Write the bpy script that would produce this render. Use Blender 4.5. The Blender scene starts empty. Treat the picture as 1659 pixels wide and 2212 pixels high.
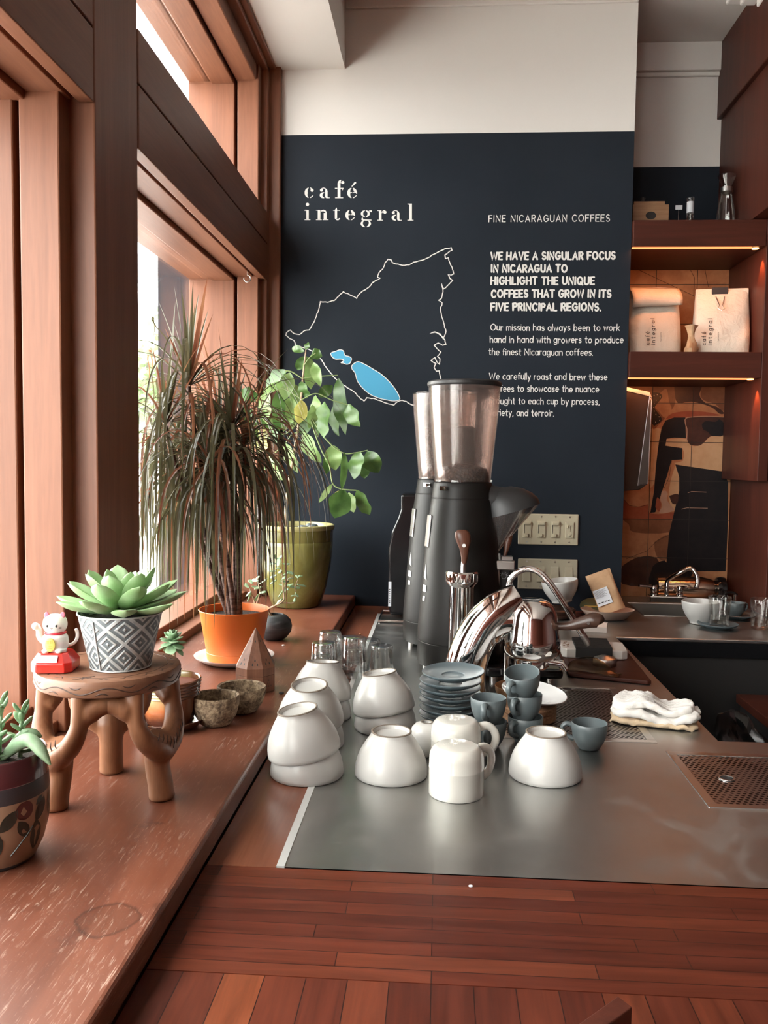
import bpy, math, random
import numpy as np
from mathutils import Vector, Matrix, Euler, noise as mnoise
S = bpy.context.scene
COL = S.collection
PI = math.pi
R = math.radians
# ------------------------------------------------------------------ camera
F = 1850.0                                     # focal length in pixels of the 1659x2212 frame
CAM = Vector((0, 0, 1.425))
_r = 0.0124
_vx = 120.5*math.cos(_r)-116*math.sin(_r); _vy = 120.5*math.sin(_r)+116*math.cos(_r)
_b = math.atan(_vy/F); _a = math.atan(_vx*math.cos(_b)/F)
FW = Vector((-math.sin(_a)*math.cos(_b), math.cos(_a)*math.cos(_b), -math.sin(_b)))
_R0 = Vector((math.cos(_a), math.sin(_a), 0)); _U0 = _R0.cross(FW)
RT = math.cos(_r)*_R0+math.sin(_r)*_U0; UP = -math.sin(_r)*_R0+math.cos(_r)*_U0
cd = bpy.data.cameras.new('camera'); cam = bpy.data.objects.new('camera', cd); COL.objects.link(cam)
cd.sensor_fit = 'VERTICAL'; cd.sensor_height = 36.0; cd.lens = F/2212*36.0
cd.clip_start = 0.05; cd.clip_end = 500
mw = Matrix.Identity(4)
for i in range(3):
    mw[i][0] = RT[i]; mw[i][1] = UP[i]; mw[i][2] = -FW[i]; mw[i][3] = CAM[i]
cam.matrix_world = mw
S.camera = cam
def ray(u, v): return RT*((u-829.5)/F)-UP*((v-1106)/F)+FW
def onz(u, v, z): d = ray(u, v); return CAM+d*((z-CAM.z)/d.z)
def ony(u, v, y): d = ray(u, v); return CAM+d*(y/d.y)
# ------------------------------------------------------------------ world, view, lights
S.view_settings.view_transform = 'Standard'; S.view_settings.look = 'None'
S.view_settings.exposure = 0.25; S.view_settings.gamma = 1.0; S.view_settings.use_curve_mapping = False
WORLD = 15.0
w = bpy.data.worlds.new('sky'); S.world = w; w.use_nodes = True
bg = w.node_tree.nodes['Background']; bg.inputs[0].default_value = (1.0, 0.985, 0.955, 1); bg.inputs[1].default_value = WORLD
S.cycles.max_bounces = 10; S.cycles.diffuse_bounces = 5; S.cycles.glossy_bounces = 5
S.cycles.transmission_bounces = 10; S.cycles.transparent_max_bounces = 16
S.cycles.caustics_reflective = False; S.cycles.caustics_refractive = False
S.cycles.sample_clamp_indirect = 6.0
def portal(name, loc, sx, sy, rot):
    l = bpy.data.lights.new(name, 'AREA'); l.shape = 'RECTANGLE'; l.size = sx; l.size_y = sy
    l.cycles.is_portal = True
    o = bpy.data.objects.new(name, l); COL.objects.link(o); o.location = loc; o.rotation_euler = rot
    return o
# portals sit in the window openings and let the sky light in
portal('portal_front', (-0.87, 0.42, 1.485), 1.05, 1.9, (0, R(-90), 0))
portal('portal_main', (-0.87, 2.31, 1.485), 1.05, 1.2, (0, R(-90), 0))
portal('portal_upper', (-0.87, 2.31, 2.46), 0.4, 1.2, (0, R(-90), 0))
portal('portal_upper_front', (-0.87, 0.42, 2.46), 0.4, 1.9, (0, R(-90), 0))
# the sun stands high behind the cafe: put in to brighten the street, whose bounce lights the room
sl = bpy.data.lights.new('added_sun', 'SUN'); sl.energy = 34.0; sl.angle = R(3); sl.color = (1.0, 0.95, 0.88)
so = bpy.data.objects.new('added_sun', sl); COL.objects.link(so); so.rotation_euler = Vector((0.62, -0.25, 0.74)).to_track_quat('Z', 'Y').to_euler()
def spot(name, loc, energy, col, size, rad=0.012, blend=0.6, rot=(0, 0, 0)):
    l = bpy.data.lights.new(name, 'SPOT'); l.energy = energy; l.color = col; l.spot_size = R(size); l.spot_blend = blend
    l.shadow_soft_size = rad
    o = bpy.data.objects.new(name, l); COL.objects.link(o); o.location = loc; o.rotation_euler = rot
    return o
# ------------------------------------------------------------------ materials
def srgb(r, g, b):
    f = lambda c: (c/255/12.92) if c/255 <= 0.04045 else ((c/255+0.055)/1.055)**2.4
    return (f(r), f(g), f(b), 1)
class NT:
    def __init__(s, name):
        s.m = bpy.data.materials.new(name); s.m.use_nodes = True
        s.t = s.m.node_tree; s.b = s.t.nodes['Principled BSDF']; s.out = s.t.nodes['Material Output']
    def n(s, kind, ins=None, **pr):
        x = s.t.nodes.new('ShaderNode'+kind)
        for k, v in pr.items(): setattr(x, k, v)
        for k, v in (ins or {}).items():
            if isinstance(v, bpy.types.NodeSocket): s.t.links.new(v, x.inputs[k])
            else: x.inputs[k].default_value = v
        return x
    def L(s, a, b): s.t.links.new(a, b)
    def set(s, **kw):
        names = dict(color='Base Color', rough='Roughness', metal='Metallic', spec='Specular IOR Level', trans='Transmission Weight',
                     ior='IOR', coat='Coat Weight', coatr='Coat Roughness', normal='Normal', alpha='Alpha', emit='Emission Color', emits='Emission Strength',
                     sss='Subsurface Weight', sheen='Sheen Weight')
        for k, v in kw.items():
            i = s.b.inputs[names[k]]
            if isinstance(v, bpy.types.NodeSocket): s.L(v, i)
            else: i.default_value = v
        return s
    def math(s, op, a, b=None, c=None):
        x = s.t.nodes.new('ShaderNodeMath'); x.operation = op
        for i, v in enumerate((a, b, c)):
            if v is None: continue
            if isinstance(v, bpy.types.NodeSocket): s.L(v, x.inputs[i])
            else: x.inputs[i].default_value = v
        return x.outputs[0]
    def coord(s, scale=(1, 1, 1), rot=(0, 0, 0), which='Object', loc=(0, 0, 0)):
        tc = s.n('TexCoord'); mp = s.n('Mapping', {'Vector': tc.outputs[which], 'Scale': scale, 'Rotation': rot, 'Location': loc})
        return mp.outputs[0]
    def noise(s, vec, scale, detail=4, rough=0.55, dist=0):
        return s.n('TexNoise', {'Vector': vec, 'Scale': scale, 'Detail': detail, 'Roughness': rough, 'Distortion': dist}).outputs['Fac']
    def ramp(s, fac, stops, interp='LINEAR'):
        x = s.n('ValToRGB', {'Fac': fac}); cr = x.color_ramp; cr.interpolation = interp
        while len(cr.elements) < len(stops): cr.elements.new(0.5)
        for e, (p, c) in zip(cr.elements, stops):
            e.position = p; e.color = c if len(c) == 4 else (*c, 1)
        return x.outputs[0]
    def mix(s, fac, a, b, mode='MIX'):
        x = s.n('Mix', data_type='RGBA', blend_type=mode)
        for i, v in ((0, fac), (6, a), (7, b)):
            if isinstance(v, bpy.types.NodeSocket): s.L(v, x.inputs[i])
            else: x.inputs[i].default_value = v
        return x.outputs[2]
    def bump(s, h, strength=0.3, dist=0.002):
        return s.n('Bump', {'Height': h, 'Strength': strength, 'Distance': dist}).outputs[0]
def plain(name, col, rough=0.5, metal=0.0, **kw):
    n = NT(name); n.set(color=col, rough=rough, metal=metal, **kw); return n.m
def wood(name, c1, c2, rough=0.35, axis='z', scale=1.0, bump=0.15, coat=0.0, spec=0.4):
    n = NT(name)
    st = {'x': (0.06, 1, 1), 'y': (1, 0.06, 1), 'z': (1, 1, 0.06)}[axis]
    v = n.coord(tuple(k*scale for k in st))
    a = n.noise(v, 22, 6, 0.6, 0.7); f = n.noise(v, 160, 3, 0.6)
    mid = tuple((c1[i]+c2[i])/2 for i in range(3))+(1,)
    c = n.ramp(a, [(0.3, c1), (0.5, mid), (0.7, c2)])
    c = n.mix(0.2, c, n.ramp(f, [(0.35, (0.45, 0.4, 0.4, 1)), (0.6, (1, 1, 1, 1))]), 'MULTIPLY')
    n.set(color=c, rough=rough, coat=coat, coatr=0.15, spec=spec, normal=n.bump(f, bump, 0.0006)); return n.m
STAIN = onz(235, 1985, 0.9375)
def wood_wear(name, c1, c2, wearc, rough=0.3):
    """ledge board: long grain, rubbed pale scratches and rings"""
    n = NT(name); v = n.coord((1, 0.07, 1)); a = n.noise(v, 14, 6, 0.6, 0.8)
    c = n.ramp(a, [(0.3, c1), (0.7, c2)])
    s1 = n.noise(n.coord((1, 0.09, 1), (0, 0, R(33))), 300, 3, 0.7, 0.4)
    s2 = n.noise(n.coord((1, 0.16, 1), (0, 0, R(52))), 190, 4, 0.75, 0.8)
    area = n.noise(n.coord(), 5.5, 4, 0.6)
    m = n.math('MAXIMUM', n.ramp(s1, [(0.58, (0, 0, 0, 1)), (0.70, (1, 1, 1, 1))]), n.ramp(s2, [(0.60, (0, 0, 0, 1)), (0.72, (1, 1, 1, 1))]))
    m = n.math('MULTIPLY', m, n.ramp(area, [(0.40, (0.08, 0.08, 0.08, 1)), (0.6, (0.9, 0.9, 0.9, 1))]))
    spk = n.ramp(n.noise(n.coord(), 420, 2, 0.5), [(0.70, (0, 0, 0, 1)), (0.76, (0.6, 0.6, 0.6, 1))])
    m = n.math('MAXIMUM', m, n.math('MULTIPLY', spk, 0.6))
    dk = n.ramp(n.noise(n.coord((1, 1, 1), (0, 0, 0), 'Object', (3, 1, 0)), 9, 4, 0.6), [(0.62, (1, 1, 1, 1)), (0.72, (0.45, 0.42, 0.42, 1))])
    c = n.mix(1.0, c, dk, 'MULTIPLY')
    # an old ring stain left by a wet pot
    sp = n.n('SeparateXYZ', {'Vector': n.coord()}); nz = n.math('MULTIPLY', n.math('SUBTRACT', n.noise(n.coord(), 28, 4), 0.5), 0.02)
    dx = n.math('SUBTRACT', sp.outputs[0], STAIN[0]); dy = n.math('SUBTRACT', sp.outputs[1], STAIN[1])
    rd = n.math('ADD', n.math('SQRT', n.math('ADD', n.math('MULTIPLY', dx, dx), n.math('MULTIPLY', dy, dy))), nz)
    rg = n.ramp(n.math('MULTIPLY', rd, 20.0), [(0.30, (0.78, 0.8, 0.8, 1)), (0.56, (0.8, 0.8, 0.8, 1)), (0.63, (0.38, 0.37, 0.37, 1)), (0.70, (1, 1, 1, 1))])
    c = n.mix(0.85, c, rg, 'MULTIPLY')
    m = n.math('MULTIPLY', m, 0.78); c = n.mix(m, c, wearc)
    rr = n.math('ADD', n.math('MULTIPLY', m, 0.25), n.math('MULTIPLY_ADD', area, 0.35, rough-0.12))
    n.set(color=c, rough=rr, normal=n.bump(n.math('ADD', m, n.noise(v, 120, 3)), 0.12, 0.0006)); return n.m
def planks(name, bw, bh, stops, rot=0.0, rough=0.3, off=0.37, loc=(0, 0, 0)):
    n = NT(name); v = n.coord((1, 1, 1), (0, 0, rot), 'Object', loc)
    br = n.n('TexBrick', {'Vector': v, 'Color1': (0, 0, 0, 1), 'Color2': (1, 1, 1, 1), 'Mortar': (0, 0, 0, 1), 'Scale': 1.0, 'Mortar Size': 0.0006,
                          'Mortar Smooth': 0.3, 'Bias': 0.0, 'Brick Width': bw, 'Row Height': bh}, offset=off, offset_frequency=2, squash=1.3, squash_frequency=3)
    c = n.ramp(br.outputs['Color'], stops)
    mp = n.n('Mapping', {'Vector': v, 'Scale': (0.07, 1, 1)})
    g = n.noise(mp.outputs[0], 70, 5, 0.6, 0.8)
    c = n.mix(0.8, c, n.ramp(g, [(0.3, (0.55, 0.5, 0.5, 1)), (0.65, (1.25, 1.2, 1.2, 1))]), 'MULTIPLY')
    bl = n.noise(n.coord(), 8, 4, 0.6)
    c = n.mix(0.3, c, n.ramp(bl, [(0.35, (0.7, 0.68, 0.68, 1)), (0.65, (1.1, 1.1, 1.1, 1))]), 'MULTIPLY')
    c = n.mix(br.outputs['Fac'], c, (0.012, 0.005, 0.004, 1))
    n.set(color=c, spec=0.28, rough=n.math('MULTIPLY_ADD', bl, 0.3, rough-0.1), normal=n.bump(n.math('SUBTRACT', g, n.math('MULTIPLY', br.outputs['Fac'], 3)), 0.1, 0.0008)); return n.m
def steel(name, col=(0.46, 0.46, 0.44, 1), rough=0.33):
    n = NT(name); a = n.noise(n.coord((1, 1, 1)), 5, 5, 0.6, 0.3); sw = n.noise(n.coord((1, 0.12, 1), (0, 0, R(24))), 60, 3, 0.6, 0.3)
    fine = n.noise(n.coord((0.03, 1, 1)), 500, 2)
    c = n.mix(0.35, col, n.ramp(a, [(0.3, (0.7, 0.7, 0.7, 1)), (0.7, (1.08, 1.08, 1.08, 1))]), 'MULTIPLY')
    rr = n.math('ADD', n.math('MULTIPLY_ADD', a, 0.08, rough-0.04), n.math('MULTIPLY', sw, 0.04))
    sm = n.ramp(n.noise(n.coord((1, 1, 1), (0, 0, 0), 'Object', (2, 5, 0)), 7, 6, 0.65, 1.6), [(0.52, (0, 0, 0, 1)), (0.66, (1, 1, 1, 1))])
    rr = n.math('ADD', rr, n.math('MULTIPLY', sm, 0.10)); c = n.mix(n.math('MULTIPLY', sm, 0.16), c, (0.62, 0.62, 0.6, 1))
    n.set(color=c, metal=1.0, rough=rr); return n.m
def perforated(name, pitch, rad, shift=False):
    n = NT(name); v = n.coord((1/pitch, 1/(pitch*(0.866 if shift else 1)), 1)); sp = n.n('SeparateXYZ', {'Vector': v}); x, y = sp.outputs[0], sp.outputs[1]
    row = n.math('FLOOR', y)
    if shift: x = n.math('ADD', x, n.math('MULTIPLY', n.math('MODULO', row, 2.0), 0.5))
    fx = n.math('SUBTRACT', n.math('FRACT', x), 0.5); fy = n.math('SUBTRACT', n.math('FRACT', y), 0.5)
    d = n.math('SQRT', n.math('ADD', n.math('MULTIPLY', fx, fx), n.math('MULTIPLY', fy, fy)))
    hole = n.math('LESS_THAN', d, rad)
    n.set(color=(0.45, 0.43, 0.42, 1), metal=1.0, rough=0.3)
    tr = n.n('BsdfTransparent'); mx = n.n('MixShader', {0: hole, 1: n.b.outputs[0], 2: tr.outputs[0]})
    n.L(mx.outputs[0], n.out.inputs[0]); return n.m
def thin_glass(name, tint, refl=0.9, rough=0.02, edge=0.35, milk=0.0):
    n = NT(name); n.t.nodes.remove(n.b)
    tr = n.n('BsdfTransparent', {0: tint}); gl = n.n('BsdfGlossy', {0: (1, 1, 1, 1), 'Roughness': rough})
    lw = n.n('LayerWeight', {'Blend': edge}); f = n.math('MULTIPLY_ADD', lw.outputs['Fresnel'], refl, 0.03)
    mx = n.n('MixShader', {0: f, 1: tr.outputs[0], 2: gl.outputs[0]})
    if milk:
        df = n.n('BsdfDiffuse', {0: (0.62, 0.55, 0.52, 1)}); tl = n.n('BsdfTranslucent', {0: (0.62, 0.55, 0.52, 1)}); dm = n.n('MixShader', {0: 0.5, 1: df.outputs[0], 2: tl.outputs[0]}); mx = n.n('MixShader', {0: milk, 1: mx.outputs[0], 2: dm.outputs[0]})
    n.L(mx.outputs[0], n.out.inputs[0]); return n.m
def leafmat(name, col, col2, trans=0.35, rough=0.4, scale=30):
    n = NT(name); a = n.noise(n.coord(), scale, 3)
    c = n.ramp(a, [(0.35, col), (0.65, col2)]); n.set(color=c, rough=rough)
    tl = n.n('BsdfTranslucent', {0: c}); mx = n.n('MixShader', {0: trans, 1: n.b.outputs[0], 2: tl.outputs[0]})
    n.L(mx.outputs[0], n.out.inputs[0]); return n.m
M = {}
M['post'] = wood('red_wood_post', (0.175, 0.066, 0.034, 1), (0.255, 0.102, 0.055, 1), 0.45, 'z', 1.0)
M['rail'] = wood('red_wood_rail', (0.175, 0.066, 0.034, 1), (0.255, 0.102, 0.055, 1), 0.45, 'y', 1.0)
M['sill'] = wood_wear('worn_ledge_wood', (0.088, 0.025, 0.0135, 1), (0.165, 0.053, 0.028, 1), (0.42, 0.29, 0.22, 1))
_st = [(0.0, (0.058, 0.0125, 0.0068, 1)), (0.4, (0.072, 0.0155, 0.008, 1)), (0.75, (0.086, 0.019, 0.0092, 1)), (0.93, (0.108, 0.026, 0.012, 1)), (1.0, (0.19, 0.052, 0.018, 1))]
M['plank'] = planks('bar_planks_long', 0.27, 0.0256, _st, 0, 0.30)
M['plank2'] = planks('bar_planks_end', 0.6, 0.042, _st, R(90), 0.32)
M['stripwood'] = wood('red_strip_wood', (0.15, 0.05, 0.028, 1), (0.22, 0.075, 0.04, 1), 0.26, 'y', 0.8)
M['darkwood'] = wood('dark_red_cabinet', (0.045, 0.0125, 0.008, 1), (0.078, 0.021, 0.013, 1), 0.42, 'z', 1.0, spec=0.2)
M['darkwoodx'] = wood('dark_red_shelf', (0.045, 0.0125, 0.008, 1), (0.078, 0.021, 0.013, 1), 0.42, 'x', 1.0, spec=0.2)
M['steel'] = steel('worktop_steel'); M['steelbright'] = steel('edge_steel', (0.7, 0.7, 0.69, 1), 0.3)
M['chrome'] = plain('chrome', (0.86, 0.85, 0.84, 1), 0.06, 1.0)
M['satin'] = plain('satin_metal', (0.6, 0.59, 0.57, 1), 0.28, 1.0)
M['navy'] = plain('navy_paint', srgb(44, 52, 62), 0.62)
_n = NT('navy_wall'); _a = _n.noise(_n.coord(), 3, 4); _n.set(color=_n.ramp(_a, [(0.3, srgb(29, 35, 43)), (0.7, srgb(34, 40, 48))]), rough=0.6, spec=0.15, normal=_n.bump(_n.noise(_n.coord(), 180, 3), 0.06, 0.001)); M['navy'] = _n.m
_n = NT('cream_wall'); _n.set(color=(0.74, 0.715, 0.68, 1), rough=0.8, normal=_n.bump(_n.noise(_n.coord(), 140, 3), 0.05, 0.001)); M['cream'] = _n.m
M['ceiling'] = plain('ceiling_paint', (0.72, 0.69, 0.65, 1), 0.85)
M['paint'] = plain('white_wall_lettering', (0.72, 0.70, 0.67, 1), 0.7)
M['lake'] = plain('blue_lake_paint', srgb(72, 158, 196), 0.7)
M['black'] = plain('matte_black', (0.018, 0.018, 0.019, 1), 0.45)
M['gloss_black'] = plain('gloss_black', (0.008, 0.008, 0.009, 1), 0.12)
M['rubber'] = plain('black_rubber', (0.012, 0.011, 0.011, 1), 0.65)
M['grinder'] = plain('grinder_black', (0.010, 0.0088, 0.0078, 1), 0.42, 0.0, spec=0.22)
M['white_cer'] = plain('white_stoneware', (0.49, 0.478, 0.455, 1), 0.3, coat=0.12, coatr=0.2)
M['foot_cer'] = plain('bare_stoneware', (0.17, 0.135, 0.105, 1), 0.6)
M['mug_cer'] = plain('cream_glaze', (0.56, 0.54, 0.49, 1), 0.13, coat=0.4, coatr=0.06)
M['blue_cer'] = plain('blue_grey_stoneware', (0.105, 0.135, 0.15, 1), 0.33)
M['slate_cer'] = plain('grey_green_stoneware', (0.095, 0.115, 0.12, 1), 0.36)
M['white_pl'] = plain('white_porcelain', (0.8, 0.8, 0.79, 1), 0.12)
M['ivory'] = plain('ivory_plastic', (0.52, 0.47, 0.34, 1), 0.4)
M['ivory2'] = plain('aged_ivory_plastic', (0.43, 0.39, 0.29, 1), 0.4)
M['walnut'] = wood('walnut_handle', (0.075, 0.028, 0.016, 1), (0.14, 0.052, 0.03, 1), 0.35, 'z', 2.0)
M['darkwalnut'] = wood('dark_walnut', (0.03, 0.015, 0.01, 1), (0.055, 0.025, 0.016, 1), 0.35, 'x', 2.0)
M['stool'] = wood('carved_stool_wood', (0.17, 0.068, 0.032, 1), (0.26, 0.115, 0.056, 1), 0.42, 'z', 2.0)
M['stooltop'] = wood('stool_seat_wood', (0.15, 0.067, 0.038, 1), (0.24, 0.118, 0.07, 1), 0.36, 'x', 1.5)
M['groove'] = plain('carved_groove', (0.05, 0.022, 0.012, 1), 0.6)
M['soil'] = None
_n = NT('potting_soil'); _v = _n.noise(_n.coord(), 260, 3, 0.7); _n.set(color=_n.ramp(_v, [(0.4, (0.018, 0.012, 0.009, 1)), (0.62, (0.06, 0.045, 0.035, 1)), (0.72, (0.4, 0.37, 0.33, 1))]), rough=0.9, normal=_n.bump(_v, 1.0, 0.004)); M['soil'] = _n.m
_n = NT('orange_plastic'); _n.set(color=srgb(233, 122, 52), rough=0.38, sss=0.15); _n.b.inputs['Subsurface Radius'].default_value = (0.02, 0.008, 0.003); M['orange'] = _n.m
_n = NT('olive_glaze'); _v = _n.noise(_n.coord((1, 1, 0.4)), 9, 5, 0.65, 0.6); _n.set(color=_n.ramp(_v, [(0.3, (0.085, 0.08, 0.02, 1)), (0.55, (0.14, 0.13, 0.035, 1)), (0.75, (0.23, 0.21, 0.07, 1))]), rough=0.2, coat=0.4, coatr=0.08); M['olive'] = _n.m
M['olive_rim'] = plain('olive_rim_glaze', (0.30, 0.27, 0.12, 1), 0.25)
_n = NT('charcoal_clay'); _v = _n.noise(_n.coord((0.3, 0.3, 1.6)), 60, 5, 0.65, 0.3); _n.set(color=_n.ramp(_v, [(0.35, (0.018, 0.019, 0.021, 1)), (0.6, (0.04, 0.042, 0.045, 1)), (0.8, (0.17, 0.17, 0.17, 1))]), rough=0.5, normal=_n.bump(_v, 0.15, 0.001)); M['charcoal'] = _n.m
_n = NT('coconut_husk'); _v = _n.noise(_n.coord(), 90, 6, 0.75, 0.5); _n.set(color=_n.ramp(_v, [(0.36, (0.06, 0.036, 0.02, 1)), (0.5, (0.20, 0.135, 0.08, 1)), (0.66, (0.44, 0.33, 0.21, 1))]), rough=0.9, normal=_n.bump(_v, 0.9, 0.004)); M['husk'] = _n.m
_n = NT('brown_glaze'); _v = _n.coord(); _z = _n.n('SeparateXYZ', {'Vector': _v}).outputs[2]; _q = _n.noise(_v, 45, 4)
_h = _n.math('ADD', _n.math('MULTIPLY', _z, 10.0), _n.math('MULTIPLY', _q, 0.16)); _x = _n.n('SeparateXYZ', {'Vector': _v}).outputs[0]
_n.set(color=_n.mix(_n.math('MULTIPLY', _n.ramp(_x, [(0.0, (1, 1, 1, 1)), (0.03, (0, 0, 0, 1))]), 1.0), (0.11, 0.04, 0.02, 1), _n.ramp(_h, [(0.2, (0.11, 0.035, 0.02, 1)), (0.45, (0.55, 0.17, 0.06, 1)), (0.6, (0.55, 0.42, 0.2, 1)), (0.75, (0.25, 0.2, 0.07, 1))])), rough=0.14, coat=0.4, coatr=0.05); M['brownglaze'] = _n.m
M['terracotta'] = plain('terracotta', (0.26, 0.085, 0.05, 1), 0.6)
M['maroon'] = plain('maroon_glaze', (0.075, 0.02, 0.022, 1), 0.22, coat=0.3)
M['slateband'] = plain('dark_slate_glaze', (0.035, 0.035, 0.04, 1), 0.35)
M['floral'] = plain('tan_pot_ground', (0.27, 0.165, 0.105, 1), 0.32)
M['potleaf'] = plain('painted_dark_leaf', (0.022, 0.024, 0.018, 1), 0.32)
# embossed zinc pot: nested diamonds round the wall
_n = NT('embossed_zinc'); _s = _n.n('SeparateXYZ', {'Vector': _n.coord()}); _an = _n.math('ARCTAN2', _s.outputs[1], _s.outputs[0])
_u = _n.math('MULTIPLY', _an, 7/(2*PI)); _w = _n.math('MULTIPLY', _s.outputs[2], 1/0.041)
_fu = _n.math('ABSOLUTE', _n.math('SUBTRACT', _n.math('FRACT', _u), 0.5)); _fw = _n.math('ABSOLUTE', _n.math('SUBTRACT', _n.math('FRACT', _w), 0.5))
_d = _n.math('ABSOLUTE', _n.math('SUBTRACT', _n.math('ADD', _fu, _fw), 0.5))
_li = _n.ramp(_n.math('FRACT', _n.math('MULTIPLY', _n.math('ADD', _d, 0.04), 4.3)), [(0.0, (0, 0, 0, 1)), (0.2, (1, 1, 1, 1)), (0.42, (1, 1, 1, 1)), (0.58, (0, 0, 0, 1))])
_wr = _n.noise(_n.coord(), 60, 4, 0.7)
_n.set(color=_n.mix(_n.math('MULTIPLY', _li, _n.ramp(_wr, [(0.3, (0.45, 0.45, 0.45, 1)), (0.6, (1, 1, 1, 1))])), (0.13, 0.15, 0.16, 1), (0.52, 0.54, 0.53, 1)), rough=0.5, metal=0.25, normal=_n.bump(_li, 0.7, 0.0015)); M['zinc'] = _n.m
M['zincplain'] = plain('zinc_rim', (0.5, 0.52, 0.52, 1), 0.45, 0.3)
M['echeveria'] = leafmat('echeveria_leaf', (0.30, 0.47, 0.22, 1), (0.42, 0.58, 0.34, 1), 0.18, 0.42, 40)
M['succ'] = leafmat('succulent_leaf', (0.22, 0.38, 0.20, 1), (0.38, 0.52, 0.34, 1), 0.22, 0.45, 50)
M['jade'] = leafmat('jade_leaf', (0.26, 0.42, 0.22, 1), (0.46, 0.6, 0.42, 1), 0.3, 0.4, 50)
M['drac1'] = leafmat('dragon_leaf_green', (0.075, 0.075, 0.035, 1), (0.125, 0.108, 0.06, 1), 0.38, 0.3, 14)
M['drac2'] = leafmat('dragon_leaf_red', (0.20, 0.062, 0.034, 1), (0.23, 0.11, 0.055, 1), 0.45, 0.32, 14)
M['leafdk'] = leafmat('coffee_leaf_dark', (0.05, 0.11, 0.028, 1), (0.10, 0.19, 0.05, 1), 0.3, 0.3, 18)
M['leaflt'] = leafmat('coffee_leaf_light', (0.20, 0.33, 0.10, 1), (0.34, 0.46, 0.19, 1), 0.4, 0.35, 18)
M['leafyl'] = leafmat('coffee_leaf_yellow', (0.42, 0.40, 0.10, 1), (0.5, 0.44, 0.14, 1), 0.4, 0.4, 18)
M['stem'] = plain('green_stem', (0.18, 0.24, 0.09, 1), 0.5)
M['bark'] = plain('pale_bark', (0.36, 0.25, 0.16, 1), 0.7)
_n = NT('ringed_trunk'); _wv = _n.noise(_n.coord((0.2, 0.2, 1)), 160, 2); _n.set(color=_n.ramp(_wv, [(0.4, (0.07, 0.038, 0.03, 1)), (0.6, (0.17, 0.10, 0.08, 1))]), rough=0.8, normal=_n.bump(_wv, 0.8, 0.003)); M['trunk'] = _n.m
M['red_pl'] = plain('red_plastic', (0.62, 0.022, 0.016, 1), 0.2, coat=0.4)
M['white_plastic'] = plain('white_plastic', (0.8, 0.77, 0.74, 1), 0.28, sss=0.1)
M['pink'] = plain('pink_ear', (0.75, 0.13, 0.2, 1), 0.4)
M['collar'] = plain('red_collar', (0.6, 0.03, 0.05, 1), 0.3)
M['yellow'] = plain('yellow_charm', (0.82, 0.62, 0.16, 1), 0.35)
M['ochre'] = plain('ochre_mark', (0.55, 0.33, 0.06, 1), 0.5)
M['ink'] = plain('dark_ink', (0.02, 0.017, 0.015, 1), 0.5)
M['cell'] = plain('solar_cell_window', (0.85, 0.8, 0.82, 1), 0.1)
M['glass'] = thin_glass('drinking_glass', (0.965, 0.975, 0.975, 1), 0.65, 0.05, 0.36, 0.05)
M['water'] = NT('water').set(color=(0.95, 0.97, 0.97, 1), rough=0.0, trans=1.0, ior=1.33).m
M['pane'] = thin_glass('window_pane', (0.97, 0.985, 0.98, 1), 0.55, 0.03, 0.12)
M['hopper'] = thin_glass('smoky_hopper', (0.86, 0.79, 0.76, 1), 0.45, 0.14, 0.28, 0.11)
M['chute'] = thin_glass('clear_chute', (0.84, 0.82, 0.81, 1), 0.6, 0.12, 0.35, 0.12)
M['clearglass'] = thin_glass('dim_clear_glass', (0.95, 0.95, 0.94, 1), 0.4, 0.05, 0.28)
_n = NT('coffee_beans'); _vv = _n.n('TexVoronoi', {'Vector': _n.coord(), 'Scale': 130.0}); _n.set(color=_n.ramp(_vv.outputs['Distance'], [(0.1, (0.075, 0.04, 0.025, 1)), (0.6, (0.012, 0.007, 0.005, 1))]), rough=0.4, normal=_n.bump(_vv.outputs['Distance'], 1.0, 0.004)); M['beans'] = _n.m
_n = NT('kraft_paper'); _v = _n.noise(_n.coord(), 30, 5, 0.65); _n.set(color=_n.ramp(_v, [(0.3, (0.40, 0.235, 0.125, 1)), (0.7, (0.52, 0.32, 0.18, 1))]), rough=0.75, normal=_n.bump(_v, 0.4, 0.004)); M['kraft'] = _n.m
_n = NT('white_paper_bag'); _v = _n.noise(_n.coord(), 24, 6, 0.65, 0.6); _n.set(color=(0.66, 0.58, 0.48, 1), rough=0.7, normal=_n.bump(_v, 0.7, 0.008)); M['paperbag'] = _n.m
M['label'] = plain('white_label', (0.62, 0.64, 0.68, 1), 0.5)
M['paper'] = plain('notepad_paper', (0.78, 0.68, 0.62, 1), 0.7)
M['pouch'] = plain('green_pouch', (0.14, 0.15, 0.07, 1), 0.55)
M['pinktray'] = plain('blush_stoneware', (0.55, 0.40, 0.32, 1), 0.35)
_n = NT('cork'); _v = _n.noise(_n.coord(), 150, 4, 0.7); _n.set(color=_n.ramp(_v, [(0.35, (0.16, 0.075, 0.035, 1)), (0.65, (0.30, 0.16, 0.085, 1))]), rough=0.8); M['cork'] = _n.m
M['lightwood'] = wood('light_wood', (0.33, 0.17, 0.085, 1), (0.46, 0.27, 0.15, 1), 0.5, 'x', 3.0)
M['incense'] = wood('incense_house_wood', (0.15, 0.06, 0.034, 1), (0.24, 0.105, 0.06, 1), 0.5, 'z', 3.0)
_n = NT('terry_cloth'); _v = _n.noise(_n.coord(), 700, 3, 0.7); _n.set(color=(0.80, 0.76, 0.71, 1), rough=0.95, sheen=0.3, normal=_n.bump(_v, 0.8, 0.002)); M['towel'] = _n.m
_n = NT('terry_cloth_stained'); _n.set(color=(0.66, 0.5, 0.33, 1), rough=0.95, normal=_n.bump(_n.noise(_n.coord(), 700, 3, 0.7), 0.8, 0.002)); M['towelst'] = _n.m
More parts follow.
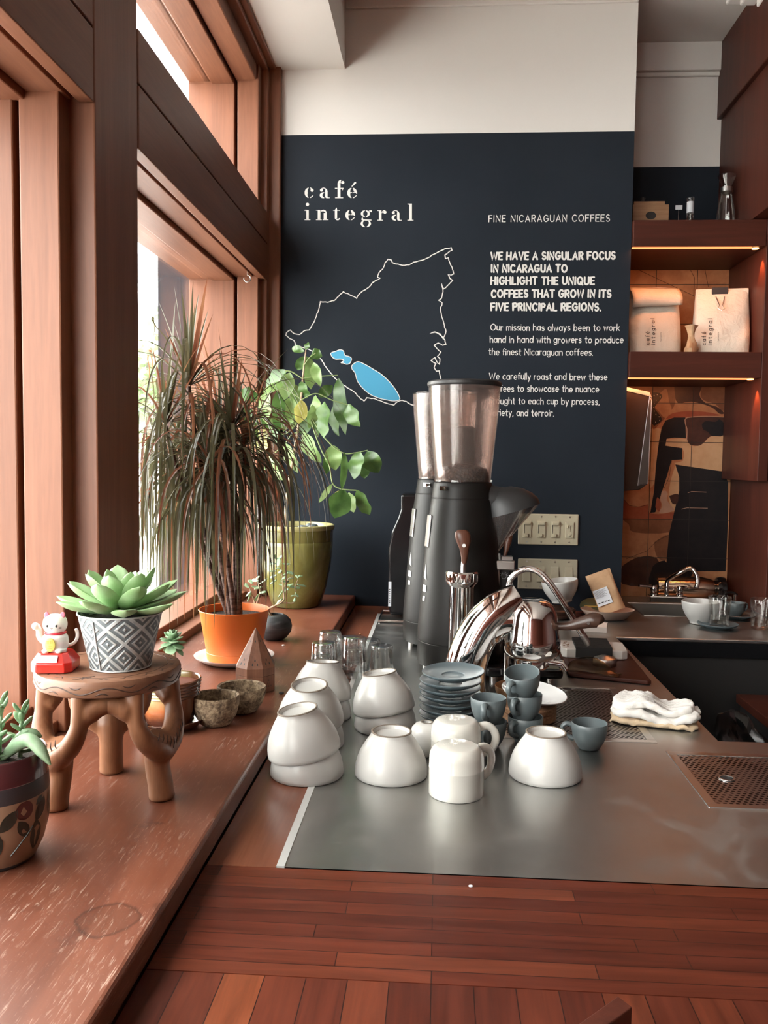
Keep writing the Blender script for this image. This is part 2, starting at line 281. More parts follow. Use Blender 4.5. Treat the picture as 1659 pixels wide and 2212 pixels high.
M['copper'] = plain('copper_shell', (0.72, 0.55, 0.42, 1), 0.16, 1.0)
M['scraper'] = thin_glass('amber_plastic', (0.62, 0.48, 0.34, 1), 0.5, 0.2, 0.2)
M['whiteblock'] = plain('white_tamping_block', (0.66, 0.61, 0.56, 1), 0.5)
M['led'] = NT('led_strip').set(color=(0, 0, 0, 1), emit=(1.0, 0.24, 0.075, 1), emits=2.4).m
M['lamplens'] = NT('puck_lamp_lens').set(color=(0, 0, 0, 1), emit=(1.0, 0.42, 0.14, 1), emits=6.0).m
M['facade'] = plain('white_facade', (0.8, 0.8, 0.78, 1), 0.9)
M['facewin'] = plain('facade_window', (0.085, 0.095, 0.1, 1), 0.6)
M['street'] = plain('street', (0.40, 0.39, 0.38, 1), 0.9)
M['treeleaf'] = leafmat('street_tree_leaf', (0.16, 0.22, 0.10, 1), (0.24, 0.32, 0.16, 1), 0.4, 0.5, 3)
M['treetrunk'] = plain('street_tree_trunk', (0.12, 0.1, 0.08, 1), 0.9)
M['signgreen'] = plain('green_sign', (0.03, 0.15, 0.09, 1), 0.5)
M['awningred'] = plain('red_awning', (0.25, 0.045, 0.04, 1), 0.7)
M['floor'] = planks('floor_boards', 1.2, 0.12, [(0, (0.10, 0.06, 0.04, 1)), (1, (0.18, 0.11, 0.07, 1))], 0, 0.5)
M['well'] = plain('dark_cabinet', (0.014, 0.013, 0.013, 1), 0.6)
M['plasticwrap'] = thin_glass('plastic_wrap', (0.62, 0.63, 0.65, 1), 0.7, 0.25, 0.35)
# ------------------------------------------------------------------ mesh helpers
class G:
    """collects shapes, then links them as ONE mesh object"""
    def __init__(s): s.v = []; s.f = []; s.mi = []; s.cur = 0; s.T = Matrix.Identity(4)
    def mat(s, i): s.cur = i; return s
    def at(s, T=None): s.T = T if T is not None else Matrix.Identity(4); return s
    def add(s, vs, fs):
        o = len(s.v); s.v += [tuple(s.T @ Vector(p)) for p in vs]
        s.f += [tuple(o+i for i in f) for f in fs]; s.mi += [s.cur]*len(fs); return s
    def box(s, x0, x1, y0, y1, z0, z1):
        vs = [(x, y, z) for x in (x0, x1) for y in (y0, y1) for z in (z0, z1)]
        return s.add(vs, [(0, 1, 3, 2), (4, 6, 7, 5), (0, 4, 5, 1), (2, 3, 7, 6), (0, 2, 6, 4), (1, 5, 7, 3)])
    def lathe(s, prof, n=48, ex=1.0, ey=1.0, c=(0, 0, 0), wob=None):
        vs = []; fs = []; k = len(prof); ring = []
        for (r, z) in prof:
            if abs(r) < 1e-7: ring.append((len(vs), 1)); vs.append((c[0], c[1], c[2]+z))
            else:
                ring.append((len(vs), n))
                for i in range(n):
                    a = 2*PI*i/n; rr = r*(wob(a, z) if wob else 1)
                    vs.append((c[0]+rr*math.cos(a)*ex, c[1]+rr*math.sin(a)*ey, c[2]+z))
        for j in range(k-1):
            a0, na = ring[j]; b0, nb = ring[j+1]
            for i in range(n):
                i2 = (i+1) % n
                if na == 1 and nb == 1: break
                if na == 1: fs.append((a0, b0+i2, b0+i))
                elif nb == 1: fs.append((a0+i, a0+i2, b0))
                else: fs.append((a0+i, a0+i2, b0+i2, b0+i))
        return s.add(vs, fs)
    def tube(s, pts, r, n=10, caps=True, flat=1.0, up=(0, 0, 1), closed=False):
        pts = [Vector(p) for p in pts]; m = len(pts)
        rs = r if isinstance(r, (list, tuple)) else [r]*m
        vs = []; fs = []; prev = None
        for i, p in enumerate(pts):
            if closed: t = pts[(i+1) % m]-pts[i-1]
            else: t = pts[min(i+1, m-1)]-pts[max(i-1, 0)]
            t = t.normalized() if t.length > 1e-9 else Vector((0, 0, 1))
            if prev is None:
                u = Vector(up); u = u-t*u.dot(t)
                if u.length < 1e-4: u = Vector((1, 0, 0))-t*t.x
                if u.length < 1e-4: u = Vector((0, 1, 0))
            else: u = prev-t*prev.dot(t)
            u.normalize(); prev = u; b = t.cross(u)
            for k in range(n):
                a = 2*PI*k/n
                vs.append(tuple(p+u*(math.sin(a)*rs[i]*flat)+b*(math.cos(a)*rs[i])))
        for i in range(m if closed else m-1):
            for k in range(n):
                k2 = (k+1) % n; i2 = (i+1) % m
                fs.append((i*n+k, i*n+k2, i2*n+k2, i2*n+k))
        if caps and not closed:
            fs.append(tuple(range(n))[::-1]); fs.append(tuple((m-1)*n+k for k in range(n)))
        return s.add(vs, fs)
    def prism(s, poly, z0, z1):
        n = len(poly); vs = [(x, y, z0) for x, y in poly]+[(x, y, z1) for x, y in poly]
        fs = [tuple(range(n))[::-1], tuple(range(n, 2*n))]+[(i, (i+1) % n, n+(i+1) % n, n+i) for i in range(n)]
        return s.add(vs, fs)
    def loft(s, rings, caps=True):
        n = len(rings[0]); vs = [p for r in rings for p in r]; fs = []
        for j in range(len(rings)-1):
            for i in range(n): fs.append((j*n+i, j*n+(i+1) % n, (j+1)*n+(i+1) % n, (j+1)*n+i))
        if caps: fs.append(tuple(range(n))[::-1]); fs.append(tuple((len(rings)-1)*n+i for i in range(n)))
        return s.add(vs, fs)
    def ball(s, c, r, n=20, m=12):
        if not isinstance(r, (tuple, list)): r = (r, r, r)
        pr = [(math.sin(PI*j/m), -math.cos(PI*j/m)) for j in range(m+1)]
        old = s.T; s.T = old @ Matrix.Translation(c) @ Matrix.Diagonal((r[0], r[1], r[2], 1))
        s.lathe([(0 if j in (0, m) else p, z) for j, (p, z) in enumerate(pr)], n); s.T = old; return s
    def grid(s, fn, nu, nv):
        vs = [fn(i/nu, j/nv) for j in range(nv+1) for i in range(nu+1)]
        fs = [(j*(nu+1)+i, j*(nu+1)+i+1, (j+1)*(nu+1)+i+1, (j+1)*(nu+1)+i) for j in range(nv) for i in range(nu)]
        return s.add(vs, fs)
    def leaf(s, base, tip, width, nrm, sag=0.0, fold=0.25, n=7, wav=0.0, shape=0.45, seed=0):
        """flat bladed leaf from base to tip; nrm = upper side; sag bends it along -nrm, fold lifts both halves"""
        base = Vector(base); tip = Vector(tip); ax = tip-base; L = ax.length; t = ax.normalized()
        nr = Vector(nrm); nr = (nr-t*nr.dot(t))
        if nr.length < 1e-5: nr = Vector((0.3, 0.2, 1)); nr = nr-t*nr.dot(t)
        nr.normalize(); sd = t.cross(nr); rows = []
        for i in range(n+1):
            q = i/n; w = width/2*(math.sin(PI*q**(0.9 if shape < 0.5 else 1.25))**0.8 if 0 < q < 1 else 0.0)
            if i == 0: w = width*0.03
            p = base+ax*q+nr*(sag*L*math.sin(PI*q))
            wv = wav*width*math.sin(q*11+seed); wv2 = wav*width*math.sin(q*13+seed*2.3+1)
            rows.append((p-sd*w+nr*(fold*w+wv*min(1, w/width*3)), p, p+sd*w+nr*(fold*w+wv2*min(1, w/width*3))))
        vs = [tuple(k) for rw in rows for k in rw]
        fs = []
        for i in range(n):
            a = i*3; fs += [(a, a+1, a+4, a+3), (a+1, a+2, a+5, a+4)]
        return s.add(vs, fs)
    def fat(s, base, tip, w, th, nrm, curl=0.15, n=8, k=10, belly=0.55, pt=0.0):
        """thick succulent leaf"""
        base = Vector(base); tip = Vector(tip); ax = tip-base; L = ax.length; t = ax.normalized()
        nr = Vector(nrm); nr = nr-t*nr.dot(t); nr = nr.normalized() if nr.length > 1e-5 else Vector((0, 0, 1)); sd = t.cross(nr); rings = []
        for i in range(n+1):
            q = i/n
            ww = w/2*(0.35+0.65*math.sin(PI/2*min(1, q/belly))) if q < belly else w/2*max(0.0, 1-((q-belly)/(1-belly))**2.2)**0.75
            tt = th/2*(0.8+0.2*q) if q < belly else th/2*max(0.0, 1-((q-belly)/(1-belly))**2)**0.6
            ww = max(ww, 0.0004); tt = max(tt, 0.0003)
            p = base+ax*q+nr*(curl*L*(q*q-q))
            rings.append([tuple(p+sd*(ww*math.cos(2*PI*j/k))+nr*(tt*math.sin(2*PI*j/k)+0.25*ww*abs(math.cos(2*PI*j/k)))) for j in range(k)])
        return s.loft(rings)
    def build(s, name, mats, parent=None, smooth=35, bevel=0, loc=None, seg=2, recalc=False):
        me = bpy.data.meshes.new(name); me.from_pydata(s.v, [], s.f)
        if not isinstance(mats, (list, tuple)): mats = [mats]
        for m in mats: me.materials.append(m)
        me.polygons.foreach_set('material_index', s.mi)
        if recalc:
            import bmesh
            b = bmesh.new(); b.from_mesh(me); bmesh.ops.recalc_face_normals(b, faces=b.faces); b.to_mesh(me); b.free()
        if smooth:
            me.polygons.foreach_set('use_smooth', [True]*len(me.polygons))
            me.set_sharp_from_angle(angle=R(smooth))
        me.update(); o = bpy.data.objects.new(name, me); COL.objects.link(o)
        if parent is not None: o.parent = parent
        if loc is not None: o.location = loc
        if bevel:
            b = o.modifiers.new('bevel', 'BEVEL'); b.width = bevel; b.segments = seg; b.limit_method = 'ANGLE'; b.angle_limit = R(40)
            b.harden_normals = False
        return o
def tag(o, label=None, cat=None, group=None, kind=None):
    for k, v in (('label', label), ('category', cat), ('group', group), ('kind', kind)):
        if v: o[k] = v
    return o
def thing(name, label, cat, loc=(0, 0, 0), rot=(0, 0, 0), group=None):
    o = bpy.data.objects.new(name, None); COL.objects.link(o); o.empty_display_size = 0.02
    o.location = loc; o.rotation_euler = rot; return tag(o, label, cat, group)
def dup(root, loc, rot=(0, 0, 0), label=None, group=None, parent=None):
    r = root.copy(); COL.objects.link(r); r.location = loc; r.rotation_euler = rot
    if label: r['label'] = label
    if group: r['group'] = group
    for ch in list(root.children):
        c = ch.copy(); COL.objects.link(c); c.parent = r
        for g in ch.children:
            d = g.copy(); COL.objects.link(d); d.parent = c
    return r
def struct(o, parent=None):
    if parent is None: o['kind'] = 'structure'
    return o
def spline(pts, n=8):
    """Catmull-Rom through points"""
    P = [Vector(p) for p in pts]; out = []
    for i in range(len(P)-1):
        p0 = P[max(i-1, 0)]; p1 = P[i]; p2 = P[i+1]; p3 = P[min(i+2, len(P)-1)]
        for k in range(n):
            t = k/n; out.append(0.5*((2*p1)+(p2-p0)*t+(2*p0-5*p1+4*p2-p3)*t*t+(3*p1-p0-3*p2+p3)*t**3))
    out.append(P[-1]); return out
def lerp_list(vals, n):
    out = []
    for i in range(n):
        q = i/(n-1)*(len(vals)-1); k = min(int(q), len(vals)-2); out.append(vals[k]+(vals[k+1]-vals[k])*(q-k))
    return out
CT = 0.90      # counter top
SL = 0.9375    # window ledge top
D = 3.0        # painted wall
# ------------------------------------------------------------------ room shell
g = G(); g.box(-1.0, 4.6, -3.4, 3.6, -0.05, 0.0); struct(g.build('floor', M['floor'], smooth=0))
g = G(); g.box(-1.0, 4.6, -3.4, 3.62, 2.972, 3.1); ceil_o = struct(g.build('ceiling', M['ceiling'], smooth=0))
# painted wall: cream above, navy below
g = G(); g.mat(0).box(-1.0, 0.635, D, 3.36, 0, 2.53); g.mat(1).box(-1.0, 0.635, D, 3.36, 2.53, 2.972)
wall_back = struct(g.build('wall_back', [M['navy'], M['cream']], smooth=0))
g = G(); g.box(0.635, 4.6, 3.36, 3.6, 0, 2.53); g.mat(1).box(0.635, 4.6, 3.36, 3.6, 2.53, 2.972); struct(g.build('wall_alcove', [M['navy'], M['cream']], smooth=0))
g = G(); g.box(4.5, 4.6, -3.3, 3.4, 0, 2.972); struct(g.build('wall_right', M['darkwood'], smooth=0))
g = G(); g.box(-1.0, 4.6, -3.4, -3.2, 0, 2.972)
struct(g.build('wall_front', M['darkwood'], smooth=0))
# wall along the street: posts, rails and panels (everything between the glass)
g = G()
g.box(-0.88, -0.60, -3.3, D, 0, 0.90)                                          # below the ledge
g.box(-0.88, -0.60, -3.3, D, 2.80, 2.972)                                       # above the windows
struct(g.build('wall_left', M['rail'], smooth=0))
def post(name, y0, y1, p0=-0.716, p1=-0.646):
    g = G(); g.box(-0.6505, -0.600, y0+0.012, y1-0.012, SL, 2.80)
    g.box(p0, p1, y0-0.028, y1+0.028, SL, 2.80)
    g.box(-0.86, p0-0.010, y0-0.028, y1+0.028, SL, 2.80)
    g.box(p0-0.02, -0.645, y0+0.022, y1-0.022, SL, 2.799)
    return struct(g.build(name, M['post'], smooth=0, bevel=0.003))
post('trim_1', 1.462, 1.695)
post('trim_2', 2.93, 3.0, -0.694, -0.622)
post('trim_3', -0.86, -0.62)
g = G(); g.box(-0.66, -0.562, 2.975, 3.0, SL, 2.755); struct(g.build('trim_4', M['post'], smooth=0, bevel=0.004))
def rail(name, y0, y1):
    g = G()
    g.box(-0.627, -0.600, y0, y1, 2.025, 2.147); g.box(-0.627, -0.605, y0, y1, 2.147, 2.151); g.box(-0.627, -0.600, y0, y1, 2.151, 2.254)
    g.box(-0.645, -0.627, y0, y1, 2.05, 2.24); g.box(-0.703, -0.64, y0, y1, 2.03, 2.25); g.box(-0.712, -0.703, y0, y1, 2.05, 2.24); g.box(-0.86, -0.71, y0, y1, 2.022, 2.245)
    return struct(g.build(name, M['rail'], smooth=0, bevel=0.002))
rail('trim_5', 1.69, 2.95); rail('trim_6', -0.63, 1.47)
g = G(); g.box(-0.86, -0.600, -3.3, D, 2.725, 2.80).box(-0.62, -0.578, -3.3, D, 2.74, 2.80).box(-0.86, -0.712, -3.3, D, 2.672, 2.73).box(-0.70, -0.63, -3.3, D, 2.676, 2.73)
struct(g.build('trim_7', M['rail'], smooth=0, bevel=0.004))
# plaster soffit along the window, ceiling mouldings
g = G(); g.box(-0.9, -0.345, -3.2, D, 2.748, 2.972); struct(g.build('trim_8', M['ceiling'], smooth=0))
g = G(); g.box(-0.345, 0.635, D-0.012, D, 2.945, 2.972); struct(g.build('trim_9', M['ceiling'], smooth=0, bevel=0.004))
g = G(); g.box(0.635, 1.05, 3.33, 3.36, 2.87, 2.972).box(0.635, 1.05, 3.345, 3.36, 2.855, 2.87); struct(g.build('trim_10', M['cream'], smooth=0, bevel=0.003))
g = G()
for k, (e, z) in enumerate([(0, 2.952), (0.035, 2.93), (0.075, 2.905)]):
    g.box(0.93+e, 2.6, 2.35+e*0.5, 3.04-e, z, 2.972-k*0.0)
struct(g.build('trim_11', M['ceiling'], smooth=0, bevel=0.006))
def window(name, y0, y1, z0, z1, low=True):
    """sash frame and one sheet of glass in a street opening"""
    g = G(); xs, xe = -0.78, -0.705
    g.box(xs, xe, y0, y1, z1-0.008, z1+0.012).box(xs, xe, y0, y1, z0-0.02, z0+(0.045 if low else 0.01))
    if low: g.box(-0.705, -0.66, y0, y1, z0-0.02, z0+0.022)
    f = struct(g.build(name, M['rail'], smooth=0, bevel=0.003))
    g = G(); g.box(-0.792, -0.786, y0, y1, z0, z1); g.build('window_pane', M['pane'], f, smooth=0)
    return f
window('window_1', -0.60, 1.44, SL+0.0, 2.025); window('window_2', 1.72, 2.905, SL+0.0, 2.025)
window('window_3', 1.72, 2.905, 2.254, 2.672, False); window('window_4', -0.60, 1.44, 2.254, 2.672, False)
# window ledge
g = G(); g.box(-0.88, -0.291, -3.2, D, SL-0.036, SL); tag(g.build('window_ledge', M['sill'], smooth=0, bevel=0.006, seg=3), 'worn red wood ledge running under the street windows to the navy wall', 'ledge')
g = G(); g.box(-0.94, -0.315, -3.2, D, 0.0, 0.90); struct(g.build('trim_12', M['darkwood'], smooth=0))
# little brass hook under the window rail
hk = thing('cup_hook', 'small metal hook screwed under the window rail beside navy wall', 'hook', (-0.636, 2.80, 2.025))
g = G(); g.tube([(0, 0, 0), (0, 0, -0.012)], 0.0016, 8)
g.tube([(0.011*math.sin(a), 0, -0.023+0.011*math.cos(a)) for a in [R(x) for x in range(0, 300, 15)]], 0.0018, 8); g.build('hook', M['satin'], hk)
# ------------------------------------------------------------------ street outside
g = G(); g.box(-60, -1.0, -20, 160, -0.6, -0.5); struct(g.build('ground', M['street'], smooth=0))
bl = thing('street_building', 'pale city building with rows of grey windows across the street', 'building', (-20, 60, -0.5))
g = G(); g.box(-14, 0, -45, 80, 0, 20); g.build('facade', M['facade'], bl, smooth=0)
for zz in (1.2, 4.0, 7.0, 10.0, 13.2, 16.4):
    for yy in range(-20, 22, 4):
        g = G(); g.box(-0.2, 0.05, yy, yy+2.3, zz, zz+1.9); g.build('facade_window', M['facewin'], bl, smooth=0)
random.seed(5)
tr = thing('street_tree', 'green street tree blurred by daylight outside the main window', 'tree', (-11.5, 33, -0.5))
g = G(); g.tube([(0, 0, 0), (0.1, 0.1, 2.2), (0, 0, 4.6), (0.2, 0.4, 6)], [0.16, 0.13, 0.1, 0.04], 8)
for k in range(7):
    a = k*0.9; g.tube([(0, 0, 2.6+k*0.4), (1.2*math.cos(a), 1.5*math.sin(a), 4.0+k*0.45)], [0.06, 0.02], 6)
g.build('trunk', M['treetrunk'], tr)
g = G()
for k in range(900):
    a = random.uniform(0, 2*PI); e = random.gauss(0, 1); p = Vector((random.gauss(0, 0.8), random.gauss(0, 1.5), 4.7+random.gauss(0, 1.2)))
    d = Vector((random.gauss(0, 1), random.gauss(0, 1), random.gauss(-0.3, 0.6))).normalized()*0.32
    g.leaf(p, p+d, 0.24, (random.gauss(0, 1), random.gauss(0, 1), 1), 0, 0.2, 3)
g.build('crown', M['treeleaf'], tr, smooth=0)
sg = thing('street_sign', 'green and white street banner seen through the main window', 'sign', (-9.0, 24.2, 0.0))
g = G(); g.box(-0.03, 0.03, 0.4, 0.5, -0.5, 3.2); g.build('pole', M['treetrunk'], sg, smooth=0)
g = G(); g.box(-0.04, 0.04, -0.6, 0.9, 2.05, 2.75); g.build('panel', M['signgreen'], sg, smooth=0)
g = G(); g.box(0.04, 0.05, -0.3, 0.6, 2.5, 2.62).box(0.04, 0.05, -0.1, 0.6, 2.22, 2.3); g.build('stripe', M['white_pl'], sg, smooth=0)
g = G(); g.add([(0, -1.2, 3.3), (0, 3.2, 3.3), (1.3, 3.2, 2.5), (1.3, -1.2, 2.5), (1.3, 3.2, 2.2), (1.3, -1.2, 2.2)], [(0, 1, 2, 3), (3, 2, 4, 5)]); c_ = g.build('awning', M['awningred'], bl, smooth=0, loc=(0.05, -10, 0.5)); c_['label'] = 'red shop awning'
# ------------------------------------------------------------------ counters
def slab(g, poly, z0, z1): return g.prism(poly, z0, z1)
# bar: wooden front planks (slightly out of square with the wall), side strip, end strip
bw = thing('wooden_bar_top', 'red plank bar top in front with long strips and end-grain blocks', 'bar top', (0, 0.9, 0))
g = G(); g.prism([(-0.291, -0.072), (2.6, -0.072+0.0), (2.6, 0.153), (-0.2, 0.153), (-0.291, 0.153)], CT-0.04, CT); g.build('long_planks', M['plank'], bw, smooth=0)
g = G(); g.prism([(-0.291, -1.0), (2.6, -1.0), (2.6, -0.0735), (-0.291, -0.0735)], CT-0.04, CT); g.build('cross_planks', M['plank2'], bw, smooth=0)
g = G(); g.box(-0.2905, -0.2010, 1.0545, D-0.001, CT-0.04, CT-0.0004); tag(g.build('counter_edging', M['stripwood'], smooth=0), 'long plain red wood strip between the ledge and the steel worktop', 'counter edging')
g = G(); g.box(-0.2005, 0.531, 2.849, D-0.001, CT-0.04, CT-0.0004); tag(g.build('counter_edging', M['stripwood'], smooth=0), 'short red wood strip along the foot of the navy wall behind the steel', 'counter edging')
# steel worktop: long run, front return and sink run, one folded sheet with openings
TR1 = (0.4165, 1.30, 1.30, 1.55); TR2 = (0.121, 0.4135, 1.595, 1.985); SK = (0.70, 1.00, 2.93, 3.19)
st = thing('steel_worktop', 'brushed steel bar worktop carrying the bowls, cups and both drip trays', 'worktop', (0, 0, 0))
g = G(); z0, z1 = CT-0.03, CT
def tiles(xs, ys, skip, inside):
    for i in range(len(xs)-1):
        for j in range(len(ys)-1):
            cx, cy = (xs[i]+xs[i+1])/2, (ys[j]+ys[j+1])/2
            if any(a < cx < b and c < cy < d for a, b, c, d in skip): continue
            if not inside(cx, cy): continue
            vs = [(xs[i], ys[j], z1), (xs[i+1], ys[j], z1), (xs[i+1], ys[j+1], z1), (xs[i], ys[j+1], z1)]
            g.add(vs, [(0, 1, 2, 3)])
xs = sorted([-0.197, 0.121, 0.4135, 0.4165, 0.532, 0.637, 0.70, 1.0, 1.11, 1.30, 2.6]); ys = sorted([1.056, 1.30, 1.55, 1.595, 1.62, 1.985, 2.565, 2.845, 2.93, 3.0, 3.19, 3.352])
def inside(x, y):
    if y < 1.62: return True
    if y < 2.565: return x < 0.532
    if y < 2.845: return x < 1.11 or x < 2.6
    return x > 0.637 or (y < 3.0 and x > 0.532)
bar_in = lambda x, y: inside(x, y) and (x < 0.637 if y > 2.565 else True)
tiles(xs, ys, [TR1, TR2, SK], bar_in)
g.add([(0.532, 1.62, z1), (2.6, 1.62, z1), (2.6, 1.62, z0), (0.532, 1.62, z0)], [(0, 1, 2, 3)])
g.add([(0.532, 1.62, z1), (0.532, 2.565, z1), (0.532, 2.565, z0), (0.532, 1.62, z0)], [(0, 1, 2, 3)])
g.build('worktop', M['steel'], st, smooth=0); bar_wt = st
st = thing('steel_worktop', 'steel sink counter in the alcove with the faucet and water glasses', 'worktop', (0, 0, 0))
g = G(); tiles(xs, ys, [TR1, TR2, SK], lambda x, y: y > 2.565 and x > 0.637 and inside(x, y)); g.build('worktop', M['steel'], st, smooth=0)
g = G(); g.box(0.532, 2.6, 2.559, 2.566, CT-0.009, CT+0.001); g.build('front_lip', M['steelbright'], st, smooth=0, bevel=0.002)
g = G(); g.box(-0.2005, -0.190, 1.056, 2.848, CT-0.03, CT+0.0012); g.build('edge_strip', plain('pale_glint_strip', (0.62, 0.62, 0.6, 1), 0.45, 0.4), bar_wt, smooth=0)  # window reflection on the steel edge put into its pale colour
g = G(); g.box(0.705, 0.995, 2.935, 3.185, CT-0.2, CT-0.197)
for q in ((0.70, 0.705, 2.93, 3.19), (0.995, 1.0, 2.93, 3.19), (0.70, 1.0, 2.93, 2.935), (0.70, 1.0, 3.185, 3.19)): g.box(q[0], q[1], q[2], q[3], CT-0.2, CT)
g.build('sink_basin', M['steel'], st, smooth=0)
g = G(); g.tube([(0.70, 2.93, CT), (1.0, 2.93, CT), (1.0, 3.19, CT), (0.70, 3.19, CT)], 0.003, 6, closed=True); g.build('sink_rim', M['steelbright'], st)
def tray(name, label, q, pm, ring=None):
    x0, x1, y0, y1 = q; t = thing(name, label, 'drip tray', ((x0+x1)/2, (y0+y1)/2, CT))
    a, b = (x1-x0)/2, (y1-y0)/2; fr = 0.016
    g = G()
    for s in ((-a, a, -b, -b+fr), (-a, a, b-fr, b), (-a, -a+fr, -b+fr, b-fr), (a-fr, a, -b+fr, b-fr)): g.box(s[0], s[1], s[2], s[3], -0.006, 0.0014)
    g.build('frame', M['satin'], t, smooth=0, bevel=0.001)
    g = G(); g.add([(-a+fr, -b+fr, 0.0004), (a-fr, -b+fr, 0.0004), (a-fr, b-fr, 0.0004), (-a+fr, b-fr, 0.0004)], [(0, 1, 2, 3)])
    g.build('perforated_grate', pm, t, smooth=0)
    g = G(); g.box(-a+0.002, a-0.002, -b+0.002, b-0.002, -0.04, -0.022); g.build('drip_pan', M['rubber'], t, smooth=0)
    if ring:
        g = G(); c = (ring[0]-(x0+x1)/2, ring[1]-(y0+y1)/2, 0.001)
        g.lathe([(0.0135, 0), (0.0135, 0.0012), (0.0105, 0.0012), (0.0105, -0.002)], 32, c=c).build('finger_ring', M['satin'], t)
        g = G(); g.lathe([(0, 0.0002), (0.0105, 0.0002)], 32, c=c).build('finger_hole', M['rubber'], t)
    return t
pa = perforated('perforated_round', 0.0098, 0.31, True); pb = perforated('perforated_slots', 0.0095, 0.34, True)
tray('drip_tray', 'square perforated drip tray let into the steel by the right edge', TR1, pa, (0.484, 1.425))
tray('drip_tray', 'larger dark perforated drip tray under the white towel and grey cups', TR2, pb, (0.30, 1.955))
# cabinets under the tops
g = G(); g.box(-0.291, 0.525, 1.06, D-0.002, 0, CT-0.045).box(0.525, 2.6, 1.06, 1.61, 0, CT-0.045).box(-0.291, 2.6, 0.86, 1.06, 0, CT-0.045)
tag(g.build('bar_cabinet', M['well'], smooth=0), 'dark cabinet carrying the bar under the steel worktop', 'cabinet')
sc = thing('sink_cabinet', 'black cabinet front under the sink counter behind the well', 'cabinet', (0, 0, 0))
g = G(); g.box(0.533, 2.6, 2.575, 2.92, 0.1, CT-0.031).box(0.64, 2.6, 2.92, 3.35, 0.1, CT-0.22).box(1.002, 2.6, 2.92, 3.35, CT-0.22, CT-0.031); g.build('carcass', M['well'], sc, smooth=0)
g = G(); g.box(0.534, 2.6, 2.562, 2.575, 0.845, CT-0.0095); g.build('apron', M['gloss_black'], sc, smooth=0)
# things in the well
sb = thing('under_counter_shelf', 'dark wooden shelf in the shadowed well at the right edge', 'shelf', (0.98, 2.28, 0.0))
g = G(); g.box(-0.10, 0.7, -0.07, 0.26, 0.72, 0.745); g.build('board', M['darkwoodx'], sb, smooth=0, bevel=0.002)
for x in (-0.09, 0.6):
    g = G(); g.box(x, x+0.03, -0.05, 0.25, 0, 0.72); g.build('support', M['well'], sb, smooth=0)
random.seed(3)
pk = thing('plastic_bag', 'crumpled clear plastic bag hanging below the sink counter', 'bag', (0.80, 2.24, 0.62))
g = G()
def bagf(u, v):
    x = -0.09+0.34*u; p = Vector((x, -0.06+0.02*math.sin(u*7), 0.17-0.2*u*0.8-0.10*v+0.03*math.sin(v*5+u*9)))
    return tuple(p+Vector((0.006*mnoise.noise(p*40), 0.035*mnoise.noise(p*22), 0.008*mnoise.noise(p*33+Vector((3, 1, 2))))))
g.grid(bagf, 26, 14); ob = g.build('film', M['plasticwrap'], pk); md = ob.modifiers.new('thick', 'SOLIDIFY'); md.thickness = 0.0015
# dark block corner at the very front
wb = thing('wooden_menu_block', 'dark wooden block corner at the bottom edge of the bar', 'block', (0, 0, 0))
g = G(); d1 = Vector((-0.707, -0.707, 0)); d2 = Vector((0.55, -0.83, 0)); c0 = Vector((0.172, 0.773, CT+0.0005))
pl = [c0, c0+d2*0.018, c0+d2*0.018+d1*0.24, c0+d1*0.24]
g.prism([(p.x, p.y) for p in pl], CT+0.0005, CT+0.032); g.build('block', M['darkwood'], wb, smooth=0, bevel=0.001)
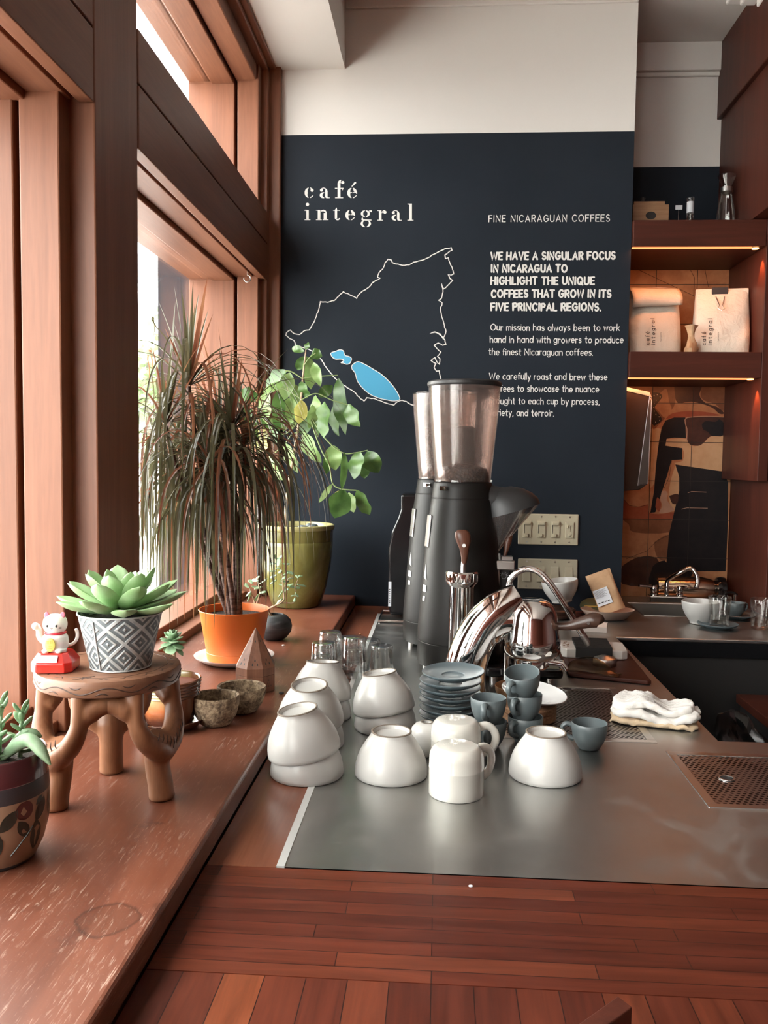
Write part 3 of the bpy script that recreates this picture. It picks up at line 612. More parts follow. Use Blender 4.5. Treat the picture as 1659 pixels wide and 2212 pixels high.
# ------------------------------------------------------------------ lettering
def A(cx, cy, rx, ry, a0, a1, n=10): return [(cx+rx*math.cos(R(a0+(a1-a0)*i/n)), cy+ry*math.sin(R(a0+(a1-a0)*i/n))) for i in range(n+1)]
X = 0.66
def bowl_(cx=0.26): return A(cx, X/2, 0.25, X/2, 60, 300, 12)
FONT = {
 'A': (0.72, [[(0, 0), (0.36, 1), (0.72, 0)], [(0.13, 0.33), (0.59, 0.33)]]),
 'C': (0.7, [A(0.38, 0.5, 0.38, 0.5, 45, 315, 14)]),
 'E': (0.52, [[(0.52, 1), (0, 1), (0, 0), (0.52, 0)], [(0, 0.52), (0.46, 0.52)]]),
 'F': (0.5, [[(0.52, 1), (0, 1), (0, 0)], [(0, 0.52), (0.45, 0.52)]]),
 'G': (0.74, [A(0.38, 0.5, 0.38, 0.5, 45, 330, 14)+[(0.73, 0.46), (0.44, 0.46)]]),
 'H': (0.66, [[(0, 0), (0, 1)], [(0.66, 0), (0.66, 1)], [(0, 0.5), (0.66, 0.5)]]),
 'I': (0.02, [[(0, 0), (0, 1)]]),
 'L': (0.5, [[(0, 1), (0, 0), (0.5, 0)]]),
 'N': (0.68, [[(0, 0), (0, 1), (0.68, 0), (0.68, 1)]]),
 'O': (0.8, [A(0.4, 0.5, 0.4, 0.5, 0, 360, 20)]),
 'P': (0.55, [[(0, 0), (0, 1), (0.3, 1)]+A(0.3, 0.75, 0.26, 0.25, 90, -90, 8)+[(0, 0.5)]]),
 'Q': (0.8, [A(0.4, 0.5, 0.4, 0.5, 0, 360, 20), [(0.5, 0.28), (0.8, -0.05)]]),
 'R': (0.58, [[(0, 0), (0, 1), (0.3, 1)]+A(0.3, 0.75, 0.26, 0.25, 90, -90, 8)+[(0, 0.5)], [(0.26, 0.5), (0.58, 0)]]),
 'S': (0.55, [A(0.28, 0.74, 0.25, 0.26, 35, 270, 9)+A(0.28, 0.25, 0.27, 0.25, 85, -145, 9)]),
 'T': (0.64, [[(0, 1), (0.64, 1)], [(0.32, 1), (0.32, 0)]]),
 'U': (0.64, [[(0, 1), (0, 0.34)]+A(0.32, 0.34, 0.32, 0.34, 180, 360, 10)+[(0.64, 1)]]),
 'V': (0.68, [[(0, 1), (0.34, 0), (0.68, 1)]]),
 'W': (0.98, [[(0, 1), (0.24, 0), (0.49, 0.9), (0.74, 0), (0.98, 1)]]),
 'a': (0.5, [A(0.24, X/2, 0.24, X/2, 0, 360, 16), [(0.5, X), (0.5, 0)]]),
 'b': (0.5, [A(0.26, X/2, 0.24, X/2, 0, 360, 16), [(0, 1.05), (0, 0)]]),
 'c': (0.44, [A(0.26, X/2, 0.26, X/2, 50, 310, 12)]),
 'd': (0.5, [A(0.24, X/2, 0.24, X/2, 0, 360, 16), [(0.5, 1.05), (0.5, 0)]]),
 'e': (0.48, [[(0.02, X*0.5), (0.47, X*0.5)]+A(0.25, X/2, 0.235, X/2, 0, 310, 14)]),
 'f': (0.3, [A(0.27, 0.82, 0.16, 0.2, 70, 180, 6)+[(0.11, 0)], [(0, X*0.92), (0.3, X*0.92)]]),
 'g': (0.5, [A(0.24, X/2, 0.24, X/2, 0, 360, 16), [(0.5, X), (0.5, -0.1)]+A(0.26, -0.1, 0.24, 0.22, 0, -160, 8)]),
 'h': (0.46, [[(0, 1.05), (0, 0)], [(0, 0.3)]+A(0.23, 0.42, 0.23, 0.24, 180, 0, 8)+[(0.46, 0)]]),
 'i': (0.02, [[(0, 0), (0, X)], [(0, 0.9), (0.005, 0.93)]]),
 'k': (0.42, [[(0, 1.05), (0, 0)], [(0.4, X), (0, 0.26)], [(0.14, 0.38), (0.42, 0)]]),
 'l': (0.02, [[(0, 0), (0, 1.05)]]),
 'm': (0.72, [[(0, X), (0, 0)], [(0, 0.35)]+A(0.18, 0.46, 0.18, 0.2, 180, 0, 7)+[(0.36, 0)], [(0.36, 0.35)]+A(0.54, 0.46, 0.18, 0.2, 180, 0, 7)+[(0.72, 0)]]),
 'n': (0.44, [[(0, X), (0, 0)], [(0, 0.3)]+A(0.22, 0.42, 0.22, 0.24, 180, 0, 8)+[(0.44, 0)]]),
 'o': (0.5, [A(0.25, X/2, 0.25, X/2, 0, 360, 16)]),
 'p': (0.5, [A(0.26, X/2, 0.24, X/2, 0, 360, 16), [(0, X), (0, -0.34)]]),
 'r': (0.3, [[(0, X), (0, 0)], [(0, 0.38)]+A(0.2, 0.42, 0.2, 0.22, 180, 55, 6)]),
 's': (0.38, [A(0.2, X*0.74, 0.17, X*0.25, 35, 265, 8)+A(0.19, X*0.25, 0.19, X*0.25, 85, -145, 8)]),
 't': (0.34, [[(0.16, 0.98), (0.16, 0.12)]+A(0.28, 0.12, 0.12, 0.12, 180, 280, 4), [(0, X), (0.34, X)]]),
 'u': (0.44, [[(0, X), (0, 0.24)]+A(0.22, 0.24, 0.22, 0.24, 180, 360, 8), [(0.44, X), (0.44, 0)]]),
 'v': (0.42, [[(0, X), (0.21, 0), (0.42, X)]]),
 'w': (0.66, [[(0, X), (0.17, 0), (0.33, X*0.9), (0.49, 0), (0.66, X)]]),
 'é': (0.48, [[(0.02, X*0.5), (0.47, X*0.5)]+A(0.25, X/2, 0.235, X/2, 0, 310, 14), [(0.2, 0.82), (0.36, 1.02)]]),
 'y': (0.44, [[(0, X), (0.23, 0.02)], [(0.44, X), (0.1, -0.34)]]),
 '.': (0.02, [[(0, 0), (0.01, 0.02)]]), ',': (0.05, [[(0.05, 0.03), (0, -0.16)]]),
 '1': (0.3, [[(0, 0.8), (0.2, 1), (0.2, 0)]]), '-': (0.3, [[(0, 0.4), (0.3, 0.4)]]),
}
random.seed(11)
LIFT = [0]
def lifted(frame, nrm=(0, -1, 0)):
    """each brush mark lies a hair over the one before"""
    LIFT[0] = (LIFT[0]+1) % 24; base = LIFT[0]*9e-6
    def f(x, y, i=0): p = frame(x, y); e = base+i*2.5e-7; return (p[0]+nrm[0]*e, p[1]+nrm[1]*e, p[2]+nrm[2]*e)
    return f
def stroke(g, pts, wd, frame, nrm=(0, -1, 0)):
    """round-ended painted stroke lying in the plane of frame(x, y)"""
    frame = lifted(frame, nrm); pts = [Vector((p[0], p[1])) for p in pts]; n = len(pts); lf = []; rt = []
    for i, p in enumerate(pts):
        t = pts[min(i+1, n-1)]-pts[max(i-1, 0)]
        t = t.normalized() if t.length > 1e-9 else Vector((1, 0)); nn = Vector((-t.y, t.x))
        k = 1.0
        if 0 < i < n-1:
            a = (pts[i]-pts[i-1]); b = (pts[i+1]-pts[i])
            if a.length > 1e-9 and b.length > 1e-9: k = 1/max(0.55, math.sqrt(max(0.0, (1+a.normalized().dot(b.normalized()))/2)))
        lf.append(p+nn*wd/2*k); rt.append(p-nn*wd/2*k)
    def cap(c, d):
        a0 = math.atan2(d.y, d.x); return [c+Vector((math.cos(a0+x), math.sin(a0+x)))*wd/2 for x in (PI/3, PI/6, 0, -PI/6, -PI/3)]
    d1 = (pts[-1]-pts[-2]); d0 = (pts[0]-pts[1])
    vs = [frame(p.x, p.y, i) for q_ in (lf, rt) for i, p in enumerate(q_)]; fs = [(i, n+i, n+i+1, i+1) for i in range(n-1)]
    o = len(vs); c1 = cap(pts[-1], d1); vs += [frame(*p) for p in c1]; fs.append((n-1,)+(2*n-1,)+tuple(o+4-i for i in range(5)))
    o = len(vs); c2 = cap(pts[0], d0); vs += [frame(*p) for p in c2]; fs.append((n, 0)+tuple(o+4-i for i in range(5)))
    g.add(vs, fs)
def text_line(g, s, x0, x1, y, h, wd, frame, gap=0.22, space=0.42, jit=0.0):
    """letters of height h fitted between x0 and x1"""
    tot = 0; items = []
    for ch in s:
        if ch == ' ': tot += space; continue
        w_, st_ = FONT[ch]; items.append((tot, w_, st_)); tot += w_+gap
    tot -= gap; sx = (x1-x0)/tot
    for off, w_, st_ in items:
        r_ = random.uniform(-jit, jit); dy = random.uniform(-jit, jit)*0.3
        for p in st_: stroke(g, [(x0+(off+q[0]+r_*(q[1]-0.5)*0.3)*sx, y+(q[1]+dy)*h) for q in p], wd, frame)
YW = D-0.0009
def wallpx(u, v): p = ony(u, v, YW); return (p.x, YW, p.z)
def wf(x, y): return (x, YW, y)
def wline(g, s, u0, u1, v, hpx, wpx, **k):
    a = ony(u0, v, YW); b = ony(u1, v, YW); sc = (b.x-a.x)/(u1-u0)
    text_line(g, s, a.x, b.x, (a.z+b.z)/2, hpx*sc, wpx*sc, wf, **k)
g = G(); wline(g, 'FINE NICARAGUAN COFFEES', 1056, 1316.5, 478.8, 14, 1.9, gap=0.36, space=0.62, jit=0.02)
g.build('tagline_lettering', M['paint'], wall_back, smooth=0)
g = G()
for s, a, b, v in [('WE HAVE A SINGULAR FOCUS', 1061, 1328, 560), ('IN NICARAGUA TO', 1062, 1224, 587.3), ('HIGHLIGHT THE UNIQUE', 1061, 1283, 614), ('COFFEES THAT GROW IN ITS', 1062, 1319, 642), ('FIVE PRINCIPAL REGIONS.', 1061, 1297, 670.5)]:
    wline(g, s, a, b, v, 15, 3.9, gap=0.34, space=0.50, jit=0.1)
g.build('slogan_lettering', M['paint'], wall_back, smooth=0)
g = G()
for s, a, b, v in [('Our mission has always been to work', 1060, 1338, 714), ('hand in hand with growers to produce', 1058.5, 1346, 740.3), ('the finest Nicaraguan coffees.', 1056, 1280, 767)]:
    wline(g, s, a, b, v, 13.2, 1.75, jit=0.12)
g.build('mission_lettering', M['paint'], wall_back, smooth=0)
g = G()
for s, a, b, v in [('We carefully roast and brew these', 1057, 1311, 820), ('coffees to showcase the nuance', 1057, 1293, 846.3), ('brought to each cup by process,', 1057, 1294, 873), ('variety, and terroir.', 1057, 1196, 898.3)]:
    wline(g, s, a, b, v, 13.2, 1.75, jit=0.12)
g.build('craft_lettering', M['paint'], wall_back, smooth=0)
# the stencilled serif name: shapes drawn in px of the wall, unit = x height
def serif(g, ch, x, y, w_, xh, fr):
    """x = left, y = baseline, w_ = width, xh = x height; y grows upward"""
    fr0 = fr
    def P(pts): fr = lifted(fr0); g.add([fr(x+p[0]*w_, y+p[1]*xh) for p in pts], [tuple(range(len(pts)))])
    def bar(a, b, c, d): P([(a, c), (b, c), (b, d), (a, d)])
    asp = w_/xh
    def arc(cx, cy, rx, ry, a0, a1, t0, t1, n=14):
        """ribbon along an arc, thickness (in x heights) t0 at the ends and t1 in the middle"""
        vs = []; fr = lifted(fr0)
        for i in range(n+1):
            q = i/n; a = R(a0+(a1-a0)*q); t = t0+(t1-t0)*math.sin(PI*q)
            for k in (0, t): vs.append(fr(x+(cx*w_+(rx*w_-k*xh)*math.cos(a)), y+(cy+(ry-k)*math.sin(a))*xh))
        g.add(vs, [(2*i, 2*i+2, 2*i+3, 2*i+1) for i in range(n)])
    def dot(cx, cy, r, n=14): fr = lifted(fr0); g.add([fr(x+cx*w_+r*xh*math.cos(2*PI*i/n), y+(cy+r*math.sin(2*PI*i/n))*xh) for i in range(n)], [tuple(range(n))])
    if ch == 'c':
        arc(0.52, 0.5, 0.52, 0.5, 100, 258, 0.05, 0.30); arc(0.52, 0.5, 0.5, 0.5, 275, 330, 0.05, 0.10); arc(0.52, 0.5, 0.5, 0.5, 50, 82, 0.05, 0.08); dot(0.8, 0.74, 0.15)
    elif ch == 'a':
        dot(0.17, 0.76, 0.14); arc(0.38, 0.62, 0.36, 0.38, 20, 150, 0.05, 0.07); bar(0.54, 0.78, 0.12, 0.72); P([(0.54, 0.62), (0.78, 0.62), (0.72, 0.85), (0.56, 0.9)])
        P([(0.54, 0.14), (0.78, 0.12), (0.84, 0.07), (1.0, 0.07), (1.0, 0), (0.7, 0), (0.58, 0.05)]); arc(0.36, 0.28, 0.36, 0.28, 75, 285, 0.06, 0.26)
    elif ch == 'f':
        bar(0.3, 0.62, 0, 1.35); arc(0.72, 1.35, 0.42, 0.42, 95, 180, 0.08, 0.30); dot(0.88, 1.5, 0.15); bar(0.0, 0.27, 0.9, 0.98); bar(0.62, 0.95, 0.9, 0.98); P([(0.8, 0.9), (0.95, 0.9), (0.85, 0.72)]); bar(0.02, 0.92, 0, 0.07)
    elif ch in 'eé':
        arc(0.52, 0.5, 0.52, 0.5, 100, 260, 0.05, 0.30); arc(0.5, 0.5, 0.5, 0.5, -10, 82, 0.07, 0.26); bar(0.26, 0.50, 0.5, 0.57); bar(0.56, 0.9, 0.5, 0.57); arc(0.52, 0.5, 0.5, 0.5, 275, 335, 0.05, 0.09)
        if ch == 'é': P([(0.42, 1.12), (0.52, 1.10), (0.92, 1.46), (0.86, 1.55), (0.72, 1.52)])
    elif ch == 'i':
        bar(0.3, 0.72, 0, 0.98); P([(0.0, 0.9), (0.3, 0.9), (0.3, 1.0), (0.0, 0.98)]); bar(0.0, 1.0, 0, 0.07); dot(0.5, 1.5, 0.16)
    elif ch == 'l':
        bar(0.3, 0.74, 0, 1.62); P([(0.02, 1.54), (0.3, 1.52), (0.3, 1.62), (0.02, 1.62)]); bar(0.0, 1.0, 0, 0.07)
    elif ch == 'n':
        bar(0.14, 0.36, 0, 0.98); bar(0.0, 0.14, 0.92, 0.98); bar(0.0, 0.46, 0, 0.07); bar(0.62, 0.86, 0, 0.68); arc(0.6, 0.66, 0.26, 0.34, 0, 140, 0.10, 0.16); bar(0.54, 1.0, 0, 0.07)
    elif ch == 'r':
        bar(0.18, 0.46, 0, 0.98); bar(0.0, 0.18, 0.92, 0.98); bar(0.0, 0.64, 0, 0.07); arc(0.76, 0.66, 0.28, 0.34, 70, 170, 0.05, 0.08); dot(0.84, 0.8, 0.15)
    elif ch == 't':
        bar(0.24, 0.56, 0.2, 1.0); P([(0.24, 1.0), (0.56, 1.0), (0.5, 1.22)]); bar(0.0, 0.24, 0.92, 0.98); bar(0.56, 0.95, 0.92, 0.98); arc(0.62, 0.25, 0.38, 0.25, 180, 345, 0.1, 0.14)
    elif ch == 'g':
        arc(0.42, 0.66, 0.40, 0.33, 95, 265, 0.05, 0.22); arc(0.42, 0.66, 0.40, 0.33, -85, 85, 0.05, 0.22); arc(0.86, 0.74, 0.2, 0.24, 60, 150, 0.05, 0.07); dot(0.93, 0.9, 0.09)
        P([(0.12, 0.28), (0.2, 0.28), (0.24, 0.1), (0.96, 0.08), (0.96, 0.0), (0.12, 0.0), (0.06, 0.12)]); arc(0.46, -0.3, 0.46, 0.34, 110, 260, 0.05, 0.22); arc(0.46, -0.3, 0.46, 0.34, -80, 60, 0.05, 0.22)
def fr_px(u, vup): return wallpx(u, -vup)
g = G()
o_ = 5.184
def zz(x, y): return 600+x/o_, 380+y/o_
for ch, x0, x1, bl_ in [('c', 300, 405, 247), ('a', 470, 582, 249), ('f', 640, 740, 249), ('é', 778, 888, 249), ('i', 300, 365, 495), ('n', 428, 567, 495), ('t', 620, 700, 497), ('e', 757, 865, 497), ('g', 928, 1054, 500), ('r', 1115, 1216, 500), ('a', 1275, 1388, 501), ('l', 1452, 1520, 500)]:
    u0, v0 = zz(x0, bl_); u1, _ = zz(x1, bl_); serif(g, ch, u0, -v0, u1-u0, 117/o_, fr_px)
g.build('title_lettering', M['paint'], wall_back, smooth=0)
# outline map and its two lakes (px of the photograph laid on the wall plane)
zo = lambda p: (580+p[0]/2.07375, 360+p[1]/2.07375)
OUT = [(772, 948), (765, 915), (752, 916), (742, 900), (750, 882), (728, 868), (745, 855), (752, 870), (765, 885), (768, 860), (757, 850), (772, 830), (755, 815), (742, 800), (760, 790), (780, 800), (795, 795), (790, 775), (770, 755), (745, 740), (725, 748), (745, 742), (770, 750), (782, 770), (795, 740), (785, 700), (775, 665), (770, 640), (778, 610), (762, 600), (775, 590), (782, 560), (775, 525), (785, 548), (800, 535), (825, 510), (812, 500), (806, 484), (818, 486), (830, 480), (822, 450), (812, 430), (805, 408), (793, 412), (790, 395), (805, 385), (822, 375), (818, 363), (790, 368), (765, 380), (740, 393), (715, 408), (685, 420), (650, 428), (630, 440), (600, 442), (570, 436), (555, 430), (550, 418), (535, 415), (522, 430), (512, 458), (495, 475), (488, 495), (500, 500), (480, 510), (465, 520), (450, 540), (425, 555), (405, 572), (395, 590), (365, 575), (335, 560), (315, 580), (295, 600), (265, 608), (232, 605), (222, 650), (210, 680), (195, 710), (182, 732), (160, 735), (140, 752), (115, 748), (98, 732), (80, 745), (78, 755), (95, 770), (115, 780), (120, 800), (160, 812), (200, 828), (238, 865), (262, 905), (290, 940), (312, 962), (352, 990), (385, 1010), (412, 1040), (428, 1050), (440, 1035), (470, 1038), (500, 1048), (530, 1060), (562, 1068), (580, 1052), (600, 1047), (618, 1052), (636, 1064), (680, 1075), (720, 1060), (760, 1000), (772, 948)]
random.seed(4); jag = []
for i in range(len(OUT)-1):
    a, b = Vector(OUT[i]), Vector(OUT[i+1]); jag.append(a); L_ = (b-a).length
    if L_ > 18:
        nn = Vector((-(b-a).y, (b-a).x)).normalized(); k = int(L_/9)
        for j in range(1, k): jag.append(a+(b-a)*(j/k)+nn*random.uniform(-1.8, 1.8))
jag.append(Vector(OUT[-1]))
g = G(); pp = [ony(*zo(p), YW) for p in jag]; stroke(g, [(p.x, p.z) for p in pp], 0.0032, wf); g.build('map_outline', M['paint'], wall_back, smooth=0)
LK = [[(278, 838), (285, 832), (300, 828), (318, 821), (335, 825), (342, 845), (360, 850), (372, 860), (365, 880), (350, 885), (335, 880), (325, 878), (338, 868), (325, 862), (300, 862), (285, 852)],
      [(372, 893), (385, 880), (405, 874), (440, 890), (470, 908), (505, 930), (540, 962), (570, 1000), (588, 1035), (583, 1046), (560, 1050), (530, 1045), (495, 1037), (455, 1020), (420, 990), (398, 960), (388, 925), (375, 908)]]
for lk in LK:
    pts = [(p.x, p.y) for p in spline([(a, b, 0) for a, b in lk]+[(lk[0][0], lk[0][1], 0)], 4)]
    pp = [ony(*zo(p), YW) for p in pts]
    g = G(); g.add([wf(p.x, p.z) for p in pp[:-1]], [tuple(range(len(pp)-1))]); lo = g.build('map_lake', M['lake'], wall_back, smooth=0); lo['label'] = 'blue painted lake'
    g = G(); stroke(g, [(p.x, p.z) for p in pp], 0.0026, lambda x, y: (x, YW-0.0003, y)); g.build('lake_outline', M['paint'], lo, smooth=0)
# ------------------------------------------------------------------ switch plates
def plate(u0, v0, u1, v1, kind, label):
    a = ony(u0, v0, D); b = ony(u1, v1, D); cx, cz = (a.x+b.x)/2, (a.z+b.z)/2; hw, hh = abs(b.x-a.x)/2, abs(b.z-a.z)/2
    t = thing('switch_plate', label, 'light switch', (cx, D, cz)); ml = M['ivory'] if kind == 0 else M['ivory2']
    g = G(); g.box(-hw, hw, -0.006, -0.0005, -hh, hh); g.build('cover_plate', ml, t, smooth=0, bevel=0.003)
    for k in range(4):
        x = -hw+hw*2*(k+0.5)/4*0.94+hw*0.06
        g = G()
        for sz in (-0.82, 0.82): g.lathe([(0, 0), (0.003, 0), (0.003, 0.002), (0, 0.0022)], 10, c=(0, 0, 0)) if False else g.at(Matrix.Translation((x, -0.006, sz*hh)) @ Matrix.Rotation(PI/2, 4, 'X')).lathe([(0.0028, 0), (0.0026, 0.0012), (0, 0.0014)], 10)
        g.at(); g.build('screw', M['satin'], t)
        if kind == 0:
            g = G(); g.box(x-0.0145, x+0.0145, -0.0095, -0.006, -hh*0.53, hh*0.53); f = g.build('slide_dimmer', ml, t, smooth=0, bevel=0.0012)
            g = G()
            if k < 3:
                g.box(x-0.011, x+0.011, -0.0155, -0.0095, hh*0.30, hh*0.46); g.build('slider_paddle', ml, f, smooth=0, bevel=0.001)
                g = G(); g.box(x-0.008, x+0.003, -0.0155, -0.0095, -hh*0.47, -hh*0.28)
            else: g.box(x-0.002, x+0.002, -0.0115, -0.0095, -hh*0.1, hh*0.3).box(x-0.010, x-0.005, -0.014, -0.0095, hh*0.1, hh*0.3).box(x-0.004, x+0.004, -0.013, -0.0095, -hh*0.4, -hh*0.25)
            g.build('slider_knob', ml, f, smooth=0, bevel=0.001)
            if k < 3:
                g = G(); g.box(x-0.0105, x-0.0085, -0.0098, -0.0094, -hh*0.25, hh*0.30); g.build('slot', M['ink'], f, smooth=0)
        else:
            g = G(); g.add([(x-0.0135, -0.006, -hh*0.5), (x+0.0135, -0.006, -hh*0.5), (x+0.0135, -0.006, hh*0.5), (x-0.0135, -0.006, hh*0.5), (x-0.0135, -0.0115, -hh*0.5), (x+0.0135, -0.0115, -hh*0.5), (x+0.0135, -0.0075, hh*0.5), (x-0.0135, -0.0075, hh*0.5)], [(4, 5, 6, 7), (0, 1, 5, 4), (1, 2, 6, 5), (2, 3, 7, 6), (3, 0, 4, 7)])
            g.build('rocker', ml, t, smooth=0, bevel=0.0008)
plate(1120, 1109, 1248, 1178, 0, 'ivory four-gang dimmer switch plate on the navy wall, upper of two')
plate(1119, 1206, 1246, 1274, 1, 'ivory four-gang rocker switch plate on the navy wall, lower one behind chrome tap')
# ------------------------------------------------------------------ alcove: tiles, shelves, cabinet
YT = 3.352
tm = thing('tile_mural', 'glossy painted tile mural of tan and black shapes behind the sink', 'tile mural', (0.637, YT, CT))
def tl(x, y): p = ony(1250+x/3.687, 800+y/3.687, YT); return (p.x-0.637, p.z-CT)
def tp(pts): return [tl(*p) for p in pts]
def tilemat(name, a, b):
    n = NT(name); v = n.noise(n.coord(), 18, 4, 0.6); n.set(color=n.ramp(v, [(0.35, a), (0.65, b)]), rough=0.28, spec=0.35); return n.m
TM = [tilemat('tile_tan', (0.36, 0.16, 0.075, 1), (0.48, 0.25, 0.125, 1)), tilemat('tile_black', (0.006, 0.006, 0.008, 1), (0.012, 0.011, 0.012, 1)), tilemat('tile_red', (0.27, 0.07, 0.035, 1), (0.34, 0.10, 0.05, 1)),
      tilemat('tile_brown', (0.17, 0.07, 0.035, 1), (0.24, 0.11, 0.055, 1)), tilemat('tile_cream', (0.50, 0.34, 0.19, 1), (0.58, 0.42, 0.25, 1)), tilemat('tile_umber', (0.04, 0.018, 0.013, 1), (0.07, 0.03, 0.02, 1)), tilemat('tile_pink', (0.42, 0.28, 0.2, 1), (0.48, 0.33, 0.24, 1))]
g = G(); g.box(0, 0.473, 0, 0.007, 0.0, 1.245); g.build('tile_panel', TM[0], tm, smooth=0)
def shape(mat, pts, k, name='painted_shape', sm=3):
    pp = spline([(a, b, 0) for a, b in pts]+[(pts[0][0], pts[0][1], 0)], sm)[:-1] if sm else [Vector((a, b, 0)) for a, b in pts]
    q = [tl(p.x, p.y) for p in pp]; q = [(min(max(a, 0.001), 0.472), b) for a, b in q]
    g = G(); n = len(q); g.add([(a, -0.0002*k, b) for a, b in q], [tuple(range(n))]); g.build(name, TM[mat], tm, smooth=0)
shape(3, [(585, 80), (760, 80), (770, 250), (720, 340), (640, 430), (585, 450)], 1)
shape(0, [(600, 250), (650, 180), (700, 150), (720, 250), (740, 310), (690, 380), (640, 330), (605, 290)], 2)
shape(5, [(760, 80), (990, 80), (960, 190), (1010, 260), (1100, 290), (1158, 340), (1120, 345), (1050, 290), (900, 250), (790, 260), (765, 180)], 2)
shape(3, [(990, 85), (1158, 85), (1158, 320), (1090, 270), (1000, 240), (970, 190)], 2)
shape(1, [(585, 175), (640, 180), (665, 210), (630, 260), (605, 300), (640, 350), (662, 390), (640, 420), (585, 425)], 3)
shape(4, [(560, 470), (655, 465), (640, 560), (615, 760), (600, 900), (560, 900)], 1)
shape(4, [(690, 545), (860, 545), (900, 600), (980, 590), (1060, 520), (1158, 515), (1150, 800), (770, 745), (830, 720), (825, 620), (690, 605)], 2)
shape(2, [(690, 390), (740, 345), (860, 325), (1000, 330), (1130, 358), (1000, 365), (860, 375), (760, 380)], 4)
shape(1, [(660, 460), (690, 400), (760, 375), (850, 375), (850, 440), (855, 540), (760, 535), (700, 545), (690, 600), (825, 620), (825, 710), (740, 715), (700, 850), (670, 945), (610, 1130), (570, 1135), (600, 960), (615, 760), (640, 560)], 5, sm=0)
shape(5, [(850, 380), (1158, 372), (1158, 515), (1050, 525), (980, 590), (930, 600), (870, 575), (855, 450)], 6)
shape(1, [(980, 430), (1010, 405), (1090, 410), (1120, 390), (1158, 430), (1158, 510), (1060, 520), (1030, 490), (990, 470)], 7)
shape(4, [(770, 760), (800, 850), (800, 960), (760, 1120), (720, 1040), (720, 950), (740, 850)], 3)
shape(2, [(350, 1020), (400, 1070), (460, 1090), (550, 1070), (560, 1130), (640, 1145), (760, 1130), (730, 1190), (350, 1190)], 2)
shape(3, [(350, 1190), (730, 1190), (720, 1290), (440, 1290), (400, 1230)], 3)
shape(3, [(600, 1370), (720, 1310), (700, 1500), (640, 1500), (610, 1450)], 3)
shape(2, [(610, 1090), (625, 1010), (655, 1060), (640, 1125)], 6)
shape(6, [(660, 965), (690, 958), (710, 985), (700, 1020), (720, 1060), (760, 1110), (700, 1135), (640, 1135), (665, 1080), (650, 1030)], 6)
shape(5, [(720, 1000), (790, 985), (785, 1060), (745, 1060)], 6)
shape(1, [(770, 750), (1145, 805), (1190, 890), (1190, 1190), (1175, 1500), (1170, 1600), (920, 1600), (860, 1700), (700, 1700), (700, 1500), (720, 1300), (760, 1130), (800, 960), (800, 850)], 4, sm=0)
shape(5, [(345, 1560), (440, 1500), (560, 1480), (640, 1525), (600, 1700), (345, 1700)], 2)
shape(1, [(590, 1560), (640, 1525), (700, 1530), (700, 1700), (560, 1700)], 5)
g = G()
for k in range(11):
    x_, y_ = [(600, 200), (625, 195), (648, 212), (620, 238), (602, 262), (598, 295), (602, 325), (615, 350), (640, 370), (645, 398), (612, 412)][k]; a_, b_ = tl(x_, y_)
    g.add([(a_+0.0016*math.cos(j*PI/4), -0.0009, b_+0.0016*math.sin(j*PI/4)) for j in range(8)], [tuple(range(8))])
g.build('painted_dots', M['white_pl'], tm, smooth=0)
fr2 = lambda x, y: (x, -0.0016, y)
g = G()
for ln in ([(860, 560), (862, 470), (848, 420), (862, 378), (1000, 366), (1158, 372)],): stroke(g, [(p.x, p.y) for p in spline([(*tl(*q), 0) for q in ln], 4)], 0.0028, fr2)
g.build('painted_line', TM[6], tm, smooth=0)
for ln in ([(820, 1105), (860, 1095), (1025, 1098)], [(870, 975), (900, 965), (1015, 970)]):
    g = G(); stroke(g, tp(ln), 0.0022, fr2); g.build('painted_line', TM[6], tm, smooth=0)
for ln in ([(740, 720), (720, 850), (680, 940)], [(345, 1010), (400, 1075), (480, 1090), (550, 1070)], [(720, 1310), (620, 1360), (540, 1440), (380, 1500)], [(720, 1000), (790, 985)]):
    g = G(); stroke(g, tp(ln), 0.0014, fr2); g.build('painted_contour', TM[5], tm, smooth=0)
for q in ([(1362, 575), (1440, 612), (1500, 640)], [(1485, 572), (1500, 600), (1498, 640)], [(1520, 570), (1530, 620)]):
    g = G(); stroke(g, [(p.x-0.637, p.z-CT) for p in [ony(a, b, YT) for a, b in q]], 0.0016, fr2); g.build('painted_contour', TM[5], tm, smooth=0)
g = G()
for z in (1.053, 1.201, 1.349, 1.498, 1.646, 1.795, 1.944, 2.092): g.box(0, 0.473, -0.0021, -0.0017, z-CT-0.001, z-CT+0.001)
for x in (0.807, 0.959): g.box(x-0.637-0.001, x-0.637+0.001, -0.0021, -0.0017, 0, 1.245)
g.build('grout_lines', M['ink'], tm, smooth=0)
su = thing('wall_shelf_unit', 'dark red alcove shelving with glowing strips above the painted tiles', 'shelf', (0.637, 2.98, 1.36))
for z in (2.145, 1.708):
    g = G(); g.box(0, 0.437, 0, 0.371, z-1.36, z-1.36+0.0865); g.build('shelf_board', M['darkwoodx'], su, smooth=0, bevel=0.002)
g = G(); g.box(0.438, 0.472, 0, 0.371, 0, 0.873); g.build('side_panel', M['darkwood'], su, smooth=0, bevel=0.002)
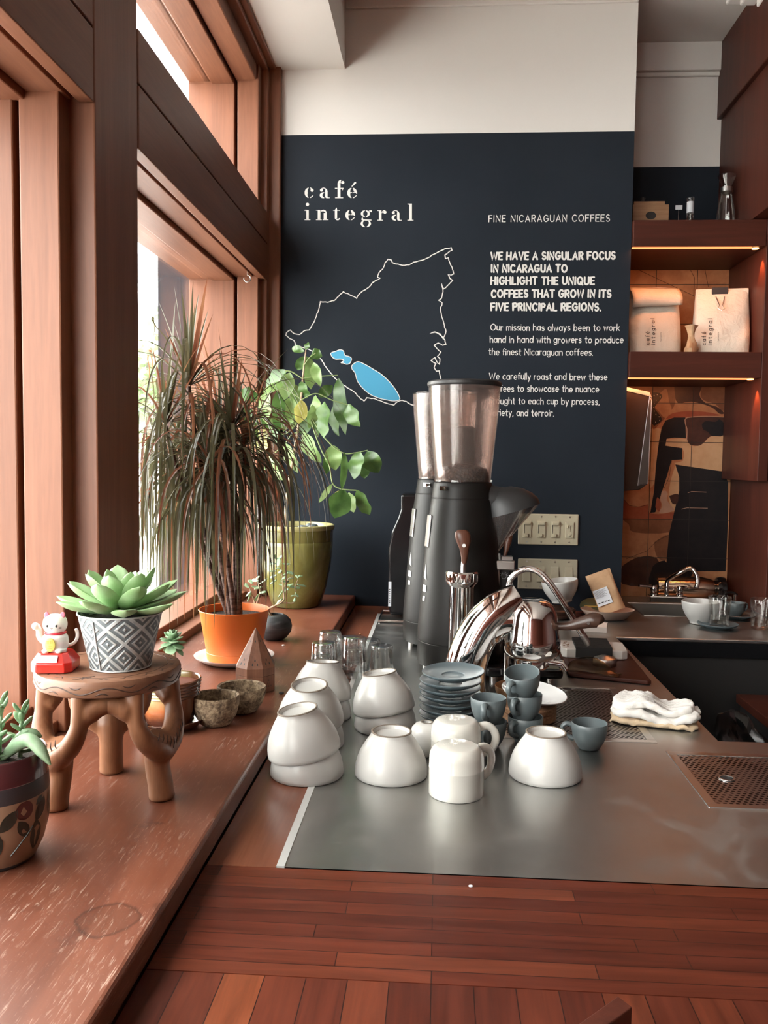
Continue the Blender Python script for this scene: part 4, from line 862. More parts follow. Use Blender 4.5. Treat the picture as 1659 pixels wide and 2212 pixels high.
for z in (2.145, 1.708):
    g = G(); g.box(0.0, 0.395, 0.012, 0.02, z-1.36-0.0045, z-1.36-0.0002); g.build('led_strip', M['led'], su, smooth=0)
    g = G(); g.lathe([(0, -0.003), (0.011, -0.003), (0.011, 0), (0, 0)], 20, c=(0.412, 0.03, z-1.36-0.0005)); g.build('puck_lamp', M['lamplens'], su)
    spot('shelf_spot', (1.052, 3.012, z-0.012), 4.0, (1, 0.30, 0.09), 50, 0.004, 0.6, (0, R(-14), 0))
    l = bpy.data.lights.new('strip_light', 'AREA'); l.shape = 'RECTANGLE'; l.size = 0.38; l.size_y = 0.012; l.energy = 0.8; l.color = (1, 0.33, 0.115)
    o = bpy.data.objects.new('strip_light', l); COL.objects.link(o); o.location = (0.83, 2.996, z-0.006); o.rotation_euler = (R(18), 0, 0)
g = G(); g.box(1.028, 1.7, 2.3, 3.36, 2.236, 2.70).box(1.012, 1.7, 2.28, 3.36, 2.70, 2.972); tc = g.build('tall_cabinet', M['darkwood'], smooth=0, bevel=0.003)
tag(tc, 'dark red overhead cabinet at the top right of the alcove', 'cabinet')
g = G(); g.box(1.112, 1.75, 2.965, 3.36, CT+0.001, 2.235).box(1.117, 1.75, 2.566, 2.962, 1.02, 2.235); struct(g.build('wall_side', M['darkwood'], smooth=0, bevel=0.002))
# towel dispenser fixed to the end of the painted wall
dp = thing('towel_dispenser', 'dark metal paper towel dispenser with bright wedge edge beside the tiles', 'dispenser', (0.6352, 3.10, 1.3))
def dx(u, v, y=3.10): p = ony(u, v, y); return (p.x-0.6352, p.z-1.3)
ol = [(0.0, dx(1345, 836)[1]), dx(1402, 849), dx(1407, 862), dx(1399, 1046), dx(1382, 1058), (0.0, dx(1345, 1062)[1])]
Tx = Matrix(((1, 0, 0, 0), (0, 0, -1, 0), (0, 1, 0, 0), (0, 0, 0, 1)))   # (x, y, z) -> (x, -z, y): outline in x/z
g = G(); g.at(Tx).prism(ol, -0.24, 0.0); g.build('housing', plain('brown_metal', (0.055, 0.036, 0.028, 1), 0.35, 0.5), dp, smooth=0, bevel=0.003)
g = G(); g.at(Tx).prism([dx(1403, 855), dx(1406, 866), dx(1398, 1043), dx(1377, 1048)], 0.0005, 0.004); g.build('cover_edge', plain('dull_cover_metal', (0.16, 0.15, 0.14, 1), 0.4, 1.0), dp, smooth=0)
g = G(); q_ = [dx(1403, 855), dx(1407, 866), dx(1399, 1044), dx(1377, 1049)]; g.tube([(a, -0.004, b) for a, b in q_], 0.0012, 6, closed=True); g.build('edge_trim', M['steelbright'], dp)
g = G(); g.at(Tx).prism([(0.0, dx(1345, 834)[1]), dx(1402, 847), dx(1408, 860), dx(1402, 856), (0.0, dx(1345, 842)[1])], -0.2, 0.005); g.build('top_edge', M['steelbright'], dp, smooth=0)
g = G(); a_ = dx(1360, 1000); g.box(a_[0]-0.001, a_[0]+0.001, -0.001, -0.0002, a_[1], a_[1]+0.075); g.build('slot', M['ink'], dp, smooth=0)
# things on the shelves
def bag_mesh(w, d, h, top, seed, lean=0.0):
    random.seed(seed); rings = []; n = 28
    for i in range(15):
        q = i/14; ww = w/2*(1-0.05*q+0.03*math.sin(q*3)); dd = d/2*(1-q**2.2*0.93)+0.004
        k = 5-2*q; r = []
        for j in range(n):
            a = 2*PI*j/n; c, s_ = math.cos(a), math.sin(a); rr = (abs(c)**k+abs(s_)**k)**(-1/k)
            p = Vector((ww*c*rr, dd*s_*rr+lean*q*q, h*q)); ns = mnoise.noise(p*16+Vector((seed, 0, 0)))*0.007*math.sin(PI*min(1, q*1.15))
            r.append((p.x*(1+ns*2), p.y+ns*(1 if s_ < 0 else -0.5)*1.4, p.z+(0.006*mnoise.noise(Vector((p.x*14, seed, 0))) if i == 14 else 0)))
        rings.append(r)
    g = G(); g.loft(rings); return g
Z2 = 1.7945
bz = thing('coffee_bag', 'white paper coffee bag closed by a black binder clip on lit shelf', 'coffee bag', (0.982, 3.13, Z2), (0, 0, R(-8)), 'paper bags on the lit shelf')
bag_mesh(0.185, 0.115, 0.232, 0, 2).build('bag', M['paperbag'], bz, smooth=50)
g = G(); g.box(-0.088, 0.088, -0.0075, 0.0075, 0.214, 0.238); g.build('folded_top', M['paperbag'], bz, smooth=0, bevel=0.003)
def bagtext(parent, x0, depth):
    g = G(); fr = lambda x, y: (x0-y, depth(x0-y, 0.035+x), 0.035+x)
    text_line(g, 'café', 0.0, 0.045, 0.0, 0.013, 0.0019, fr, gap=0.5); text_line(g, 'integral', 0.0, 0.092, -0.02, 0.013, 0.0019, fr, gap=0.5)
    stroke(g, [(0.012+0.0008*k, -0.041+0.0022*math.sin(k*1.7)*math.cos(k*0.6)) for k in range(40)], 0.0006, fr)
    g.build('bag_lettering', M['ink'], parent, smooth=0)
bagtext(bz, -0.058, lambda x, z: -(0.115/2*(1-(z/0.232)**2.2*0.93)+0.004)-0.0042)
bc = thing('binder_clip', 'black binder clip with wire handles pinching the right coffee bag', 'clip', (0.973, 3.13, Z2+0.214), (0, 0, R(-8)))
g = G(); g.at(Tx).prism([(-0.027, -0.006), (0.027, -0.006), (0.027, 0.027), (-0.027, 0.027)], 0.009, 0.014); g.build('clamp', M['black'], bc, smooth=0, bevel=0.001)
g = G(); g.tube([(-0.014, -0.015, -0.004), (-0.005, -0.044, -0.04), (-0.011, -0.052, -0.052), (0.001, -0.056, -0.060), (0.012, -0.052, -0.052), (0.005, -0.044, -0.04), (0.016, -0.015, -0.004)], 0.0018, 6); g.build('wire_handle', M['satin'], bc)
bz2 = thing('coffee_bag', 'creased white paper coffee bag cut off by the navy wall edge', 'coffee bag', (0.745, 3.14, Z2), (0, 0, R(6)), 'paper bags on the lit shelf')
bag_mesh(0.19, 0.12, 0.245, 0, 7, 0.01).build('bag', M['paperbag'], bz2, smooth=50)
g = G(); g.grid(lambda u, v: (-0.088+0.176*u, -0.052-0.012*math.sin(PI*v)*(1+0.3*math.sin(u*5))+0.042*v*v, 0.165+0.077*v+0.012*u*(1-v)), 14, 8); ob = g.build('front_fold', M['paperbag'], bz2); ob.modifiers.new('t', 'SOLIDIFY').thickness = 0.002
bagtext(bz2, -0.03, lambda x, z: -(0.12/2*(1-(z/0.245)**2.2*0.93)+0.004)-0.0046+0.01*(z/0.245)**2)
ps = thing('paper_twist', 'small torn twist of brown paper between the two coffee bags', 'paper', (0.862, 3.06, Z2))
g = G(); g.lathe([(0, 0.0005), (0.02, 0.0005), (0.022, 0.02), (0.015, 0.04), (0.009, 0.06), (0.013, 0.085), (0.02, 0.10), (0.016, 0.098), (0.008, 0.06)], 18, wob=lambda a, z: 1+0.25*math.sin(a*3+z*70)); g.build('twist', M['kraft'], ps)
Z1 = 2.232
wbx = thing('wooden_box', 'small wooden box with a dark oval stamp on the top shelf', 'box', (0.735, 3.16, Z1))
g = G(); g.box(-0.075, 0.05, -0.05, 0.05, 0, 0.088); g.build('box', M['lightwood'], wbx, smooth=0, bevel=0.002)
g = G(); g.box(-0.07, 0.038, -0.04, 0.04, 0.0885, 0.102); g.build('lid', M['lightwood'], wbx, smooth=0, bevel=0.002)
g = G(); g.lathe([(0, 0.102), (0.008, 0.102), (0.005, 0.112), (0.009, 0.124), (0, 0.127)], 16, c=(-0.03, 0, 0)); g.build('knob', M['ink'], wbx)
g = G(); g.at(Matrix.Translation((-0.012, -0.0505, 0.05)) @ Matrix.Rotation(PI/2, 4, 'X')).lathe([(0.0, 0.0002), (0.018, 0.0002)], 26, ey=0.75); g.build('stamp', M['ink'], wbx)
fl = thing('flask', 'small glass bottle with a white neck label on the top shelf', 'bottle', (0.86, 3.12, Z1))
g = G(); g.lathe([(0, 0.0005), (0.024, 0.0005), (0.026, 0.006), (0.024, 0.02), (0.017, 0.034), (0.012, 0.045), (0.0115, 0.1), (0.0135, 0.104), (0.0135, 0.112), (0.0105, 0.112), (0.0095, 0.045), (0.022, 0.018), (0.022, 0.004), (0, 0.004)], 28); g.build('body', M['clearglass'], fl)
g = G(); g.lathe([(0.0121, 0.06), (0.0121, 0.098)], 28); g.build('neck_label', M['label'], fl)
pt = thing('price_tag', 'tiny white tag standing beside the small glass bottle', 'tag', (0.826, 3.14, Z1))
g = G(); g.box(-0.0006, 0.0006, -0.0006, 0.0006, 0, 0.078); g.build('pin', M['satin'], pt, smooth=0)
g = G(); g.box(-0.012, 0.012, -0.0012, -0.0004, 0.078, 0.093); g.build('card', M['label'], pt, smooth=0)
dc = thing('glass_decanter', 'tall clear hourglass decanter at the right end of the top shelf', 'decanter', (0.988, 3.14, Z1))
g = G(); pr = [(0, 0.001), (0.032, 0.001), (0.034, 0.01), (0.033, 0.04), (0.028, 0.08), (0.02, 0.12), (0.016, 0.145), (0.019, 0.165), (0.03, 0.19), (0.031, 0.195)]
g.lathe(pr+[(r_-0.002, z_) for r_, z_ in pr[::-1][:-2]]+[(0, 0.004)], 32); g.build('body', M['clearglass'], dc)
g = G(); g.lathe([(0.0165, 0.135), (0.021, 0.137), (0.021, 0.152), (0.0165, 0.154)], 28); g.build('collar', M['satin'], dc)
# ------------------------------------------------------------------ sink counter
fc = thing('sink_faucet', 'chrome bridge faucet with lever handle standing behind the sink', 'faucet', (0.86, 3.22, CT+0.001))
kx = 3.22/1850
def fp(u, v): p = ony(u, v, 3.22); return (p.x-0.86, p.z-CT)
g = G(); a_ = fp(1400, 1303); b_ = fp(1482, 1288); g.box(a_[0], b_[0], -0.025, 0.025, 0, 0.026); g.build('deck_plate', M['chrome'], fc, smooth=0, bevel=0.004)
for u in (1411, 1468):
    q = fp(u, 1290); g = G(); g.lathe([(0.012, 0.026), (0.013, 0.034), (0.009, 0.038), (0.013, 0.046), (0.0135, 0.054), (0.009, 0.062), (0.0, 0.063)], 20, c=(q[0], 0, 0)); v_ = g.build('valve', M['chrome'], fc)
    g = G(); e = (-0.058 if u == 1411 else 0.012)
    g.tube([(q[0], 0, 0.056), (q[0]+e*0.5, -0.01, 0.060), (q[0]+e, -0.02 if u == 1411 else -0.035, 0.063)], [0.006, 0.0045, 0.005], 10); g.build('handle', M['chrome'], v_)
pts = [(*fp(1440, 1294),)]+[fp(*q) for q in ((1440, 1270), (1443, 1254), (1462, 1238), (1486, 1226), (1496, 1236), (1500, 1252), (1496, 1266))]
g = G(); g.tube(spline([(a, -0.02*i/3 if i > 2 else 0, b) for i, (a, b) in enumerate(pts)], 5), 0.0085, 12); g.build('spout', M['chrome'], fc)
sd = thing('soap_tap', 'small dark soap pump with bent spout right of the sink', 'tap', (onz(1560, 1300, CT).x, 3.13, CT+0.001))
g = G(); g.lathe([(0.012, 0), (0.012, 0.008), (0.006, 0.01), (0.006, 0.05), (0.0, 0.05)], 16); g.build('stem', M['chrome'], sd)
g = G(); g.tube([(0.006, 0, 0.046), (-0.008, 0, 0.055), (-0.035, -0.01, 0.058), (-0.052, -0.015, 0.036)], 0.006, 10); g.build('spout', M['gloss_black'], sd)
kv = thing('copper_shaker', 'shiny copper vessel lying on its side behind the faucet', 'vessel', (0.945, 3.295, CT+0.046), (0, 0, R(-4)))
Ty = Matrix.Rotation(PI/2, 4, 'Y')
g = G(); g.at(Ty).lathe([(0, -0.115), (0.034, -0.115), (0.038, -0.11), (0.0425, 0.0), (0.0435, 0.05), (0.036, 0.085), (0.03, 0.10), (0.0, 0.10)], 40); g.build('body', M['copper'], kv)
g = G(); g.at(Ty).lathe([(0, 0.1005), (0.03, 0.1005), (0.042, 0.106), (0.045, 0.12), (0.043, 0.136), (0, 0.138)], 40); g.build('cap', M['gloss_black'], kv)
rv = onz(1515, 1347, CT)
# ------------------------------------------------------------------ white bowls (built upside down: rim at z 0, foot on top)
BOWL = [(0, 0.066), (0.015, 0.066), (0.0285, 0.067), (0.0297, 0.0715), (0.0305, 0.0729), (0.0328, 0.0731), (0.0336, 0.0722), (0.0335, 0.0695), (0.0345, 0.0660), (0.0372, 0.0620), (0.0415, 0.0562), (0.0475, 0.0470), (0.0530, 0.0370), (0.0573, 0.0260), (0.0597, 0.0150), (0.0606, 0.0060), (0.0604, 0.0014), (0.0592, 0.0), (0.0575, 0.0006), (0.0568, 0.006), (0.0558, 0.016), (0.0535, 0.026), (0.049, 0.037), (0.0435, 0.046), (0.037, 0.054), (0.028, 0.06), (0.015, 0.062), (0, 0.0622)]
def make_bowl(label, loc, rot=(0, 0, 0), group='upturned white bowls on the steel'):
    t = thing('stoneware_bowl', label, 'bowl', loc, rot, group)
    g = G(); g.lathe(BOWL, 64); g.build('body', M['white_cer'], t, smooth=50)
    g = G(); g.lathe([(0.0300, 0.0727), (0.0308, 0.0734), (0.0326, 0.0736), (0.0337, 0.0728), (0.0337, 0.0716)], 64); g.build('foot_ring', M['foot_cer'], t, smooth=50)
    return t
bowl0 = None
def bowl(u, v, label, dz=0.0, rot=(0, 0, 0), off=(0, 0)):
    global bowl0
    p = onz(u, v, CT); loc = (p.x+off[0], p.y+off[1], CT+0.0005+dz)
    if bowl0 is None: bowl0 = make_bowl(label, loc, rot); return bowl0
    return dup(bowl0, loc, rot, label)
bowl(844.5, 1672, 'single upturned white bowl with chipped brown foot, in front between bowl stack and mugs')
bowl(1177.5, 1674, 'single upturned white bowl furthest right, in front of the grey cups')
bowl(663, 1671, 'lower white bowl of the front left stack at the wood strip')
bowl(663, 1671, 'tilted upper white bowl of the front left stack', 0.0375, (R(3), R(-9.5), 0), (-0.004, 0))
bowl(672, 1606, 'lower white bowl of the middle stack behind the front left stack')
bowl(672, 1606, 'upper white bowl of the middle left stack, foot ring tipped toward viewer', 0.040, (R(9), R(-1), 0), (-0.001, 0))
bowl(694, 1547, 'lower white bowl of the left stack nearest the drinking glasses')
bowl(694, 1547, 'upper white bowl of the left stack nearest the drinking glasses, foot edge-on', 0.038, (R(-7), R(1), 0))
bowl(832, 1571, 'lower white bowl of the stack in front of the glasses beside the saucers')
bowl(832, 1571, 'tilted upper white bowl of the stack beside the grey saucers', 0.0355, (R(-2), R(-8.5), 0), (-0.002, 0))
# ------------------------------------------------------------------ mugs
def make_mug(label, loc, rz):
    t = thing('mug', label, 'mug', loc, (0, 0, rz), 'upturned cream mugs')
    g = G(); g.lathe([(0, 0.0765), (0.030, 0.0765), (0.0345, 0.0755), (0.0385, 0.071), (0.0415, 0.066), (0.0428, 0.060), (0.0432, 0.044), (0.0436, 0.0432), (0.0434, 0.0415), (0.0432, 0.012), (0.0436, 0.003), (0.0428, 0.0), (0.0405, 0.001), (0.0400, 0.012), (0.0398, 0.06), (0.034, 0.07), (0, 0.0712)], 64); g.build('body', M['mug_cer'], t, smooth=50)
    g = G(); g.tube(spline([(0.040, 0, 0.062), (0.052, 0, 0.0645), (0.064, 0, 0.058), (0.0695, 0, 0.044), (0.066, 0, 0.028), (0.055, 0, 0.018), (0.040, 0, 0.017)], 6), lerp_list([0.0085, 0.0075, 0.007, 0.007, 0.007, 0.0075, 0.0085], 37), 14, flat=0.75, up=(0, 1, 0)); g.build('handle', M['mug_cer'], t)
    g = G(); fr = lambda x, y: (x, y, 0.0767)
    for s, r0, y in (('coffee', 0.016, 0.006), ('cup', 0.007, -0.006)): text_line(g, s, -r0, r0, y, 0.006, 0.0007, fr) if False else None
    for k in range(9): stroke(g, [(-0.017+k*0.0042, 0.010+0.002*math.sin(k)), (-0.0155+k*0.0042, 0.0125+0.002*math.cos(k*2))], 0.0008, fr, (0, 0, 1))
    for k in range(4): stroke(g, [(-0.006+k*0.004, 0.0), (-0.0045+k*0.004, 0.0025)], 0.0008, fr, (0, 0, 1))
    g.build('base_stamp', plain('stamp_relief', (0.55, 0.51, 0.43, 1), 0.4) if 'stamp_relief' not in bpy.data.materials else bpy.data.materials['stamp_relief'], t, smooth=0)
    return t
p = onz(985, 1713, CT); mug0 = make_mug('upturned cream mug in front, handle turned away behind it', (p.x, p.y, CT+0.0005), R(35))
p = onz(984, 1648, CT); dup(mug0, (p.x, p.y, CT+0.0005), (0, 0, R(8)), 'upturned cream mug behind the front mug, handle sticking out right')
p = onz(921, 1630, CT); bv = thing('bud_vase', 'small round white bud vase with a narrow hole behind the mugs', 'vase', (p.x, p.y, CT+0.0005))
g = G(); g.lathe([(0, 0), (0.020, 0), (0.024, 0.004), (0.0285, 0.022), (0.029, 0.036), (0.0265, 0.048), (0.020, 0.055), (0.011, 0.0585), (0.0085, 0.0585), (0.0078, 0.055), (0.008, 0.05), (0.018, 0.044), (0.022, 0.03), (0.018, 0.006), (0, 0.005)], 48); g.build('body', M['white_cer'], bv, smooth=50)
g = G(); g.lathe([(0.0086, 0.0588), (0.0098, 0.0592), (0.0112, 0.0588)], 40); g.build('mouth_rim', M['foot_cer'], bv)
g = G(); g.lathe([(0, 0.0535), (0.0079, 0.0535), (0.0084, 0.0582)], 32); g.build('mouth_shade', M['groove'], bv)  # dark disc in the mouth, painted in for the shade inside the vase
# ------------------------------------------------------------------ drinking glasses, upside down
GL = [(0, 0.068), (0.022, 0.068), (0.0255, 0.067), (0.0268, 0.064), (0.0270, 0.058), (0.0275, 0.05), (0.0285, 0.03), (0.0305, 0.012), (0.0315, 0.001), (0.0308, 0.0), (0.0298, 0.001), (0.0288, 0.012), (0.0268, 0.03), (0.0256, 0.05), (0.0246, 0.055), (0.02, 0.0575), (0, 0.058)]
GG = 'upturned glasses behind the bowls'
glass0 = None
def tumbler(x, y, label, dz=0.0):
    global glass0
    loc = (x, y, CT+0.0006+dz)
    if glass0 is None:
        glass0 = thing('drinking_glass', label, 'glass', loc, (0, 0, 0), GG); g = G(); g.lathe(GL, 48); g.build('glass_wall', M['glass'], glass0, smooth=50); return glass0
    return dup(glass0, loc, (0, 0, 0), label)
tumbler(-0.262, 1.95, 'lower glass of the leftmost upturned pair beside the ledge'); tumbler(-0.262, 1.95, 'upper glass of the leftmost upturned pair beside the ledge', 0.028)
tumbler(-0.262, 2.075, 'lower glass of the rear left upturned pair'); tumbler(-0.262, 2.075, 'upper glass of the rear left upturned pair', 0.028)
tumbler(-0.196, 2.02, 'lower glass of the middle upturned pair before the steel edge'); tumbler(-0.196, 2.02, 'upper glass of the middle upturned pair before the steel edge', 0.028)
tumbler(-0.228, 2.145, 'single upturned glass half hidden behind the pairs'); tumbler(-0.168, 2.125, 'single upturned glass behind and left of the rightmost glass'); tumbler(-0.133, 2.06, 'rightmost single upturned glass, nearest the black grinders')
# ------------------------------------------------------------------ grey saucers and cups
SAU = [(0, 0.0), (0.034, 0.0), (0.036, 0.0015), (0.037, 0.003), (0.05, 0.0065), (0.0585, 0.0105), (0.0618, 0.0135), (0.0625, 0.0155), (0.0615, 0.0162), (0.0595, 0.0155), (0.055, 0.0125), (0.044, 0.0095), (0.030, 0.0078), (0.0235, 0.0075), (0.0225, 0.006), (0.021, 0.0052), (0, 0.0052)]
p = onz(971, 1556, CT); sau0 = None
for k in range(7):
    loc = (p.x+[0, 0.0015, -0.0006, 0.001, -0.001, 0.0005, 0.006][k], p.y, CT+0.0006+0.0136*k+(0.004 if k == 6 else 0)); rot = (0, 0, 0) if k < 6 else (R(2.0), R(-1.5), 0)
    nm = ['bottom', 'second lowest', 'third lowest', 'middle', 'third highest', 'second highest', 'topmost, slightly shifted'][k]+' blue-grey saucer of the stack behind the mugs'
    if sau0 is None:
        sau0 = thing('saucer', nm, 'saucer', loc, rot, 'blue-grey saucer stack'); g = G(); g.lathe(SAU, 64); g.build('plate', M['blue_cer'], sau0, smooth=50)
    else: dup(sau0, loc, rot, nm)
CUP = [(0, 0), (0.017, 0), (0.019, 0.001), (0.0205, 0.004), (0.026, 0.013), (0.0302, 0.024), (0.0322, 0.036), (0.0325, 0.0478), (0.0318, 0.0485), (0.0308, 0.0478), (0.0303, 0.036), (0.028, 0.024), (0.022, 0.011), (0.012, 0.006), (0, 0.0055)]
cup0 = None
def cup(u, v, dz, rot, label, off=(0, 0)):
    global cup0
    p = onz(u, v, CT); loc = (p.x+off[0], p.y+off[1], CT+0.0006+dz)
    if cup0 is None:
        cup0 = thing('espresso_cup', label, 'cup', loc, rot, 'grey-green cups'); g = G(); g.lathe(CUP, 56); g.build('body', M['slate_cer'], cup0, smooth=50)
        g = G(); g.tube(spline([(0.0305, 0, 0.041), (0.040, 0, 0.0435), (0.0475, 0, 0.038), (0.047, 0, 0.029), (0.040, 0, 0.021), (0.0275, 0, 0.0165)], 6), lerp_list([0.005, 0.0045, 0.0042, 0.0042, 0.0042, 0.005], 31), 12, flat=1.3, up=(0, 1, 0)); g.build('handle', M['slate_cer'], cup0)
        return cup0
    return dup(cup0, loc, rot, label)
cup(1055, 1612, 0, (0, 0, R(-100)), 'lower grey cup of the left pair, behind the cream mug handle')
cup(1053, 1612, 0.0425, (0, 0, R(-103)), 'upper grey cup of the left pair, handle facing viewer beside the saucers')
cup(1134, 1602, 0, (0, 0, R(-130)), 'bottom grey cup of the three-high column behind the right white bowl')
cup(1131, 1602, 0.0425, (0, 0, R(-122)), 'middle grey cup of the three-high column, handle toward viewer')
cup(1131, 1602, 0.087, (R(-4), R(15), R(-128)), 'tipped top grey cup of the three-high column', (-0.002, 0))
cup(1272, 1617, 0, (0, 0, R(172)), 'single grey cup standing alone on the right by the drip tray, handle left')
# cork rings, light dish and tilted plate behind the cups
p = onz(1140, 1553, CT); ck = thing('cork_coaster', 'brown cork round under the white plate behind grey cups', 'coaster', (p.x, p.y, CT+0.0021))
g = G(); g.lathe([(0, 0), (0.054, 0), (0.057, 0.003), (0.057, 0.013), (0.054, 0.0155), (0.054, 0.0165), (0.057, 0.019), (0.057, 0.027), (0.054, 0.03), (0, 0.03)], 48); g.build('cork', M['cork'], ck)
pl_ = thing('side_plate', 'shallow white plate tipped on the cork round behind grey cups', 'plate', (p.x+0.01, p.y+0.004, CT+0.038), (R(5), R(7), 0))
g = G(); g.lathe([(0, 0), (0.03, 0), (0.034, 0.003), (0.055, 0.010), (0.0655, 0.017), (0.0665, 0.019), (0.065, 0.0198), (0.053, 0.0135), (0.034, 0.008), (0.0315, 0.006), (0, 0.0055)], 56); g.build('plate', M['white_pl'], pl_, smooth=50)
p = onz(1108, 1530, CT); ww = thing('wooden_dish', 'small light wooden dish tucked behind the stacked grey cups', 'dish', (p.x+0.016, p.y+0.048, CT+0.0021), (0, 0, 0))
g = G(); g.lathe([(0, 0), (0.03, 0), (0.042, 0.008), (0.05, 0.022), (0.052, 0.034), (0.0505, 0.0345), (0.047, 0.024), (0.038, 0.012), (0, 0.008)], 48); g.build('dish', M['lightwood'], ww)
# ------------------------------------------------------------------ grinders
GP = [(0, 0.012), (0.098, 0.012), (0.1045, 0.015), (0.107, 0.022), (0.1075, 0.0725), (0.1065, 0.0735), (0.1065, 0.0748), (0.1074, 0.0758), (0.1065, 0.10), (0.1015, 0.17), (0.0935, 0.28), (0.084, 0.375), (0.0772, 0.425), (0.0762, 0.426), (0.0762, 0.4275), (0.0768, 0.4285), (0.0738, 0.452), (0.072, 0.463), (0.070, 0.466), (0.03, 0.467), (0, 0.467)]
HP = [(0.066, 0.467), (0.069, 0.470), (0.0735, 0.52), (0.080, 0.59), (0.0855, 0.65), (0.0885, 0.70)]
def make_grinder(label, loc, rz, front):
    t = thing('coffee_grinder', label, 'coffee grinder', loc, (0, 0, rz))
    g = G(); g.lathe(GP, 72); g.build('body', M['grinder'], t, smooth=30)
    for a in (200, 245, 300, 20, 100):
        g = G(); g.lathe([(0, 0), (0.009, 0), (0.009, 0.0125), (0, 0.0125)], 16, c=(0.088*math.cos(R(a)), 0.088*math.sin(R(a)), 0)); g.build('foot', M['chrome'], t)
    g = G(); g.lathe(HP+[(r-0.0022, z) for r, z in HP[::-1]], 64); g.build('hopper', M['hopper'], t, smooth=50)
    g = G(); g.lathe([(0.0668, 0.4672), (0.0735, 0.4672), (0.0735, 0.472), (0.0668, 0.472)], 64); g.build('hopper_collar', M['clearglass'], t)
    if front:
        g = G(); g.lathe([(0, 0.700), (0.089, 0.700), (0.0915, 0.7035), (0.0915, 0.710), (0.088, 0.7135), (0, 0.716)], 64); g.build('hopper_lid', M['black'], t)
        zt, zr = 0.50, 0.065
    else:
        g = G(); g.lathe([(0, 0.7005), (0.089, 0.7005), (0.0895, 0.704), (0.087, 0.706), (0, 0.707)], 64); g.build('hopper_lid', M['clearglass'], t)
        zt, zr = 0.605, 0.072
    g = G(); g.lathe([(0, 0.4675), (0.0635, 0.4675), (zr, zt-0.02), (zr*0.9, zt), (0.02, zt+0.012), (0, zt+0.013)], 48, wob=lambda a, z: 1+0.015*math.sin(a*9)); g.build('beans', M['beans'], t)
    g = G(); g.lathe([(0, 0.505), (0.026, 0.505), (0.024, 0.60), (0.018, 0.604), (0, 0.605)], 24, c=(0.004, 0.01, 0)); g.build('bean_column', M['rubber'], t)
    # lever at the collar, badge and painted marks on the side
    def on(a, z, r): return Matrix.Translation((r*math.cos(R(a)), r*math.sin(R(a)), z)) @ Matrix.Rotation(R(a), 4, 'Z')
    g = G(); g.at(on(232, 0.452, 0.0735)); g.box(-0.004, 0.002, -0.013, 0.010, -0.005, 0.005); g.at(on(238, 0.452, 0.0735)).tube([(0, 0, 0), (0.016, 0, 0)], [0.003, 0.0045], 10); g.build('collar_lever', M['chrome'], t)
    tl_ = math.atan((0.1015-0.084)/(0.375-0.17))
    g = G(); g.at(on(197, 0.345, 0.0868) @ Matrix.Rotation(-tl_, 4, 'Y')); g.box(-0.002, 0.003, -0.014, 0.014, -0.04, 0.04); g.build('badge', M['satin'], t, smooth=0, bevel=0.003)
    for i, (z, h, w_) in enumerate(((0.245, 0.04, 0.016), (0.205, 0.016, 0.018), (0.180, 0.012, 0.012))):
        rr = np.interp(z, [0.17, 0.28], [0.1015, 0.0935]); g = G(); g.at(on(205, z, rr) @ Matrix.Rotation(-math.atan(0.008/0.11), 4, 'Y'))
        if i == 0: g.add([(0.0009, -w_*0.2, h/2), (0.0009, w_/2, -h/2), (0.0009, -w_/2, -h/3)], [(0, 1, 2)])
        else: g.add([(0.0009, -w_/2, -h/2), (0.0009, w_/2, -h/2), (0.0009, w_/2, h/2), (0.0009, -w_/2, h/2)], [(0, 1, 2, 3)])
        g.build('painted_mark', M['white_pl'], t, smooth=0)
    return t
gr = make_grinder('nearer black coffee grinder with lidded hopper and side chute', (0.058, 2.134, CT+0.0006), 0, True)
# chute with black hood and the portafilter fork on its right side
C0 = Vector((0.122, -0.01, 0.397)); du = Vector((0.068, 0, 0.0205)); dv = Vector((0, 0.05, 0.0))
def ringp(c, s, n=28): return [tuple(c+du*(s*math.cos(2*PI*i/n))+dv*(s*math.sin(2*PI*i/n))) for i in range(n)]
g = G(); g.loft([ringp(C0, 1.0), ringp(C0+Vector((-0.004, 0, 0.014)), 0.97), ringp(C0+Vector((-0.012, 0, 0.028)), 0.88), ringp(C0+Vector((-0.022, 0, 0.042)), 0.70), ringp(C0+Vector((-0.034, 0, 0.052)), 0.45), ringp(C0+Vector((-0.04, 0, 0.056)), 0.1)]); g.tube([(0.05, -0.01, 0.43), (0.10, -0.01, 0.42)], 0.034, 18); g.build('chute_hood', M['black'], gr)
g = G(); ap = Vector((0.0865, -0.01, 0.292)); rs = []
for i in range(9):
    q = i/8; k = (1-q)**1.35; rs.append([tuple(Vector(p_)*0+ap.lerp(C0, k)+du*(0.99*k*math.cos(2*PI*j/28)+0.02*(1-k)*math.cos(2*PI*j/28))+dv*((0.99*k+0.05*(1-k))*math.sin(2*PI*j/28))) for j, p_ in enumerate(ringp(C0, 1))])
g.loft(rs, caps=False); g.build('chute', M['chute'], gr)
g = G(); g.box(0.04, 0.125, 0.0, 0.09, 0.012, 0.262); g.build('motor_housing', M['black'], gr, smooth=0, bevel=0.006)
g = G(); g.box(0.080, 0.130, -0.04, 0.0, 0.253, 0.276); g.build('fork_block', M['satin'], gr, smooth=0, bevel=0.003)
g = G(); g.box(0.097, 0.124, -0.035, -0.005, 0.277, 0.286).tube([(0.092, -0.02, 0.277), (0.092, -0.02, 0.292)], 0.0035, 10); g.build('fork_post', M['satin'], gr)
g = G(); g.tube([(0.09, -0.03, 0.252), (0.09, -0.03, 0.195), (0.135, -0.035, 0.193)], 0.004, 10).box(0.112, 0.126, -0.02, 0.0, 0.21, 0.222); g.build('fork_rod', M['satin'], gr)
